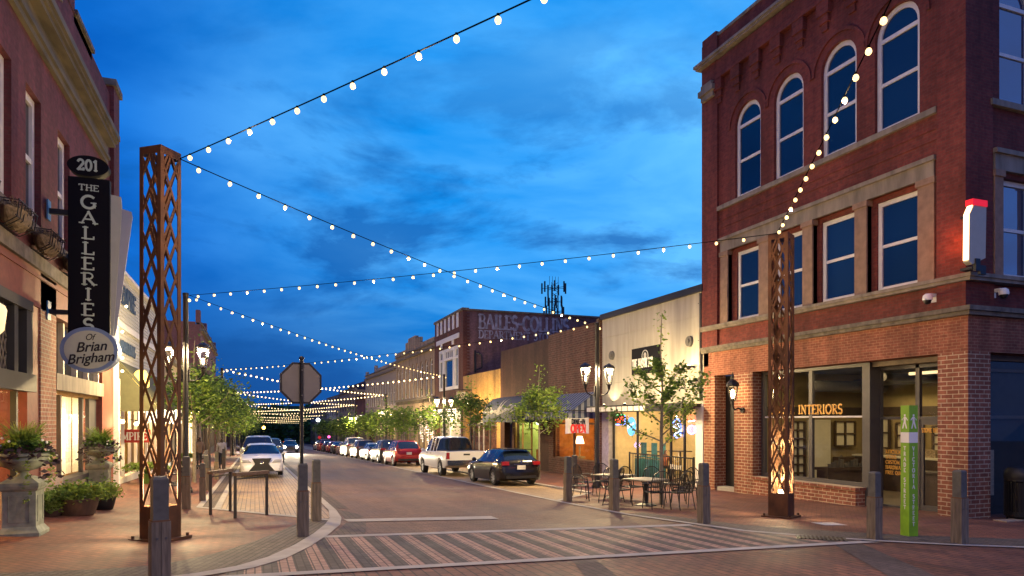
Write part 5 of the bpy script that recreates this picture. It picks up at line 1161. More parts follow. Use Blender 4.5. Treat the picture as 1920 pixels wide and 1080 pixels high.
for i, (x, y, z) in enumerate(((KX+.22, 25.2, -.04), (KX+.42, 26.6, -.12))):
    t = thing('wall_lamp', ('bright bare lamp on the white corner post beside the painted brick', 'bright bare lamp just past the white corner post')[i], 'wall lamp', (x, y, z), group='bare lamps by the white corner post')
    mb = MB(); mb.ball((0,0,0), .075); mb.build('bulb', M['lamp_glow'], t); mb = MB(); mb.cyl((0,0,.06),(0,0,.14), .04); mb.tube([(0,0,.12),(-.2,0,.14)], .015); mb.build('fitting', M['dark_metal'], t)
    point((x+.05, y-.1, z), 9, (1,.72,.36), .07)
# L2 .. further left row
L2 = front('beige_building', 'low beige stucco building with cream doorway behind the left lamp post', KX, 38, 62.2, 3.6, mat('beige_stucco', (.30,.22,.14), .85, var=.12, scale=1), None, sg=-1, lit=((1,.72,.35), 130), zs=.9, depth=6)
bx('doorway_post', M['cream_paint'], L2, (KX, KX+.35, 44.0, 44.5, -3.2, .6), (KX, KX+.35, 47.5, 48.3, -3.2, .6), (KX, KX+.2, 51.0, 52.0, -3.2, .6))
bx('canopy', mat('canopy_beige', (.30,.24,.15), .8), L2, (KX, KX+.9, 40, 58, .62, .85))
for i, (y, x) in enumerate(((41.5, KX+.95), (45.8, KX+.95), (52, KX+.95))):
    t = thing('wall_lamp', f'glaring lamp under the beige canopy, {("nearest","second","farthest")[i]} of three', 'wall lamp', (x, y, .5), group='lamps under the beige canopy')
    mb = MB(); mb.ball((0,0,0), .11); mb.build('bulb', M['lamp_glow'], t); mb = MB(); mb.cyl((0,0,.08),(0,0,.18), .07); mb.build('fitting', M['dark_metal'], t)
    point((x+.1, y, .35), 22, (1,.78,.45), .08)
L3 = front('brick_building', 'taller mauve brick building with chimneys and stepped side in the left row', KX, 62.4, 86, 8.0, mat('left_mauve', (.17,.075,.07), .85, var=.2), (6, 1.4, 2.2, 5.4, False), sg=-1, lit=((1,.75,.4), 100), parapet=((62.4,63.4,9.2),(63.4,70,8.35),(70,71,9.1),(77,78,8.6),(85,86,8.9)), zs=.9, depth=16, side=8.2)
L4 = front('left_far_building', 'dim two storey building beyond the mauve brick building', KX, 86.2, 125, 5.0, M['brick_dark'], (6, 1.4, 1.6, 4.0, False), sg=-1, lit=((1,.75,.4), 100), zs=.4, depth=8)
L5 = front('left_far_building', 'last dim building of the left row near the street end', KX, 125.4, 200, 2.8, M['brick_brown2'], None, sg=-1, lit=((1,.75,.4), 100), zs=-.8, depth=8)
# street end
FE = building('end_building', 'dark long building closing the far end of the street', -40, 262)
bx('wall', mat('end_wall', (.05,.045,.05), .9), FE, (-45, 75, 262, 275, -12, 3.2)); bx('roof_block', mat('end_block', (.07,.065,.07), .9), FE, (5, 22, 259, 262, -12, 5.2), (-20,-8,260,262,-12,4.4))
# ================================================================== vegetation
def leaves(points, n, sig, size, mats_, parent, name='foliage', flat=.35, clump=None, off=None):
    """many small leaf faces scattered round the given points, in light and dark clumps"""
    P = np.asarray(points, float); idx = RNG.integers(0, len(P), n)
    c = P[idx]+RNG.normal(0, 1, (n, 3))*np.asarray(sig)
    a = RNG.normal(0, 1, (n, 3)); a[:, 2] *= flat; a /= np.linalg.norm(a, axis=1)[:, None]
    b = np.cross(a, RNG.normal(0, 1, (n, 3))); b /= np.linalg.norm(b, axis=1)[:, None]
    s = (size*RNG.uniform(.6, 1.25, n))[:, None]
    v = np.stack([c-a*s*.9, c+b*s*.5, c+a*s*.9, c-b*s*.5], 1).reshape(-1, 3)
    me = bpy.data.meshes.new(name); me.vertices.add(4*n); me.vertices.foreach_set('co', v.ravel()); me.loops.add(4*n); me.loops.foreach_set('vertex_index', np.arange(4*n, dtype=np.int32))
    me.polygons.add(n); me.polygons.foreach_set('loop_start', np.arange(0, 4*n, 4, dtype=np.int32)); me.polygons.foreach_set('loop_total', np.full(n, 4, dtype=np.int32))
    for m_ in mats_: me.materials.append(m_)
    ph = np.sin(c[:, 0]*3.1+1)*np.sin(c[:, 1]*3.7+2)*np.sin(c[:, 2]*4.1)+RNG.normal(0, .35, n)
    mi = np.clip(np.digitize(ph, [-.25, .3]), 0, len(mats_)-1).astype(np.int32); me.polygons.foreach_set('material_index', mi)
    me.update(calc_edges=True)
    o = bpy.data.objects.new(name, me); COL.objects.link(o); o.parent = parent; return o
def tree(name, label, loc, h, crown_z, spread, nleaf, size, group, limbs=9, sig=.16, mats_=None, lean=(0,0), seed=0, narrow=True, tr=.05):
    random.seed(seed)
    t = thing(name, label, 'tree', loc, 0, group)
    mb = MB(); top = (lean[0], lean[1], h)
    path = [(0,0,-.1)]+[(lean[0]*q+random.uniform(-.03,.03), lean[1]*q+random.uniform(-.03,.03), h*q) for q in (.2,.4,.6,.8,1)]
    mb.tube(path, [tr*1.15, tr, tr*.85, tr*.6, tr*.35, tr*.15], 8)
    pts = []
    for q in range(8):
        z = crown_z+(h-crown_z)*(.35+.65*q/7); pts += [(lean[0]*z/h, lean[1]*z/h, z)]
    tips = []
    for i in range(limbs):
        a = 2.4*i+random.uniform(-.3,.3); z0 = crown_z-.15+(h-crown_z)*.62*i/limbs; ln = spread*(1-.72*i/limbs)*random.uniform(.85,1.15)
        up = ln*random.uniform(.55,1.1)
        p0 = Vector((lean[0]*z0/h, lean[1]*z0/h, z0)); p1 = p0+Vector((math.cos(a)*ln*.5, math.sin(a)*ln*.5, up*.35)); p2 = p0+Vector((math.cos(a)*ln, math.sin(a)*ln, up))
        mb.tube([p0, p1, p2], [tr*.4, tr*.25, tr*.1], 5)
        for q in range(10): f_ = .25+.75*q/9; w = p0.lerp(p1, f_*2) if f_ < .5 else p1.lerp(p2, f_*2-1); pts.append(tuple(w))
        for q in range(2):
            b = a+random.uniform(-.9,.9); s0 = p1.lerp(p2, random.uniform(0,.8)); s1 = s0+Vector((math.cos(b)*ln*.35, math.sin(b)*ln*.35, ln*random.uniform(.05,.4)))
            mb.tube([s0, s1], [tr*.15, tr*.07], 4)
            for r in range(5): pts.append(tuple(s0.lerp(s1, r/4)))
    mb.build('trunk', M['trunk'], t)
    leaves(pts, nleaf, (sig, sig, sig*.9), size, mats_ or [M['leaf_dark'], M['leaf'], M['leaf_light']], t, 'crown')
    return t
GR = 'young street trees on the right pavement'
tree('young_tree', 'thin ginkgo tree with sparse leaves beside the cafe tables, nearest on the right', (10.62,16.35,gz(10.6,16.3)), 5.3, 1.75, 1.35, 3000, .062, GR, limbs=13, sig=.085, seed=3, tr=.055)
tree('young_tree', 'light green young tree behind the black hatchback, second on the right', (12.0,28.4,gz(12,28)), 5.1, 2.2, 1.5, 2600, .085, GR, limbs=12, sig=.17, mats_=[M['leaf'], M['leaf_light'], M['leaf_light']], seed=5)
tree('young_tree', 'young tree by the ochre shop behind the white pickup, third on the right', (11.9,38.5,gz(11.9,38)), 5.3, 2.2, 1.8, 2300, .10, GR, limbs=12, sig=.20, seed=8)
for i, (x, y, h, lab) in enumerate(((11.6,47.5,5.0,'fourth young tree on the right, in front of the tall painted-sign building'),(11.6,56.5,5.2,'fifth young tree on the right, before the tan building'),(11.6,64,5.6,'sixth young tree on the right'),(11.6,76,5.4,'seventh young tree on the right'),(11.6,90,5.4,'eighth tree on the right, where the parked cars thin out'),(11.6,104,5.6,'ninth tree on the right'),(11.4,124,6,'tenth tree on the right, near the street end'))):
    tree('young_tree', lab, (x,y,gz(x,y)), h, 2.0, 1.6+.08*i, 1250, .125+.015*i, GR, limbs=11, sig=.24+.02*i, mats_=[M['leaf'], M['leaf'], M['leaf_light']] if i % 2 else None, seed=20+i)
GL = 'street trees on the left pavement'
for i, (x, y, h, s_, lab) in enumerate(((-2.15,28.5,5.4,1.15,'leafy tree beside the left lamp post, nearest of the left row'),(-2.1,37,5.6,1.6,'second tree of the left row'),(-2.1,44.5,5.6,1.7,'third tree of the left row'),(-2.1,56,5.8,1.8,'fourth tree of the left row'),(-2.1,68,5.8,2.0,'fifth tree of the left row'),(-2.1,84,6,2.1,'sixth tree of the left row'),(-2.1,104,6.4,2.3,'seventh tree of the left row'),(-2.4,130,7,2.8,'eighth tree of the left row, nearly at the street end'))):
    tree('street_tree', lab, (x,y,gz(x,y)), h, 2.25, s_, 3300, .085+.012*i, GL, limbs=14, sig=.24+.03*i, seed=50+i, tr=.06)
# far wood closing the street
wood = tag(bpy.data.objects.new('far_wood', None), None)
bpy.data.objects.remove(wood)
pts = [(random.uniform(-40,60), random.uniform(232,250), -6+random.uniform(0,10)) for _ in range(260)]
fw_ = leaves(pts, 9000, (2.2,1.5,1.6), 1.1, [M['leaf_dark'], M['leaf_dark'], M['leaf']], None, 'far_wood'); tag(fw_, 'dark band of trees across the far end of the street', 'wood', kind='stuff')

# ================================================================== urns and pots
def urn(label, loc, seed):
    random.seed(seed)
    t = thing('urn_planter', label, 'urn planter', loc, 0, 'stone urns outside the left restaurant')
    mb = MB(); mb.sq([(.30,0),(.30,.06),(.27,.10),(.235,.16),(.235,.74),(.27,.78),(.285,.83),(.285,.88),(.21,.93),(.13,.98)])
    for s_ in (-1, 1):
        for (u0, u1, z0, z1) in ((-.15,.15,.235,.245),(-.15,.15,.66,.67)): mb.box(u0, u1, s_*.236, s_*.244, z0, z1); mb.box(s_*.236, s_*.244, u0, u1, z0, z1)
        for u in (-.15, .14): mb.box(u, u+.01, s_*.236, s_*.244, .24, .66); mb.box(s_*.236, s_*.244, u, u+.01, .24, .66)
    mb.build('pedestal', M['urn_stone'], t)
    mb = MB(); mb.lathe([(.12,.97),(.10,1.0),(.07,1.04),(.09,1.07),(.20,1.10),(.33,1.17),(.38,1.25),(.36,1.30),(.42,1.33),(.42,1.36),(.38,1.37)], n=24); mb.build('bowl', M['urn_stone'], t, smooth=True)
    pts = [(.28*math.cos(a)*r, .28*math.sin(a)*r, 1.42+.25*(1-r)*random.random()) for a, r in [(random.uniform(0,6.28), random.random()**.5) for _ in range(60)]]
    leaves(pts, 900, (.07,.07,.08), .06, [M['leaf_dark'], M['leaf'], M['leaf']], t, 'foliage')
    mb = MB()
    for _ in range(170):
        a = random.uniform(0, 6.28); r = random.uniform(0,.15); l = random.uniform(.25,.55); o_ = random.uniform(.05,.34)
        x, y = r*math.cos(a), r*math.sin(a); mb.tube([(x,y,1.38),(x+o_*.4*math.cos(a),y+o_*.4*math.sin(a),1.38+l*.7),(x+o_*math.cos(a),y+o_*math.sin(a),1.38+l)], [.008,.006,.002], 3)
    mb.build('grass_blades', M['leaf_light'], t, fix=False)
    pts = []
    for _ in range(34):
        a = random.uniform(0, 6.28)
        for q in range(5): pts.append(((.36+.04*q)*math.cos(a), (.36+.04*q)*math.sin(a), 1.44-.045*q*q*.6))
    leaves(pts, 300, (.035,.035,.04), .065, [M['leaf_purple']], t, 'purple_leaves')
    pts = []
    for a in (-1.2, -.2, .6, 2.0):
        for q in range(18): pts.append((.42*math.cos(a)+.02*math.sin(q), .42*math.sin(a), 1.36-.045*q))
    leaves(pts, 260, (.03,.03,.02), .035, [M['leaf_light'], M['leaf']], t, 'trailing_ivy')
    mb = MB()
    for _ in range(14):
        a = random.uniform(0, 6.28); r = random.uniform(.25,.42); mb.ball((r*math.cos(a), r*math.sin(a), random.uniform(1.40,1.62)), .022, 5)
    mb.build('flowers', M['flower'], t)
urn('large grey green stone urn planter on a panelled pedestal at the left edge', (-3.62,13.55,gz(-3.62,13.55)), 1)
urn('grey green stone urn planter on a pedestal beyond the barrel pot, by the curtained window', (-4.0,21.6,gz(-4.0,21.6)), 2)
def pot(label, loc, r, h, m_, n, seed, fl=False, name='flower_pot'):
    random.seed(seed); t = thing(name, label, 'plant pot', loc, 0, 'plant pots along the left restaurant wall')
    mb = MB(); mb.lathe([(r*.72,0),(r*.8,.02),(r*.92,h*.5),(r,h*.9),(r*1.05,h*.92),(r*1.05,h),(r*.9,h)], n=20); mb.build('pot', m_, t, smooth=True)
    pts = [(r*1.1*math.cos(a)*q, r*1.1*math.sin(a)*q, h+.05+.30*(1-q*q)*random.random()+.05*random.random()) for a, q in [(random.uniform(0,6.28), random.random()**.5) for _ in range(90)]]
    leaves(pts, n, (.06,.06,.06), .045, [M['leaf_dark'], M['leaf'], M['leaf_light']], t, 'foliage')
    if fl:
        mb = MB()
        for _ in range(16): a = random.uniform(0,6.28); q = r*random.uniform(.3,1.3); mb.ball((q*math.cos(a), q*math.sin(a), h+random.uniform(.05,.38)), .014, 4)
        mb.build('flowers', mat('flower_orange', (.6,.25,.03), .6), t)
barrel = mat('barrel', (.075,.04,.028), .7, var=.3, scale=14, stretch=(1,1,.2))
pot('dark barrel pot of bushy green flowers between the two urns', (-3.50,16.7,gz(-3.5,16.7)), .40, .36, barrel, 2400, 5, True)
pot('small low pot of trailing green plants left of the barrel pot', (-3.92,16.4,gz(-3.92,16.4)), .22, .16, barrel, 900, 6)
pot('small black pot of light green plants right of the barrel pot', (-3.25,17.9,gz(-3.25,17.9)), .26, .28, M['black'], 1300, 7)
def fern(label, loc, r, h, seed, name='fern', n=60):
    random.seed(seed); t = thing(name, label, 'fern', loc)
    pts = []; mb = MB()
    for i in range(n):
        a = random.uniform(0,6.28); rr = r*random.uniform(.5,1); hh = h*random.uniform(.6,1.05); L_ = []
        for q in range(9): u = q/8; L_.append((rr*u*math.cos(a), rr*u*math.sin(a), .35+hh*(1.55*u-1.25*u*u)))
        mb.tube(L_[::2], .008, 3); pts += L_[2:]
    mb.lathe([(.2,0),(.26,.34),(.2,.36)], n=14); mb.build('stems', M['leaf'], t, fix=False)
    leaves(pts, n*40, (.035,.035,.03), .04, [M['leaf'], M['leaf_light'], M['leaf_light']], t, 'fronds')
fern('big light green fern bush in front of the white shop door', (-3.6,27.2,gz(-3.6,27.2)), .85, .8, 3)
fern('dark potted shrub by the beige shop doorway', (-3.6,42,gz(-3.6,42)), .6, .8, 4)

# ================================================================== blade sign
SY_ = 17.4
BS = thing('blade_sign', 'tall black gallery blade sign with oval number plate, round cream plate and pale fins', 'sign', (-3.42, SY_, 1.5), world=True)
bx('panel', M['sign_black'], BS, (-3.83, -3.03, SY_, SY_+.18, 1.75, 5.35))
def disc(mb, cx, cz, rx, rz, y0, y1, n=36): mb.prism([(cx+rx*math.cos(2*PI*i/n), cz+rz*math.sin(2*PI*i/n)) for i in range(n)], y0, y1, 'y')
mb = MB(); disc(mb, -3.44, 5.60, .40, .225, SY_-.05, SY_+.22); pn = mb.build('number_plate', M['sign_black'], BS)
sign_on(BS, 'number_lettering', '201', M['sign_text'], (-3.44, SY_-.052, 5.50), (1,0,0), .22, wx=.9, depth=.008, normal=(0,-1,0), align='c', wt=.2)
sign_on(BS, 'sign_lettering', 'THE', M['sign_text'], (-3.43, SY_-.002, 5.07), (1,0,0), .125, wx=1.25, depth=.008, normal=(0,-1,0), align='c', wt=.2)
for i, ch in enumerate('GALLERIES'):
    sign_on(BS, 'sign_lettering', ch, M['sign_text'], (-3.43, SY_-.002, 4.68-i*.338), (1,0,0), .26 if i else .27, wx=1.25, depth=.008, normal=(0,-1,0), align='c', wt=.19)
mb = MB(); disc(mb, -3.405, 1.55, .56, .50, SY_-.10, SY_+.30); rim = mb.build('round_plate', M['sign_rim'], BS)
mb = MB(); disc(mb, -3.405, 1.55, .475, .42, SY_-.115, SY_-.10); mb.build('plate_face', M['sign_cream'], BS)
script_text('script_lettering', 'Of', M['black'], (-3.40, SY_-.122, 1.76), .20, BS, sx=.8)
script_text('script_lettering', 'Brian', M['black'], (-3.36, SY_-.122, 1.52), .30, BS, rot=(PI/2,math.radians(-7),0), sx=.95, bold=.004)
script_text('script_lettering', 'Brigham', M['black'], (-3.37, SY_-.122, 1.27), .30, BS, rot=(PI/2,math.radians(-7),0), sx=.92, bold=.004)
mb = MB(); mb.prism([(-3.02,5.05),(-2.82,5.02),(-2.80,4.80),(-2.97,1.9),(-3.02,1.9)], SY_+.06, SY_+.10, 'y'); mb.build('fin', M['fin_cream'], BS)
mb = MB(); mb.prism([(-2.84,4.78),(-2.62,4.72),(-2.60,4.60),(-2.93,1.9),(-3.0,1.9)], SY_+.12, SY_+.16, 'y'); mb.build('fin', M['fin_grey'], BS)
plb = mat('plate_blue', (.03,.13,.28), .5)
for za, zb_ in ((4.50,4.62),(2.32,2.42)):
    bx('bracket', M['black'], BS, (KX+.02,-3.80,SY_+.05,SY_+.13,za,zb_)); bx('wall_plate', plb, BS, (KX+.035,KX+.06,SY_-.05,SY_+.2,za-.14,zb_+.17))
mb = MB()
for z in (2.02, 1.42, 1.12, 2.6): mb.ball((-2.83 if z < 2.5 else -2.75, SY_+.3, z), .032, 6)
mb.build('bulb', M['lamp_glow'], BS)
point((-2.70, SY_+.35, 1.75), 5, (1,.8,.5), .05)
# ================================================================== lattice towers
def tower(label, loc, rz, w, h, glow):
    random.seed(int(loc[1]*10))
    t = thing('lattice_tower', label, 'light tower', loc, rz, 'rusty steel lattice towers at the crossing'); hw = w/2
    mb = MB()
    cw = .075
    for sx_, sy_ in ((-1,-1),(1,-1),(1,1),(-1,1)):
        mb.box(sx_*hw, sx_*(hw-cw), sy_*hw, sy_*(hw-.012), .0, h); mb.box(sx_*hw, sx_*(hw-.012), sy_*(hw-.012), sy_*(hw-cw), .0, h)
    mb.build('corner_angles', M['corten'], t)
    # cut-out lattice on each face
    X_ = hw-cw+.012
    dz = .62; segs = []
    z = .56
    while z < h-.12:
        segs.append((-X_, z, X_, z+dz*1.25)); segs.append((X_, z+.10, -X_, z+.10+dz*1.25)); z += dz
        if random.random() < .65: segs.append((-X_ if random.random() < .5 else X_, z-.12, 0, z+dz*.52))
    for f_ in range(4):
        mb = MB(); mb.T = Matrix.Rotation(PI/2*f_, 4, 'Z')
        for i, (a, b, c, d) in enumerate(segs):
            if d > h-.06: 
                if b >= h-.1: continue
                q = (h-.06-b)/(d-b); c = a+(c-a)*q; d = h-.06
            jit = (-1)**f_
            o_ = .0014*(i % 4)
            mb.bar((a*jit, -hw+.006+o_, b), (c*jit, -hw+.006+o_, d), .010, .055, up=(0,-1,0)) if False else mb.add(*barface(a*jit, b, c*jit, d, -hw+.002+o_, .010, .042))
        mb.box(-X_, X_, -hw+.001, -hw+.013, 0, .56); mb.box(-X_, X_, -hw+.001, -hw+.013, h-.13, h)
        mb.build('lattice_panel', M['corten'], t)
    mb = MB(); mb.box(-hw-.12, hw+.12, -hw-.12, hw+.12, -.03, .02)
    for sx_ in (-1, 1):
        for sy_ in (-1, 1): mb.cyl((sx_*(hw+.07), sy_*(hw+.07), .02), (sx_*(hw+.07), sy_*(hw+.07), .07), .025, n=6)
    mb.build('base_plate', M['corten'], t)
    mb = MB(); mb.cyl((0,0,.45),(0,0,.62), .07, n=12); mb.cyl((0,0,.62),(0,0,.625), .055, n=12); mb.build('uplight', M['lamp_glow'], t)
    mb = MB(); mb.box(-.012,.012,-.012,.012,.02,h-.2); mb.build('cable_conduit', M['corten'], t)
    p = point((loc[0], loc[1], loc[2]+.85), glow*1.9, (1,.86,.55), .09)
    p2 = point((loc[0], loc[1], loc[2]+1.7), glow*1.0, (1,.84,.5), .09)
    return t
def barface(x0, z0, x1, z1, y, th, w):
    d = Vector((x1-x0, z1-z0)); d.normalize(); n = Vector((-d.y, d.x))*w/2
    q = [(x0-n.x, z0-n.y), (x1-n.x, z1-n.y), (x1+n.x, z1+n.y), (x0+n.x, z0+n.y)]
    X2 = lambda v: max(-10, min(10, v))
    return [(a, y, b) for a, b in q]+[(a, y+th, b) for a, b in q], [(3,2,1,0),(4,5,6,7),(0,1,5,4),(1,2,6,5),(2,3,7,6),(3,0,4,7)]
TLp = (-1.50,12.95); TRp = (11.68,12.90)
tower('tall rusty steel lattice tower on the left pavement, lit from inside its base', (TLp[0],TLp[1],gz(*TLp)+.03), math.radians(-38), .445, 6.58, 22)
tower('tall rusty steel lattice tower on the right pavement in front of the shop window', (TRp[0],TRp[1],gz(*TRp)+.03), math.radians(29), .455, 6.66, 18)

# ================================================================== bollards
def bollard_proto():
    t = thing('bollard', 'x', 'bollard', (0,0,0), 0, 'timber bollards round the crossing')
    mb = MB()
    for i in range(4):
        for j in range(4): pass
    for sx_ in (-1, 1):
        for sy_ in (-1, 1): mb.box(sx_*.004, sx_*.098, sy_*.004, sy_*.098, -.05, .80)
    mb.box(-.09,.09,-.09,.09,-.05,.79)
    mb.build('post', M['wood_post'], t)
    mb = MB(); mb.box(-.080,.080,-.080,.080,.80,1.27); mb.add([(-.08,-.08,1.27),(.08,-.08,1.27),(.08,.08,1.27),(-.08,.08,1.27),(-.06,-.06,1.30),(.06,-.06,1.30),(.06,.06,1.30),(-.06,.06,1.30)], [(4,5,6,7),(0,1,5,4),(1,2,6,5),(2,3,7,6),(3,0,4,7)])
    mb.build('cap', M['wood_cap'], t)
    mb = MB(); mb.box(-.09,.09,-.09,.09,.79,.82); mb.build('metal_band', mat('rust_band', (.14,.07,.03), .8), t)
    mb = MB()
    for x in (-.04,.05): mb.cyl((x,-.098,.62),(x,-.108,.62), .012, n=8)
    mb.build('bolts', M['gray_metal'], t)
    return t
bp = bollard_proto()
spots = [((-1.00,8.55),.30,'big timber bollard nearest the camera, before the left lattice tower',1.0),((.80,12.75),.02,'timber bollard carrying the stop sign post',1),((1.22,15.05),.03,'timber bollard just right of the stop sign post',1.0),((-1.56,18.3),.0,'timber bollard at the foot of the left lamp post',.98),
 ((8.51,18.0),.02,'timber bollard left of the cafe tables, near the black hatchback',1),((8.56,15.35),.02,'timber bollard standing in front of the cafe table',1),((9.08,12.35),.04,'timber bollard left of the right lattice tower, at the corner of the crosswalk',1),((10.72,9.45),.05,'timber bollard left of the green pylon',.95),((11.72,8.55),.05,'timber bollard right of the green pylon',1.0),
 ((-1.35,20.6),.0,'short pale bollard behind the bike racks on the left kerb',.8),((10.95,22.6),.0,'pale timber bollard at the kerb by the hatchback and brick shop',.95),((-1.5,24.5),0,'timber bollard by the left kerb before the trees',.9),((-1.5,31.0),0,'wooden bollard at the left kerb beside the white sedan',.9),((-1.5,38.0),0,'wooden bollard at the left kerb behind the white sedan',.9)]
for i, ((x, y), rz, lab, sc_) in enumerate(spots):
    o = bp if i == 0 else copy_tree(bp)
    o.location = (x, y, gz(x, y)+.01); o.rotation_euler.z = rz; o.scale = (sc_, sc_, sc_); o['label'] = lab
# stop sign seen from behind
sg = (.80, 12.62)
ST = thing('stop_sign', 'octagonal road sign seen from its grey back on a dark post', 'road sign', (.78, 12.72, gz(.8,12.7)), math.radians(12))
mb = MB(); mb.cyl((0,0,1.25),(0,0,3.18), .032, n=12); mb.lathe([(.05,0),(.045,.03),(.02,.05)], (0,0,3.17), 12); mb.build('post', M['dark_metal'], ST)
R_ = .40; oc = [(R_*math.cos(PI/8+PI/4*i), 2.74+R_*math.sin(PI/8+PI/4*i)) for i in range(8)]; oc2 = [(.36*math.cos(PI/8+PI/4*i), 2.74+.36*math.sin(PI/8+PI/4*i)) for i in range(8)]
mb = MB(); mb.prism(oc, .035, .05, 'y'); mb.build('backing', M['black'], ST)
mb = MB(); mb.prism(oc2, .030, .0349, 'y'); mb.build('back_plate', mat('sign_back', (.20,.18,.15), .5, .2, var=.1, scale=4), ST)
mb = MB(); mb.prism(oc2, .0501, .055, 'y'); mb.build('front_plate', mat('stop_red', (.5,.01,.01), .5), ST)
mb = MB(); 
for z in (2.52, 2.97): mb.cyl((0,-.035,z),(0,-.045,z), .016, n=8)
mb.build('bolts', M['gray_metal'], ST)
# ================================================================== bike racks
for i, (a, b, lab) in enumerate((((-.94,16.85),(-.55,17.55),'far one of the two timber bike racks on the left corner'),((-.40,15.95),(.25,16.45),'near one of the two timber bike racks, beside the parking bay'))):
    t = thing('bike_rack', lab, 'bike rack', (a[0], a[1], gz(*a)), 0, 'bike racks on the left corner')
    g0 = gz(*a); dx, dy = b[0]-a[0], b[1]-a[1]; g1 = gz(*b)-g0; H_ = .96
    mb = MB(); mb.bar((-.03*dx,-.03*dy,H_),(1.03*dx,1.03*dy,H_), .13, .07); mb.build('top_rail', M['wood_rack'], t)
    for (x, y, g) in ((0,0,0),(dx,dy,g1)): mb = MB(); mb.bar((x,y,g-.02),(x,y,H_-.035), .065, .065, up=(0,1,0)); mb.build('leg', M['rack_leg'], t)
    mb = MB(); mb.bar((0,0,H_-.10),(dx,dy,H_-.10), .03, .03); mb.build('brace', M['rack_leg'], t)
# ================================================================== green wayfinding pylon
PY_ = thing('wayfinding_pylon', 'bright green four sided street name pylon with white walking figures', 'pylon', (11.72,9.55,gz(11.72,9.55)), math.radians(-6))
green = mat('pylon_green', (.20,.42,.012), .5, var=.04)
hw = .100
bx('body', green, PY_, (-hw,hw,-hw,hw,-.02,2.50)); bx('base_sleeve', mat('pylon_green_base', (.22,.46,.015), .4), PY_, (-hw-.004,hw+.004,-hw-.004,hw+.004,-.03,.58))
def ped(axis):
    mb = MB()
    def Q(poly, lift=0):
        d0 = -hw-.001; d1 = -hw-.005-lift
        if axis == 'y': mb.prism(poly, d0, d1, 'y')
        else: mb.prism(poly, -d0 if axis == 'x+' else d0, -d1 if axis == 'x+' else d1, 'x')
    c = 0; z = 2.20; k_ = .95; Qr = Q
    Q = lambda poly, lift=0: Qr([(a*.72, z+(b-z)*.82) for a, b in poly], lift)
    Q([(c+.028*math.cos(2*PI*i/10), z+.145*k_+.028*math.sin(2*PI*i/10)) for i in range(10)])
    Q([(c-.035,z+.105),(c+.03,z+.105),(c+.035,z-.02),(c-.03,z-.02)])
    Q([(c-.03,z-.02),(c+.005,z-.02),(c-.04,z-.17),(c-.075,z-.17)], .001); Q([(c-.005,z-.02),(c+.035,z-.02),(c+.085,z-.17),(c+.05,z-.17)], .002)
    Q([(c-.035,z+.10),(c-.02,z+.08),(c-.085,z+.015),(c-.10,z+.03)], .001); Q([(c+.02,z+.10),(c+.035,z+.085),(c+.10,z+.035),(c+.085,z+.02)], .002)
    return mb
for ax, nm, word, org, u, n_ in (('x-', 'a', 'TRADE STREET', (-hw-.001,0,1.72), (0,-1,0), (-1,0,0)), ('y', 'b', 'VICTORIA STREET', (0,-hw-.001,1.72), (1,0,0), (0,-1,0))):
    ped(ax).build('walking_figure', M['white'], PY_)
    if ax == 'y': bx('distance_band', M['white'], PY_, (-hw,hw,-hw-.004,-hw-.001,1.79,1.99))
    else: bx('distance_band', M['white'], PY_, (-hw-.004,-hw-.001,-hw,hw,1.79,1.99))
    lettering('street_lettering', word, M['white'], org, u, .072, wx=.85, depth=.003, parent=PY_, vertical=True, normal=n_, serif=False, wt=.20, pitch=1.45)
# ================================================================== cafe furniture
iron = M['dark_metal']
def cafe_table(label, loc, w=.9):
    t = thing('cafe_table', label, 'table', loc, .3, 'cafe tables by the bollards')
    mb = MB(); mb.box(-w/2,w/2,-w/2,w/2,.70,.735); mb.build('tabletop', mat('mesh_top', (.20,.19,.17), .45, .3, var=.2, scale=30), t)
    mb = MB(); mb.cyl((0,0,.03),(0,0,.70), .05, n=10); mb.lathe([(.30,0),(.28,.03),(.08,.07),(.05,.12)], n=16); mb.tube([(-.2,0,.69),(0,0,.5),(.2,0,.69)], .015); mb.tube([(0,-.2,.69),(0,0,.5),(0,.2,.69)], .015); mb.build('pedestal', iron, t)
def chair_proto():
    t = thing('cafe_chair', 'x', 'chair', (0,0,0), 0, 'wrought iron cafe chairs')
    mb = MB()
    mb.tube([(-.24,-.22,.44),(.24,-.22,.44),(.26,.24,.44),(-.26,.24,.44),(-.24,-.22,.44)], .014, 5)
    for i in range(13): x = -.22+.44*i/12; mb.box(x-.006,x+.006,-.22,.24,.435,.448)
    for i in range(9): y = -.2+.42*i/8; mb.box(-.23,.23,y-.005,y+.005,.430,.4349)
    mb.build('seat', iron, t)
    mb = MB(); arcp = [(-.25,.24,.44),(-.27,.30,.70),(-.22,.34,.90),(-.10,.36,.99),(0,.365,1.01),(.10,.36,.99),(.22,.34,.90),(.27,.30,.70),(.25,.24,.44)]
    mb.tube(arcp, .015, 5)
    for i in range(9):
        x = -.20+.40*i/8; zt = .99-.55*abs(x)**1.6*1.8
        mb.tube([(x*.95,.25,.45),(x,.31,.68),(x,.35,zt)], .0065, 4)
    mb.tube([(-.26,.28,.62),(0,.30,.62),(.26,.28,.62)], .008, 4)
    mb.build('backrest', iron, t)
    for s_ in (-1, 1):
        mb = MB(); mb.tube([(s_*.27,.30,.68),(s_*.31,.05,.68),(s_*.30,-.20,.64),(s_*.25,-.22,.44)], .014, 5); mb.build('armrest', iron, t)
        mb = MB(); mb.tube([(s_*.24,-.22,.44),(s_*.27,-.26,.0)], .013, 5); mb.build('leg', iron, t)
        mb = MB(); mb.tube([(s_*.25,.24,.44),(s_*.26,.34,.0)], .013, 5); mb.build('leg', iron, t)
    return t
ch0 = chair_proto()
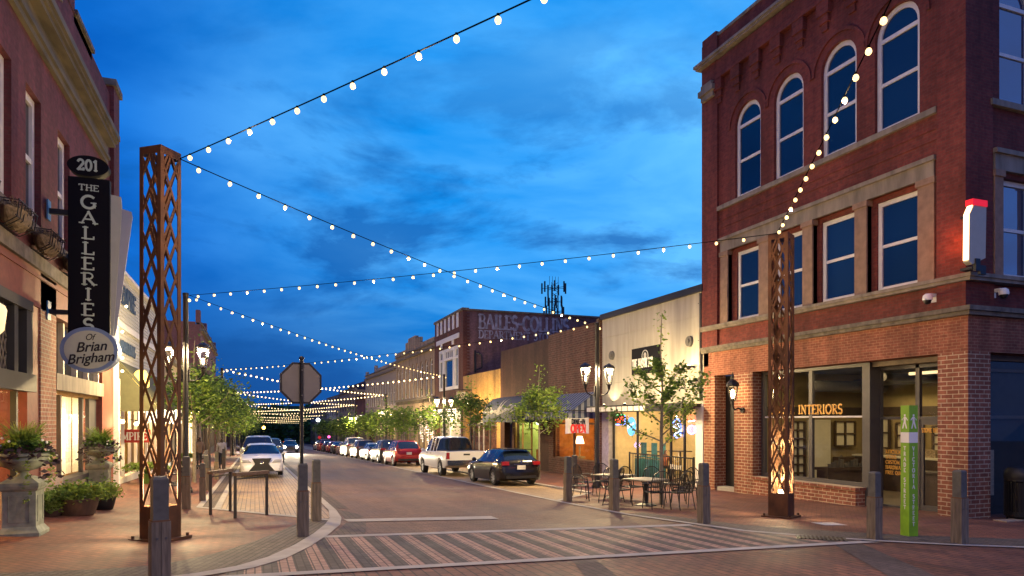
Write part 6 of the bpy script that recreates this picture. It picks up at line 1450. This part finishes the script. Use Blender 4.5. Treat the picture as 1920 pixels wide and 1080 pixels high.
cs = [((8.95,18.15),1.25,'iron cafe chair nearest the leftmost bollard, facing right'),((9.55,17.35),-2.4,'iron cafe chair with its seat turned to the street, left of the table'),((9.25,16.35),.35,'iron cafe chair partly hidden by the bollard in front of the table'),((9.80,15.35),3.0,'iron cafe chair with its back to the camera, in front of the table'),((10.35,15.15),3.3,'iron cafe chair right of the one with its back to the camera'),((10.95,15.75),2.1,'iron cafe chair at the right end of the table by the tree'),((10.3,17.4),.15,'iron cafe chair behind the table, its rounded back showing'),((10.9,17.15),-.3,'second rounded chair back behind the table'),((11.55,16.6),-1.3,'iron cafe chair right of the ginkgo tree, lit purple by neon'),((9.9,19.6),.6,'iron cafe chair in the rear group by the lamp post'),((10.6,19.9),-.5,'farthest iron cafe chair near the brick shop')]
for i, ((x, y), rz, lab) in enumerate(cs):
    o = ch0 if i == 0 else copy_tree(ch0); o.location = (x, y, gz(x, y)+.012); o.rotation_euler.z = rz; o['label'] = lab
cafe_table('square metal mesh cafe table in the middle of the iron chairs', (10.05,16.25,gz(10.05,16.25)+.01)); cafe_table('second metal cafe table behind the first among iron chairs', (10.4,18.6,gz(10.4,18.6)+.01))
# bench at the left lamp post
def bench(label, loc, rz):
    t = thing('iron_bench', label, 'bench', loc, rz, 'iron benches on the left pavement')
    mb = MB()
    for i in range(16): x = -.58+1.16*i/15; mb.tube([(x,-.22,.44),(x,.18,.43),(x,.26,.65),(x,.30,.88)], .010, 4)
    mb.tube([(-.6,-.22,.44),(.6,-.22,.44)], .018, 5); mb.tube([(-.6,.30,.88),(.6,.30,.88)], .018, 5); mb.build('seat', iron, t)
    for s_ in (-1, 1):
        mb = MB(); mb.tube([(s_*.6,.30,.88),(s_*.6,.10,.76),(s_*.6,-.18,.72),(s_*.6,-.26,.60),(s_*.6,-.22,.44),(s_*.6,-.26,0)], .02, 6); mb.tube([(s_*.6,.18,.43),(s_*.6,.28,0)], .02, 6); mb.tube([(s_*.6,-.22,.44),(s_*.6,.18,.43),(s_*.6,.30,.88)], .02, 6); mb.build('leg', iron, t)
bench('curved black iron bench end beside the left lamp post', (-2.15,20.9,gz(-2.15,20.9)), -PI/2+.2)
bench('black iron bench under the second tree of the left row', (-2.3,33.5,gz(-2.3,33.5)), -PI/2)
# ================================================================== street lamps
def lamp_post():
    t = thing('street_lamp', 'x', 'street lamp', (0,0,0), 0, 'black double lantern street lamps')
    mb = MB(); mb.lathe([(.20,0),(.20,.10),(.14,.22),(.115,.30),(.105,.9),(.105,.95),(.085,1.0),(.08,6.15),(.09,6.18),(.09,6.24),(.01,6.26)], n=14); mb.build('pole', M['dark_metal'], t, smooth=True)
    for s_ in (-1, 1):
        mb = MB(); mb.tube([(s_*.08,0,3.52),(s_*.25,0,3.50),(s_*.42,0,3.58),(s_*.50,0,3.72)], .025, 8); mb.box(s_*.07,s_*.12,-.04,.04,3.45,3.85); mb.build('arm', M['dark_metal'], t)
        c = (s_*.50, 0, 3.72)
        mb = MB(); mb.lathe([(.03,0),(.05,.04),(.07,.16),(.10,.20)], c, 8); mb.lathe([(.235,.80),(.24,.83),(.17,.92),(.10,.95),(.02,1.0)], c, 8)
        for i in range(4):
            a = PI/4+PI/2*i; mb.bar((c[0]+.09*math.cos(a), .09*math.sin(a), c[2]+.18), (c[0]+.20*math.cos(a), .20*math.sin(a), c[2]+.82), .022, .022)
        ln_ = mb.build('lantern', M['dark_metal'], t)
        mb = MB(); mb.lathe([(.155,.73),(.17,.78),(.12,.81)], c, 12); mb.lathe([(.025,.30),(.04,.36),(.04,.44),(.015,.50)], c, 8)
        q = mb.build('bulb', M['lamp_glow'], None); q.parent = ln_
        mb = MB(); mb.lathe([(.085,.2),(.185,.78)], c, 4); q = mb.build('lamp_glass', glass('post_glass', extra=.04), None); q.parent = ln_
    mb = MB(); mb.ball((.10,0,6.02), .05, 6); mb.build('bulb', M['bulb'], t)
    return t
lp0 = lamp_post()
LAMPS = [((-2.03,23.6),'street lamp just right of the left lattice tower, nearest of the left row'),((-2.0,48.0),'second street lamp of the left row, rising out of the trees'),((-2.0,71.5),'third street lamp of the left row'),((-2.0,96),'fourth street lamp of the left row'),((-2.0,120),'fifth street lamp of the left row'),
 ((12.1,23.0),'street lamp between the brown shop and the restaurant, nearest of the right row'),((12.1,45.3),'second street lamp of the right row, behind the white pickup'),((12.1,67.4),'third street lamp of the right row'),((12.1,88.8),'fourth street lamp of the right row'),((12.1,110.5),'fifth street lamp of the right row')]
for i, ((x, y), lab) in enumerate(LAMPS):
    o = lp0 if i == 0 else copy_tree(lp0); o.location = (x, y, gz(x, y)); o['label'] = lab
    if y < 100:
        for s_ in (-1, 1): point((x+s_*.50, y, gz(x, y)+3.72+.66), (330 if y < 40 else 330), (1,.78,.44), .07)
# ================================================================== bulb strings
bulb_me = MB().ball((0,0,-.05), .037, 7, 1.15).build('bulb', M['bulb'], None, smooth=True); bulb_mesh = bulb_me.data; bpy.data.objects.remove(bulb_me)
bulb_me = MB().ball((0,0,-.06), .058, 6, 1.1).build('bulb', emis('bulb_far', (1,.72,.36), 4.5), None, smooth=True); bulb_mesh2 = bulb_me.data; bpy.data.objects.remove(bulb_me)
def bulb_string(label, A, Bp, sag, sp=.62, lights=3, power=9, first=.35):
    A = Vector(A); Bp = Vector(Bp); L_ = (Bp-A).length; n = int(L_/sp)
    t = thing('light_string', label, 'light string', tuple(A), 0, 'festoon light strings across the street')
    f_ = lambda u: (Bp-A)*u+Vector((0,0,-4*sag*u*(1-u)))
    mb = MB(); mb.tube([f_(i/40) for i in range(41)], .009, 4)
    us = [(first+i*sp)/L_ for i in range(n) if (first+i*sp)/L_ < .99]
    for u in us: p = f_(u); mb.cyl((p.x,p.y,p.z+.01),(p.x,p.y,p.z-.05), .018, n=6)
    mb.build('wire', M['wire'], t, fix=False)
    for u in us:
        b = bpy.data.objects.new('bulb', bulb_mesh if A.y < 30 or Bp.y < 30 else bulb_mesh2); COL.objects.link(b); b.location = f_(u)-Vector((0,0,.01)); b.parent = t
    for i in range(lights):
        u = us[int((i+.5)*len(us)/lights)]; p = A+f_(u); point((p.x,p.y,p.z-.13), power*.85, (1,.70,.38), .06)
def ltop(i): (x, y), _ = LAMPS[i]; return (x+(.10 if x < 0 else -.10), y, gz(x, y)+6.18)
lt = (-1.19,12.78,4.42); rt = (11.40,12.72,4.36)
ORD = ['nearest','second','third','fourth','fifth']
bulb_string('string of bulbs from the left lattice tower rising to the top edge of the photo', lt, (9.0,-4.0,4.42), .12, .60, 5, 52)
bulb_string('string of bulbs from the right lattice tower rising steeply over the brick building', rt, (-2.0,-6.25,4.4), .12, .62, 5, 52)
bulb_string('string of bulbs from the left lattice tower to the nearest right street lamp', lt, ltop(5), .16, .62, 4, 30)
bulb_string('string of bulbs from the nearest left street lamp to the right lattice tower', ltop(0), rt, .10, .62, 4, 30)
for i in range(4):
    pw = 34 if i < 2 else 40
    bulb_string(f'string of bulbs from the {ORD[i]} left street lamp to the {ORD[i+1]} right street lamp', ltop(i), ltop(6+i), .25, .62, 3, pw)
    bulb_string(f'string of bulbs from the {ORD[i]} right street lamp to the {ORD[i+1]} left street lamp', ltop(5+i), ltop(i+1), .25, .62, 3, pw)
FT = ['sixth','seventh','eighth','ninth']
for i in range(4):
    ya = 110+i*22; za = gz(0, ya)+6.2
    bulb_string(f'far bulb string slanting right to left, {ORD[i]} crossed pair past the fifth lamps', (12, ya, za-.2), (-2, ya+22, gz(-2,ya+22)+6.2), .25, .8, 1, 70)
    bulb_string(f'far bulb string slanting left to right, {ORD[i]} crossed pair past the fifth lamps', (-2, ya+9, gz(-2,ya+9)+6.2), (12, ya+22, gz(12,ya+22)+6.1), .25, .8, 1, 70)
# ================================================================== vehicles
paint = lambda n, c, met=.3, r=.28: mat(n, c, r, met, var=.02, spec=.6)
TYRE = mat('tyre', (.012,.012,.013), .8); RIM = mat('rim', (.42,.42,.43), .3, .7, var=.05); CARGLASS = nightglass('car_glass', (.006,.010,.016), spec=1.2, ior=1.7, rough=.03)
CHROME = mat('chrome', (.6,.6,.6), .15, 1, var=0); RED_L = mat('tail_red', (.26,.010,.014), .2, spec=.8); CLEAR_L = mat('head_clear', (.55,.57,.6), .12, .3, spec=.8); PLATE = mat('plate_white', (.6,.6,.55), .5); BLK = M['black']
def lerp_tab(tab, y):
    if y <= tab[0][0]: return tab[0][1:]
    for a, b in zip(tab, tab[1:]):
        if y <= b[0]:
            u = (y-a[0])/(b[0]-a[0]); return tuple(p+(q-p)*u for p, q in zip(a[1:], b[1:]))
    return tab[-1][1:]
def car(name, label, cat, loc, rz, tab, wheels, r, paintm, sidewin, screen, rear, group=None, pillars=(), zb=.20, wt=.2, simple=False, kind='hatch', back=True, lit=False, mid=.52):
    """tab rows: y, shoulder z, top z, half width, roof half width (y=0 rear, front at the end)"""
    t = thing(name, label, cat, loc, rz, group)
    Lc = tab[-1][0]; ra = r*1.16
    ys = set(q[0] for q in tab) | {Lc*i/26 for i in range(27)}
    for wy in wheels: ys |= {wy+ra*math.sin(a)*1.0 for a in [PI*(-.5+i/10) for i in range(11)]} | {wy-ra-.01, wy+ra+.01}
    for a, b in ([sidewin] if sidewin else [])+[x for x in (screen, rear) if x]+[p for p in pillars]: ys |= {a, b}
    ys = sorted(y for y in ys if 0 <= y <= Lc); ys2 = [ys[0]]
    for y in ys[1:]:
        if y-ys2[-1] > .008: ys2.append(y)
    ys = ys2; rings = []
    for y in ys:
        zs, zt, w, rw = lerp_tab(tab, y); zlow = zb+(.12 if y < .25 or y > Lc-.3 else 0)*(1 if y < .25 else .4)
        za = zlow
        for wy in wheels:
            d = abs(y-wy)
            if d < ra: za = max(za, r+math.sqrt(max(ra*ra-d*d, 0)))
        z3 = max(mid, za+.035); green = zt-zs > .16
        z3 = min(z3, zs-.06)
        za = min(za, z3-.03)
        z6 = zt-(.07 if green else .02)
        rg = [(0, min(zlow+.02, za)), (w*.80, min(zlow, za)), (w*.965, za), (w, z3), (w*.985, zs-.06), (w*.94, zs), (rw, max(z6, zs+.004)), (rw*.82, max(zt-.018, zs+.008)), (0, max(zt, zs+.012))]
        rings.append([(x, y, z) for x, z in rg]+[(-x, y, z) for x, z in rg[-2:0:-1]])
    n = len(rings[0]); vs = [v for rg in rings for v in rg]
    body = MB(); gl = MB(); body.v = list(vs); gl.v = list(vs)
    for i in range(len(ys)-1):
        ym = (ys[i]+ys[i+1])/2
        for j in range(n):
            f = (i*n+j, i*n+(j+1) % n, (i+1)*n+(j+1) % n, (i+1)*n+j)
            side = j in (5, n-6); top = j in (6, 7, n-8, n-7)
            pil = any(a <= ym <= b for a, b in pillars)
            g = (side and sidewin and sidewin[0] < ym < sidewin[1] and not pil) or (top and ((screen and screen[0] < ym < screen[1]) or (rear and rear[0] < ym < rear[1])))
            q = gl if g else body; q.f.append(f); q.m.append(0)
    body.f.append(tuple(range(n-1, -1, -1))); body.m.append(0); body.f.append(tuple((len(ys)-1)*n+j for j in range(n))); body.m.append(0)
    def clean(mb):
        used = sorted({i for f in mb.f for i in f}); mp_ = {a: b for b, a in enumerate(used)}
        mb.v = [mb.v[i] for i in used]; mb.f = [tuple(mp_[i] for i in f) for f in mb.f]; return mb
    clean(body).build('body', paintm, t, smooth=True)
    clean(gl).build('windows', CARGLASS, t, smooth=True)
    hwf = lerp_tab(tab, wheels[1])[2]; hwr = lerp_tab(tab, wheels[0])[2]
    for wy in wheels:
        for s_ in (-1, 1):
            w = (hwf if wy == wheels[1] else hwr); x1 = s_*(w-.015); x0 = s_*(w-.015-wt)
            mb = MB(); 
            prof = [(r*.62, 0), (r*.93, 0), (r, .03), (r, wt-.03), (r*.93, wt), (r*.62, wt)]
            vs_ = []; nn = 20
            for pr, px in prof:
                for i in range(nn): a = 2*PI*i/nn; vs_.append((x0+s_*px, wy+pr*math.cos(a), r+pr*math.sin(a)))
            mb.add(vs_, [(k*nn+i, k*nn+(i+1) % nn, (k+1)*nn+(i+1) % nn, (k+1)*nn+i) for k in range(5) for i in range(nn)])
            wh = mb.build('wheel', TYRE, t, smooth=True)
            if not simple:
                mb = MB(); mb.cyl((x1-s_*.07, wy, r), (x1-s_*.05, wy, r), r*.62, n=18)
                rm = MB()
                for i in range(7): a = 2*PI*i/7; rm.bar((x1-s_*.02, wy, r), (x1-s_*.01, wy+r*.6*math.cos(a), r+r*.6*math.sin(a)), .06, .03, up=(1,0,0))
                rm.cyl((x1-s_*.05,wy,r),(x1-s_*.005,wy,r), r*.14, n=10)
                for i in range(18):
                    a = 2*PI*i/18; b = 2*PI*(i+1)/18; q = lambda rr, an: (x1-s_*.012, wy+rr*math.cos(an), r+rr*math.sin(an))
                    rm.add([q(r*.58,a), q(r*.66,a), q(r*.66,b), q(r*.58,b)], [(0,1,2,3)])
                o = rm.build('rim', RIM, None); o.parent = wh; o = mb.build('hub_plate', BLK, None); o.parent = wh
    if not simple:
        mb = MB(); y_ = screen[0]+.25 if screen else Lc*.6; zs, zt, w, rw = lerp_tab(tab, y_)
        for s_ in (-1, 1):
            mb = MB(); mb.ball((s_*(w+.10), y_+.12, zs+.07), .10, 8, .8); mb.bar((s_*(w-.06),y_+.14,zs+.01),(s_*(w+.05),y_+.12,zs+.05), .05, .03); mb.build('wing_mirror', paintm, t, smooth=True)
        mb = MB(); w = lerp_tab(tab, Lc/2)[2]
        mb2 = MB()
    return t
def tl(t, boxes, m, name):
    for b in boxes: mb = MB(); mb.box(*b); mb.build(name, m, t)
HATCH = [(0,.52,.55,.70,.58),(.04,.84,.88,.80,.66),(.12,.95,.99,.845,.64),(.30,.97,1.20,.86,.58),(.55,.97,1.385,.87,.57),(1.0,.955,1.435,.88,.575),(1.7,.94,1.455,.885,.58),(2.35,.925,1.40,.885,.57),(3.05,.90,.955,.88,.74),(3.6,.84,.90,.87,.74),(4.0,.76,.83,.84,.68),(4.22,.62,.68,.76,.55),(4.32,.46,.50,.62,.45)]
SUV = [(0,.58,.62,.76,.6),(.04,.98,1.03,.86,.7),(.12,1.05,1.12,.90,.68),(.35,1.07,1.50,.91,.64),(.55,1.07,1.66,.92,.64),(1.2,1.06,1.70,.93,.645),(2.2,1.04,1.70,.93,.64),(2.75,1.03,1.62,.93,.62),(3.35,1.02,1.10,.92,.78),(4.0,.97,1.04,.91,.78),(4.4,.86,.94,.88,.72),(4.58,.60,.66,.80,.6)]
SEDAN = [(0,.55,.60,.72,.6),(.05,.86,.92,.82,.7),(.15,.98,1.06,.87,.74),(.75,1.0,1.10,.90,.74),(1.35,1.0,1.36,.91,.60),(1.8,.99,1.45,.92,.60),(2.6,.97,1.46,.92,.60),(3.05,.95,1.38,.92,.60),(3.75,.92,.98,.915,.78),(4.4,.83,.90,.90,.78),(4.75,.72,.80,.86,.70),(4.92,.55,.62,.76,.60),(4.98,.42,.46,.66,.5)]
TRUCK = [(0,.95,1.16,.98,.90),(.03,1.12,1.22,1.0,.93),(.10,1.14,1.235,1.005,.94),(1.98,1.16,1.235,1.01,.94),(2.0,1.20,1.24,1.01,.94),(2.02,1.20,1.86,1.01,.76),(2.3,1.20,1.92,1.01,.77),(3.3,1.20,1.94,1.01,.77),(3.75,1.19,1.88,1.01,.74),(4.45,1.17,1.27,1.0,.88),(5.2,1.10,1.20,.99,.88),(5.62,1.0,1.08,.95,.80),(5.78,.62,.66,.88,.7)]
def dress_back(t, m, kind, w, zl, zp, plate=True):
    tl(t, [(s_*(w-.30),s_*(w-.01),-.025,.10,zl-.07,zl+.07) for s_ in (-1,1)] if kind != 'truck' else [(s_*(w-.15),s_*(w+.008),-.02,.10,.86,1.16) for s_ in (-1,1)], RED_L, 'tail_light')
    if plate: tl(t, [(-.17,.17,-.04,-.015,zp-.08,zp+.08)], PLATE, 'licence_plate')
def gzr(x, y): return gz(x, y)+.01
SL = -math.atan(.0245)
def place(o): o.rotation_euler.x = SL if abs(o.rotation_euler.z) < 1 else -SL; return o
dark = paint('paint_black', (.009,.008,.008), .0, .16)
c1 = car('parked_car', 'black hatchback parked nearest on the right with its rear towards the camera', 'car', (9.55,24.35,gzr(9.4,24.4)), .02, HATCH, (.82,3.42), .325, dark, (.55,2.85), (2.35,3.05), (.14,.55), pillars=((.95,1.10),(1.75,1.87)), group='cars parked along the right kerb')
place(c1); dress_back(c1, dark, 'hatch', .80, .88, .72)
tl(c1, [(-.6,.6,.28,.52,1.385,1.415)], dark, 'roof_spoiler'); tl(c1, [(-.30,.30,-.035,-.012,.835,.855)], CHROME, 'chrome_trim'); tl(c1, [(-.62,.62,-.03,.02,.30,.40)], BLK, 'bumper_insert')
mb = MB(); mb.lathe([(.045,0),(.05,.008)], (0,0,0), 14); eb = mb.build('badge', CHROME, c1); eb.rotation_euler.x = PI/2; eb.location = (0,-.02,.93)
white_p = paint('paint_white', (.66,.65,.62), .0, .3)
c2 = car('pickup_truck', 'white crew cab pickup truck parked in front of the black hatchback', 'pickup truck', (9.45,31.2,gzr(9.4,31.2)), .015, TRUCK, (1.25,4.75), .40, white_p, (2.1,4.2), (3.75,4.45), (1.995,2.05), pillars=((2.55,2.68),(3.15,3.3)), group='cars parked along the right kerb', zb=.42, wt=.26, mid=.75)
place(c2); dress_back(c2, white_p, 'truck', 1.0, 1.0, .62)
tl(c2, [(-.98,.98,-.16,.06,.56,.80)], CHROME, 'bumper'); tl(c2, [(-.80,.80,.12,1.94,1.238,1.246)], BLK, 'bed_shade_panel'); tl(c2, [(-.16,.16,-.025,.0,1.02,1.10)], BLK, 'tailgate_handle'); tl(c2, [(-.62,.62,1.985,2.012,1.32,1.80)], CARGLASS, 'rear_window')  # flat black panel on the bed top stands for the shaded open hollow
tl(c2, [(-.97,.97,-.008,.02,.85,1.20)], white_p, 'tailgate'); tl(c2, [(s_*1.012,s_*1.03,y,y+.17,1.08,1.11) for s_ in (-1,) for y in (2.75,3.5)], BLK, 'door_handle')
redp = paint('paint_red', (.33,.012,.012), .3, .25)
c3 = car('parked_car', 'red sport utility car parked beyond the white pickup', 'car', (9.45,44.2,gzr(9.4,44.2)), .01, SUV, (.90,3.70), .36, redp, (.5,3.15), (2.75,3.35), (.14,.50), pillars=((1.05,1.2),(1.95,2.08)), group='cars parked along the right kerb', zb=.26)
place(c3); dress_back(c3, redp, 'suv', .88, 1.10, .84); tl(c3, [(-.72,.72,-.03,.03,.36,.50)], BLK, 'bumper_insert')
cols = [('dark grey sport utility car parked next beyond the red one', (.03,.03,.032), SUV, 49.8, 1.02),('silver grey saloon car, fifth along the right kerb', (.28,.29,.30), SEDAN, 55.6, 1),('brown sport utility car, sixth along the right kerb', (.14,.10,.07), SUV, 62.2, 1),('beige van-like car, seventh along the right kerb', (.34,.31,.25), SUV, 68.4, 1.14),('dark red saloon, eighth along the right kerb', (.12,.03,.025), SEDAN, 74.6, .98),('black saloon, ninth along the right kerb', (.02,.02,.025), SEDAN, 81, 1),('bright red hatchback, tenth along the right kerb', (.30,.02,.02), HATCH, 87.5, 1),('dark hatchback, eleventh along the right kerb', (.03,.03,.04), HATCH, 93.5, 1),('red van-like car, twelfth along the right kerb', (.28,.03,.025), SUV, 99.5, 1),('silver hatchback, last in the right kerb row', (.30,.31,.33), HATCH, 107, 1)]
for i, (lab, c, tab, y, sc_) in enumerate(cols):
    pm = paint('paint', c); big = tab is SUV; se = tab is SEDAN
    o = car('parked_car', lab, 'car', (9.42,y,gzr(9.4,y)), .01, tab, (.9,3.70 if big else (3.85 if se else 3.42)), .35 if big else .33, pm, (.5,3.1) if big else ((1.2,3.5) if se else (.55,2.85)), (2.75,3.35) if big else ((3.05,3.75) if se else (2.35,3.05)), (.14,.5) if big else ((.8,1.35) if se else (.14,.55)), pillars=((1.1,1.22),(2.0,2.12)), group='cars parked along the right kerb', simple=i > 4)
    o.scale = (sc_, sc_, sc_); place(o); dress_back(o, pm, 'x', .85, 1.02 if big else .86, .75)
# white sedan facing the camera in the left bay, cars behind it
wp2 = paint('paint_pearl', (.78,.79,.82), .0, .25)
c5 = car('parked_car', 'white luxury sedan parked facing the camera in the left bay', 'car', (.28,36.6,gzr(.3,34)), PI, SEDAN, (.95,3.95), .345, wp2, (1.2,3.5), (3.05,3.75), (.8,1.35), pillars=((1.25,1.4),(2.3,2.42)), group='cars parked in the left bay')
place(c5)
def front_dress(t, Lc, w, zl, grille, glow=None):
    mb = MB()
    for s_ in (-1, 1):
        mb = MB(); mb.prism([(s_*(w-.42),zl-.05),(s_*(w-.03),zl+.0),(s_*(w-.02),zl+.09),(s_*(w-.30),zl+.07)], Lc-.22, Lc-.02, 'y'); mb.build('headlight', glow or CLEAR_L, t)
        mb = MB(); mb.prism([(s_*(w-.34),.30),(s_*(w-.10),.30),(s_*(w-.12),.42),(s_*(w-.26),.40)], Lc-.14, Lc-.05, 'y'); mb.build('fog_recess', BLK, t)
    mb = MB(); mb.prism(grille, Lc-.10, Lc+.02, 'y'); mb.build('grille', BLK, t)
front_dress(c5, 4.98, .84, .66, [(-.40,.80),(.40,.80),(.28,.56),(.54,.24),(-.54,.24),(-.28,.56)])
mb = MB(); mb.tube([(.07*math.cos(a), 5.02, .62+.055*math.sin(a)) for a in [2*PI*i/14 for i in range(15)]], .010, 5); mb.tube([(-.02,5.02,.655),(-.03,5.02,.60),(.05,5.02,.60)], .009, 5); mb.build('badge', CHROME, c5)
c6 = car('parked_car', 'pale sport utility car behind the white sedan in the left bay', 'car', (.18,44.5,gzr(.2,42)), PI, SUV, (.90,3.70), .36, paint('paint_pale', (.45,.44,.40)), (.5,3.15), (2.75,3.35), (.14,.5), pillars=((1.1,1.22),(2.0,2.12)), group='cars parked in the left bay'); c6.scale = (1.05,1.05,1.08); place(c6)
front_dress(c6, 4.58, .86, .85, [(-.4,.85),(.4,.85),(.36,.6),(-.36,.6)])
c7 = car('parked_car', 'dark car just showing beside the white sedan, farther back in the left bay', 'car', (.95,52.5,gzr(.7,50)), PI, SUV, (.90,3.70), .36, paint('paint_dk', (.04,.045,.055)), (.5,3.15), (2.75,3.35), (.14,.5), pillars=((1.1,1.22),), group='cars parked in the left bay', simple=True); place(c7)
HL = emis('headlight_on', (1,.86,.62), 60)
c8 = car('moving_car', 'dark car driving towards the camera with bright headlights', 'car', (3.95,89.5,gzr(3.9,87)), PI, SEDAN, (.95,3.95), .345, paint('paint_navy', (.03,.035,.06)), (1.2,3.5), (3.05,3.75), (.8,1.35), simple=True); c8.scale = (1,1,1.02); place(c8)
for s_ in (-1, 1):
    mb = MB(); mb.ball((s_*.68,4.90,.66), .13, 8); mb.build('headlight', HL, c8)
mb = MB(); mb.prism([(-.4,.62),(.4,.62),(.34,.4),(-.34,.4)], 4.9, 5.0, 'y'); mb.build('grille', BLK, c8)
for s_ in (-1, 1): spot((3.95+s_*.68, 84.35, gzr(3.9,84)+.68), 9000, (1,.84,.58), (3.4+s_*.5, 50, gz(3.6,52)+.1), 50, blend=.7, r=.09)
for i, (x, y, lab, tail) in enumerate(((5.6,128,'distant car driving away with red tail lights',True),(2.9,112,'distant blue grey car behind the headlight car',False),(1.9,140,'far blue car near the street end',False),(.6,124,'distant pale car in the left lane near the street end',False))):
    o = car('moving_car', lab, 'car', (x,y,gzr(x,y)), 0 if tail else PI, SUV, (.90,3.70), .36, paint('paint_far', ((.05,.05,.06),(.06,.10,.17),(.04,.12,.2),(.3,.3,.28))[i]), (.5,3.15), (2.75,3.35), (.14,.5), simple=True, group='distant cars in the street'); place(o)
    if tail: tl(o, [(s_*.60,s_*.88,-.04,.02,.95,1.15) for s_ in (-1,1)], emis('tail_on', (1,.05,.03), 8), 'tail_light')
    else:
        for s_ in (-1, 1): mb = MB(); mb.ball((s_*.7,4.6,.8), .10, 6); mb.build('headlight', emis('head_far', (.7,.9,1), 8 if i != 3 else 2), o)
# street-end lights
def far_light(label, name, loc, r, col, st, cat, h):
    t = thing(name, label, cat, (loc[0], loc[1], gz(loc[0], loc[1])), group=None)
    z = loc[2]-gz(loc[0], loc[1]); mb = MB(); mb.tube([(0,0,0),(0,0,z-r)], .07, 6); mb.build('pole', M['dark_metal'], t)
    mb = MB(); mb.ball((0,0,z), r, 8); mb.build('lamp', emis('far_'+name, col, st), t)
far_light('orange street light glowing at the end of the street', 'orange_street_light', (2.1,185,-1.9), .42, (1,.50,.08), 14, 'street lamp', 6)
far_light('cold white flood lamp high beside the right row far away', 'white_flood_lamp', (13.2,158,.05), .42, (.75,.9,1), 9, 'street lamp', 6)
far_light('small red round road sign lit far down the right pavement', 'red_road_sign', (11.3,132,-3.2), .32, (.6,.03,.03), .6, 'road sign', 3)
far_light('small pink neon light far down the right pavement', 'pink_light', (12.6,128,-3.0), .25, (1,.1,.4), 4, 'sign', 3)

# ================================================================== small clutter
def tagged(o, label, cat, group=None): return tag(o, label, cat, group)
t = thing('downpipe', 'dark rain downpipe between the cream restaurant wall and the corner building', 'downpipe', (F-.06, 21.62, gz(F,21.6)), world=True)
mb = MB(); mb.tube([(F-.06,21.62,4.8),(F-.06,21.62,.75)], .05, 8)
for z in (1.6, 3.0, 4.4): mb.box(F-.12, F, 21.55, 21.69, z, z+.03)
mb.build('pipe', M['gray_metal'], t)
t = thing('downpipe', 'rusty downpipe at the joint of the brown brick shop and the cream wall', 'downpipe', (F-.06, 29.7, gz(F,29.7)), world=True)
mb = MB(); mb.tube([(F-.06,29.7,4.75),(F-.06,29.7,1.5)], .05, 8); mb.box(F-.16,F+.02,29.58,29.82,4.75,4.95); mb.build('pipe', mat('pipe_brown', (.09,.05,.03), .7), t)
for i, (x, y, z, w) in enumerate(((19.5,26,5.0,1.2),(20,33.5,4.7,1.0),(21,48.5,3.5,1.3))):
    t = thing('rooftop_unit', ('metal air unit on the cream restaurant roof','small metal air unit on the brown brick shop roof','metal air unit on the ochre shop roof')[i], 'air unit', (x, y, z), group='rooftop air units')
    mb = MB(); mb.box(-w/2,w/2,-w/2,w/2,0,.7); mb.cyl((0,0,.7),(0,0,.82), w*.35, n=14); mb.build('casing', M['gray_metal'], t)
dg_ = thing('drain_grate', 'cracked iron drain cover at the tip of the crosswalk near the right kerb', 'drain cover', (9.75, 9.75, gz(9.75,9.75)+.018), -.7)
mb = MB(); mb.box(-.42,.42,-.22,.22,-.02,.004); mb.build('frame', M['dark_metal'], dg_)
mb = MB()
for i in range(11): mb.box(-.36+i*.07,-.33+i*.07,-.18,.18,.004,.012)
mb.build('bars', mat('iron_rust', (.05,.035,.028), .8), dg_)
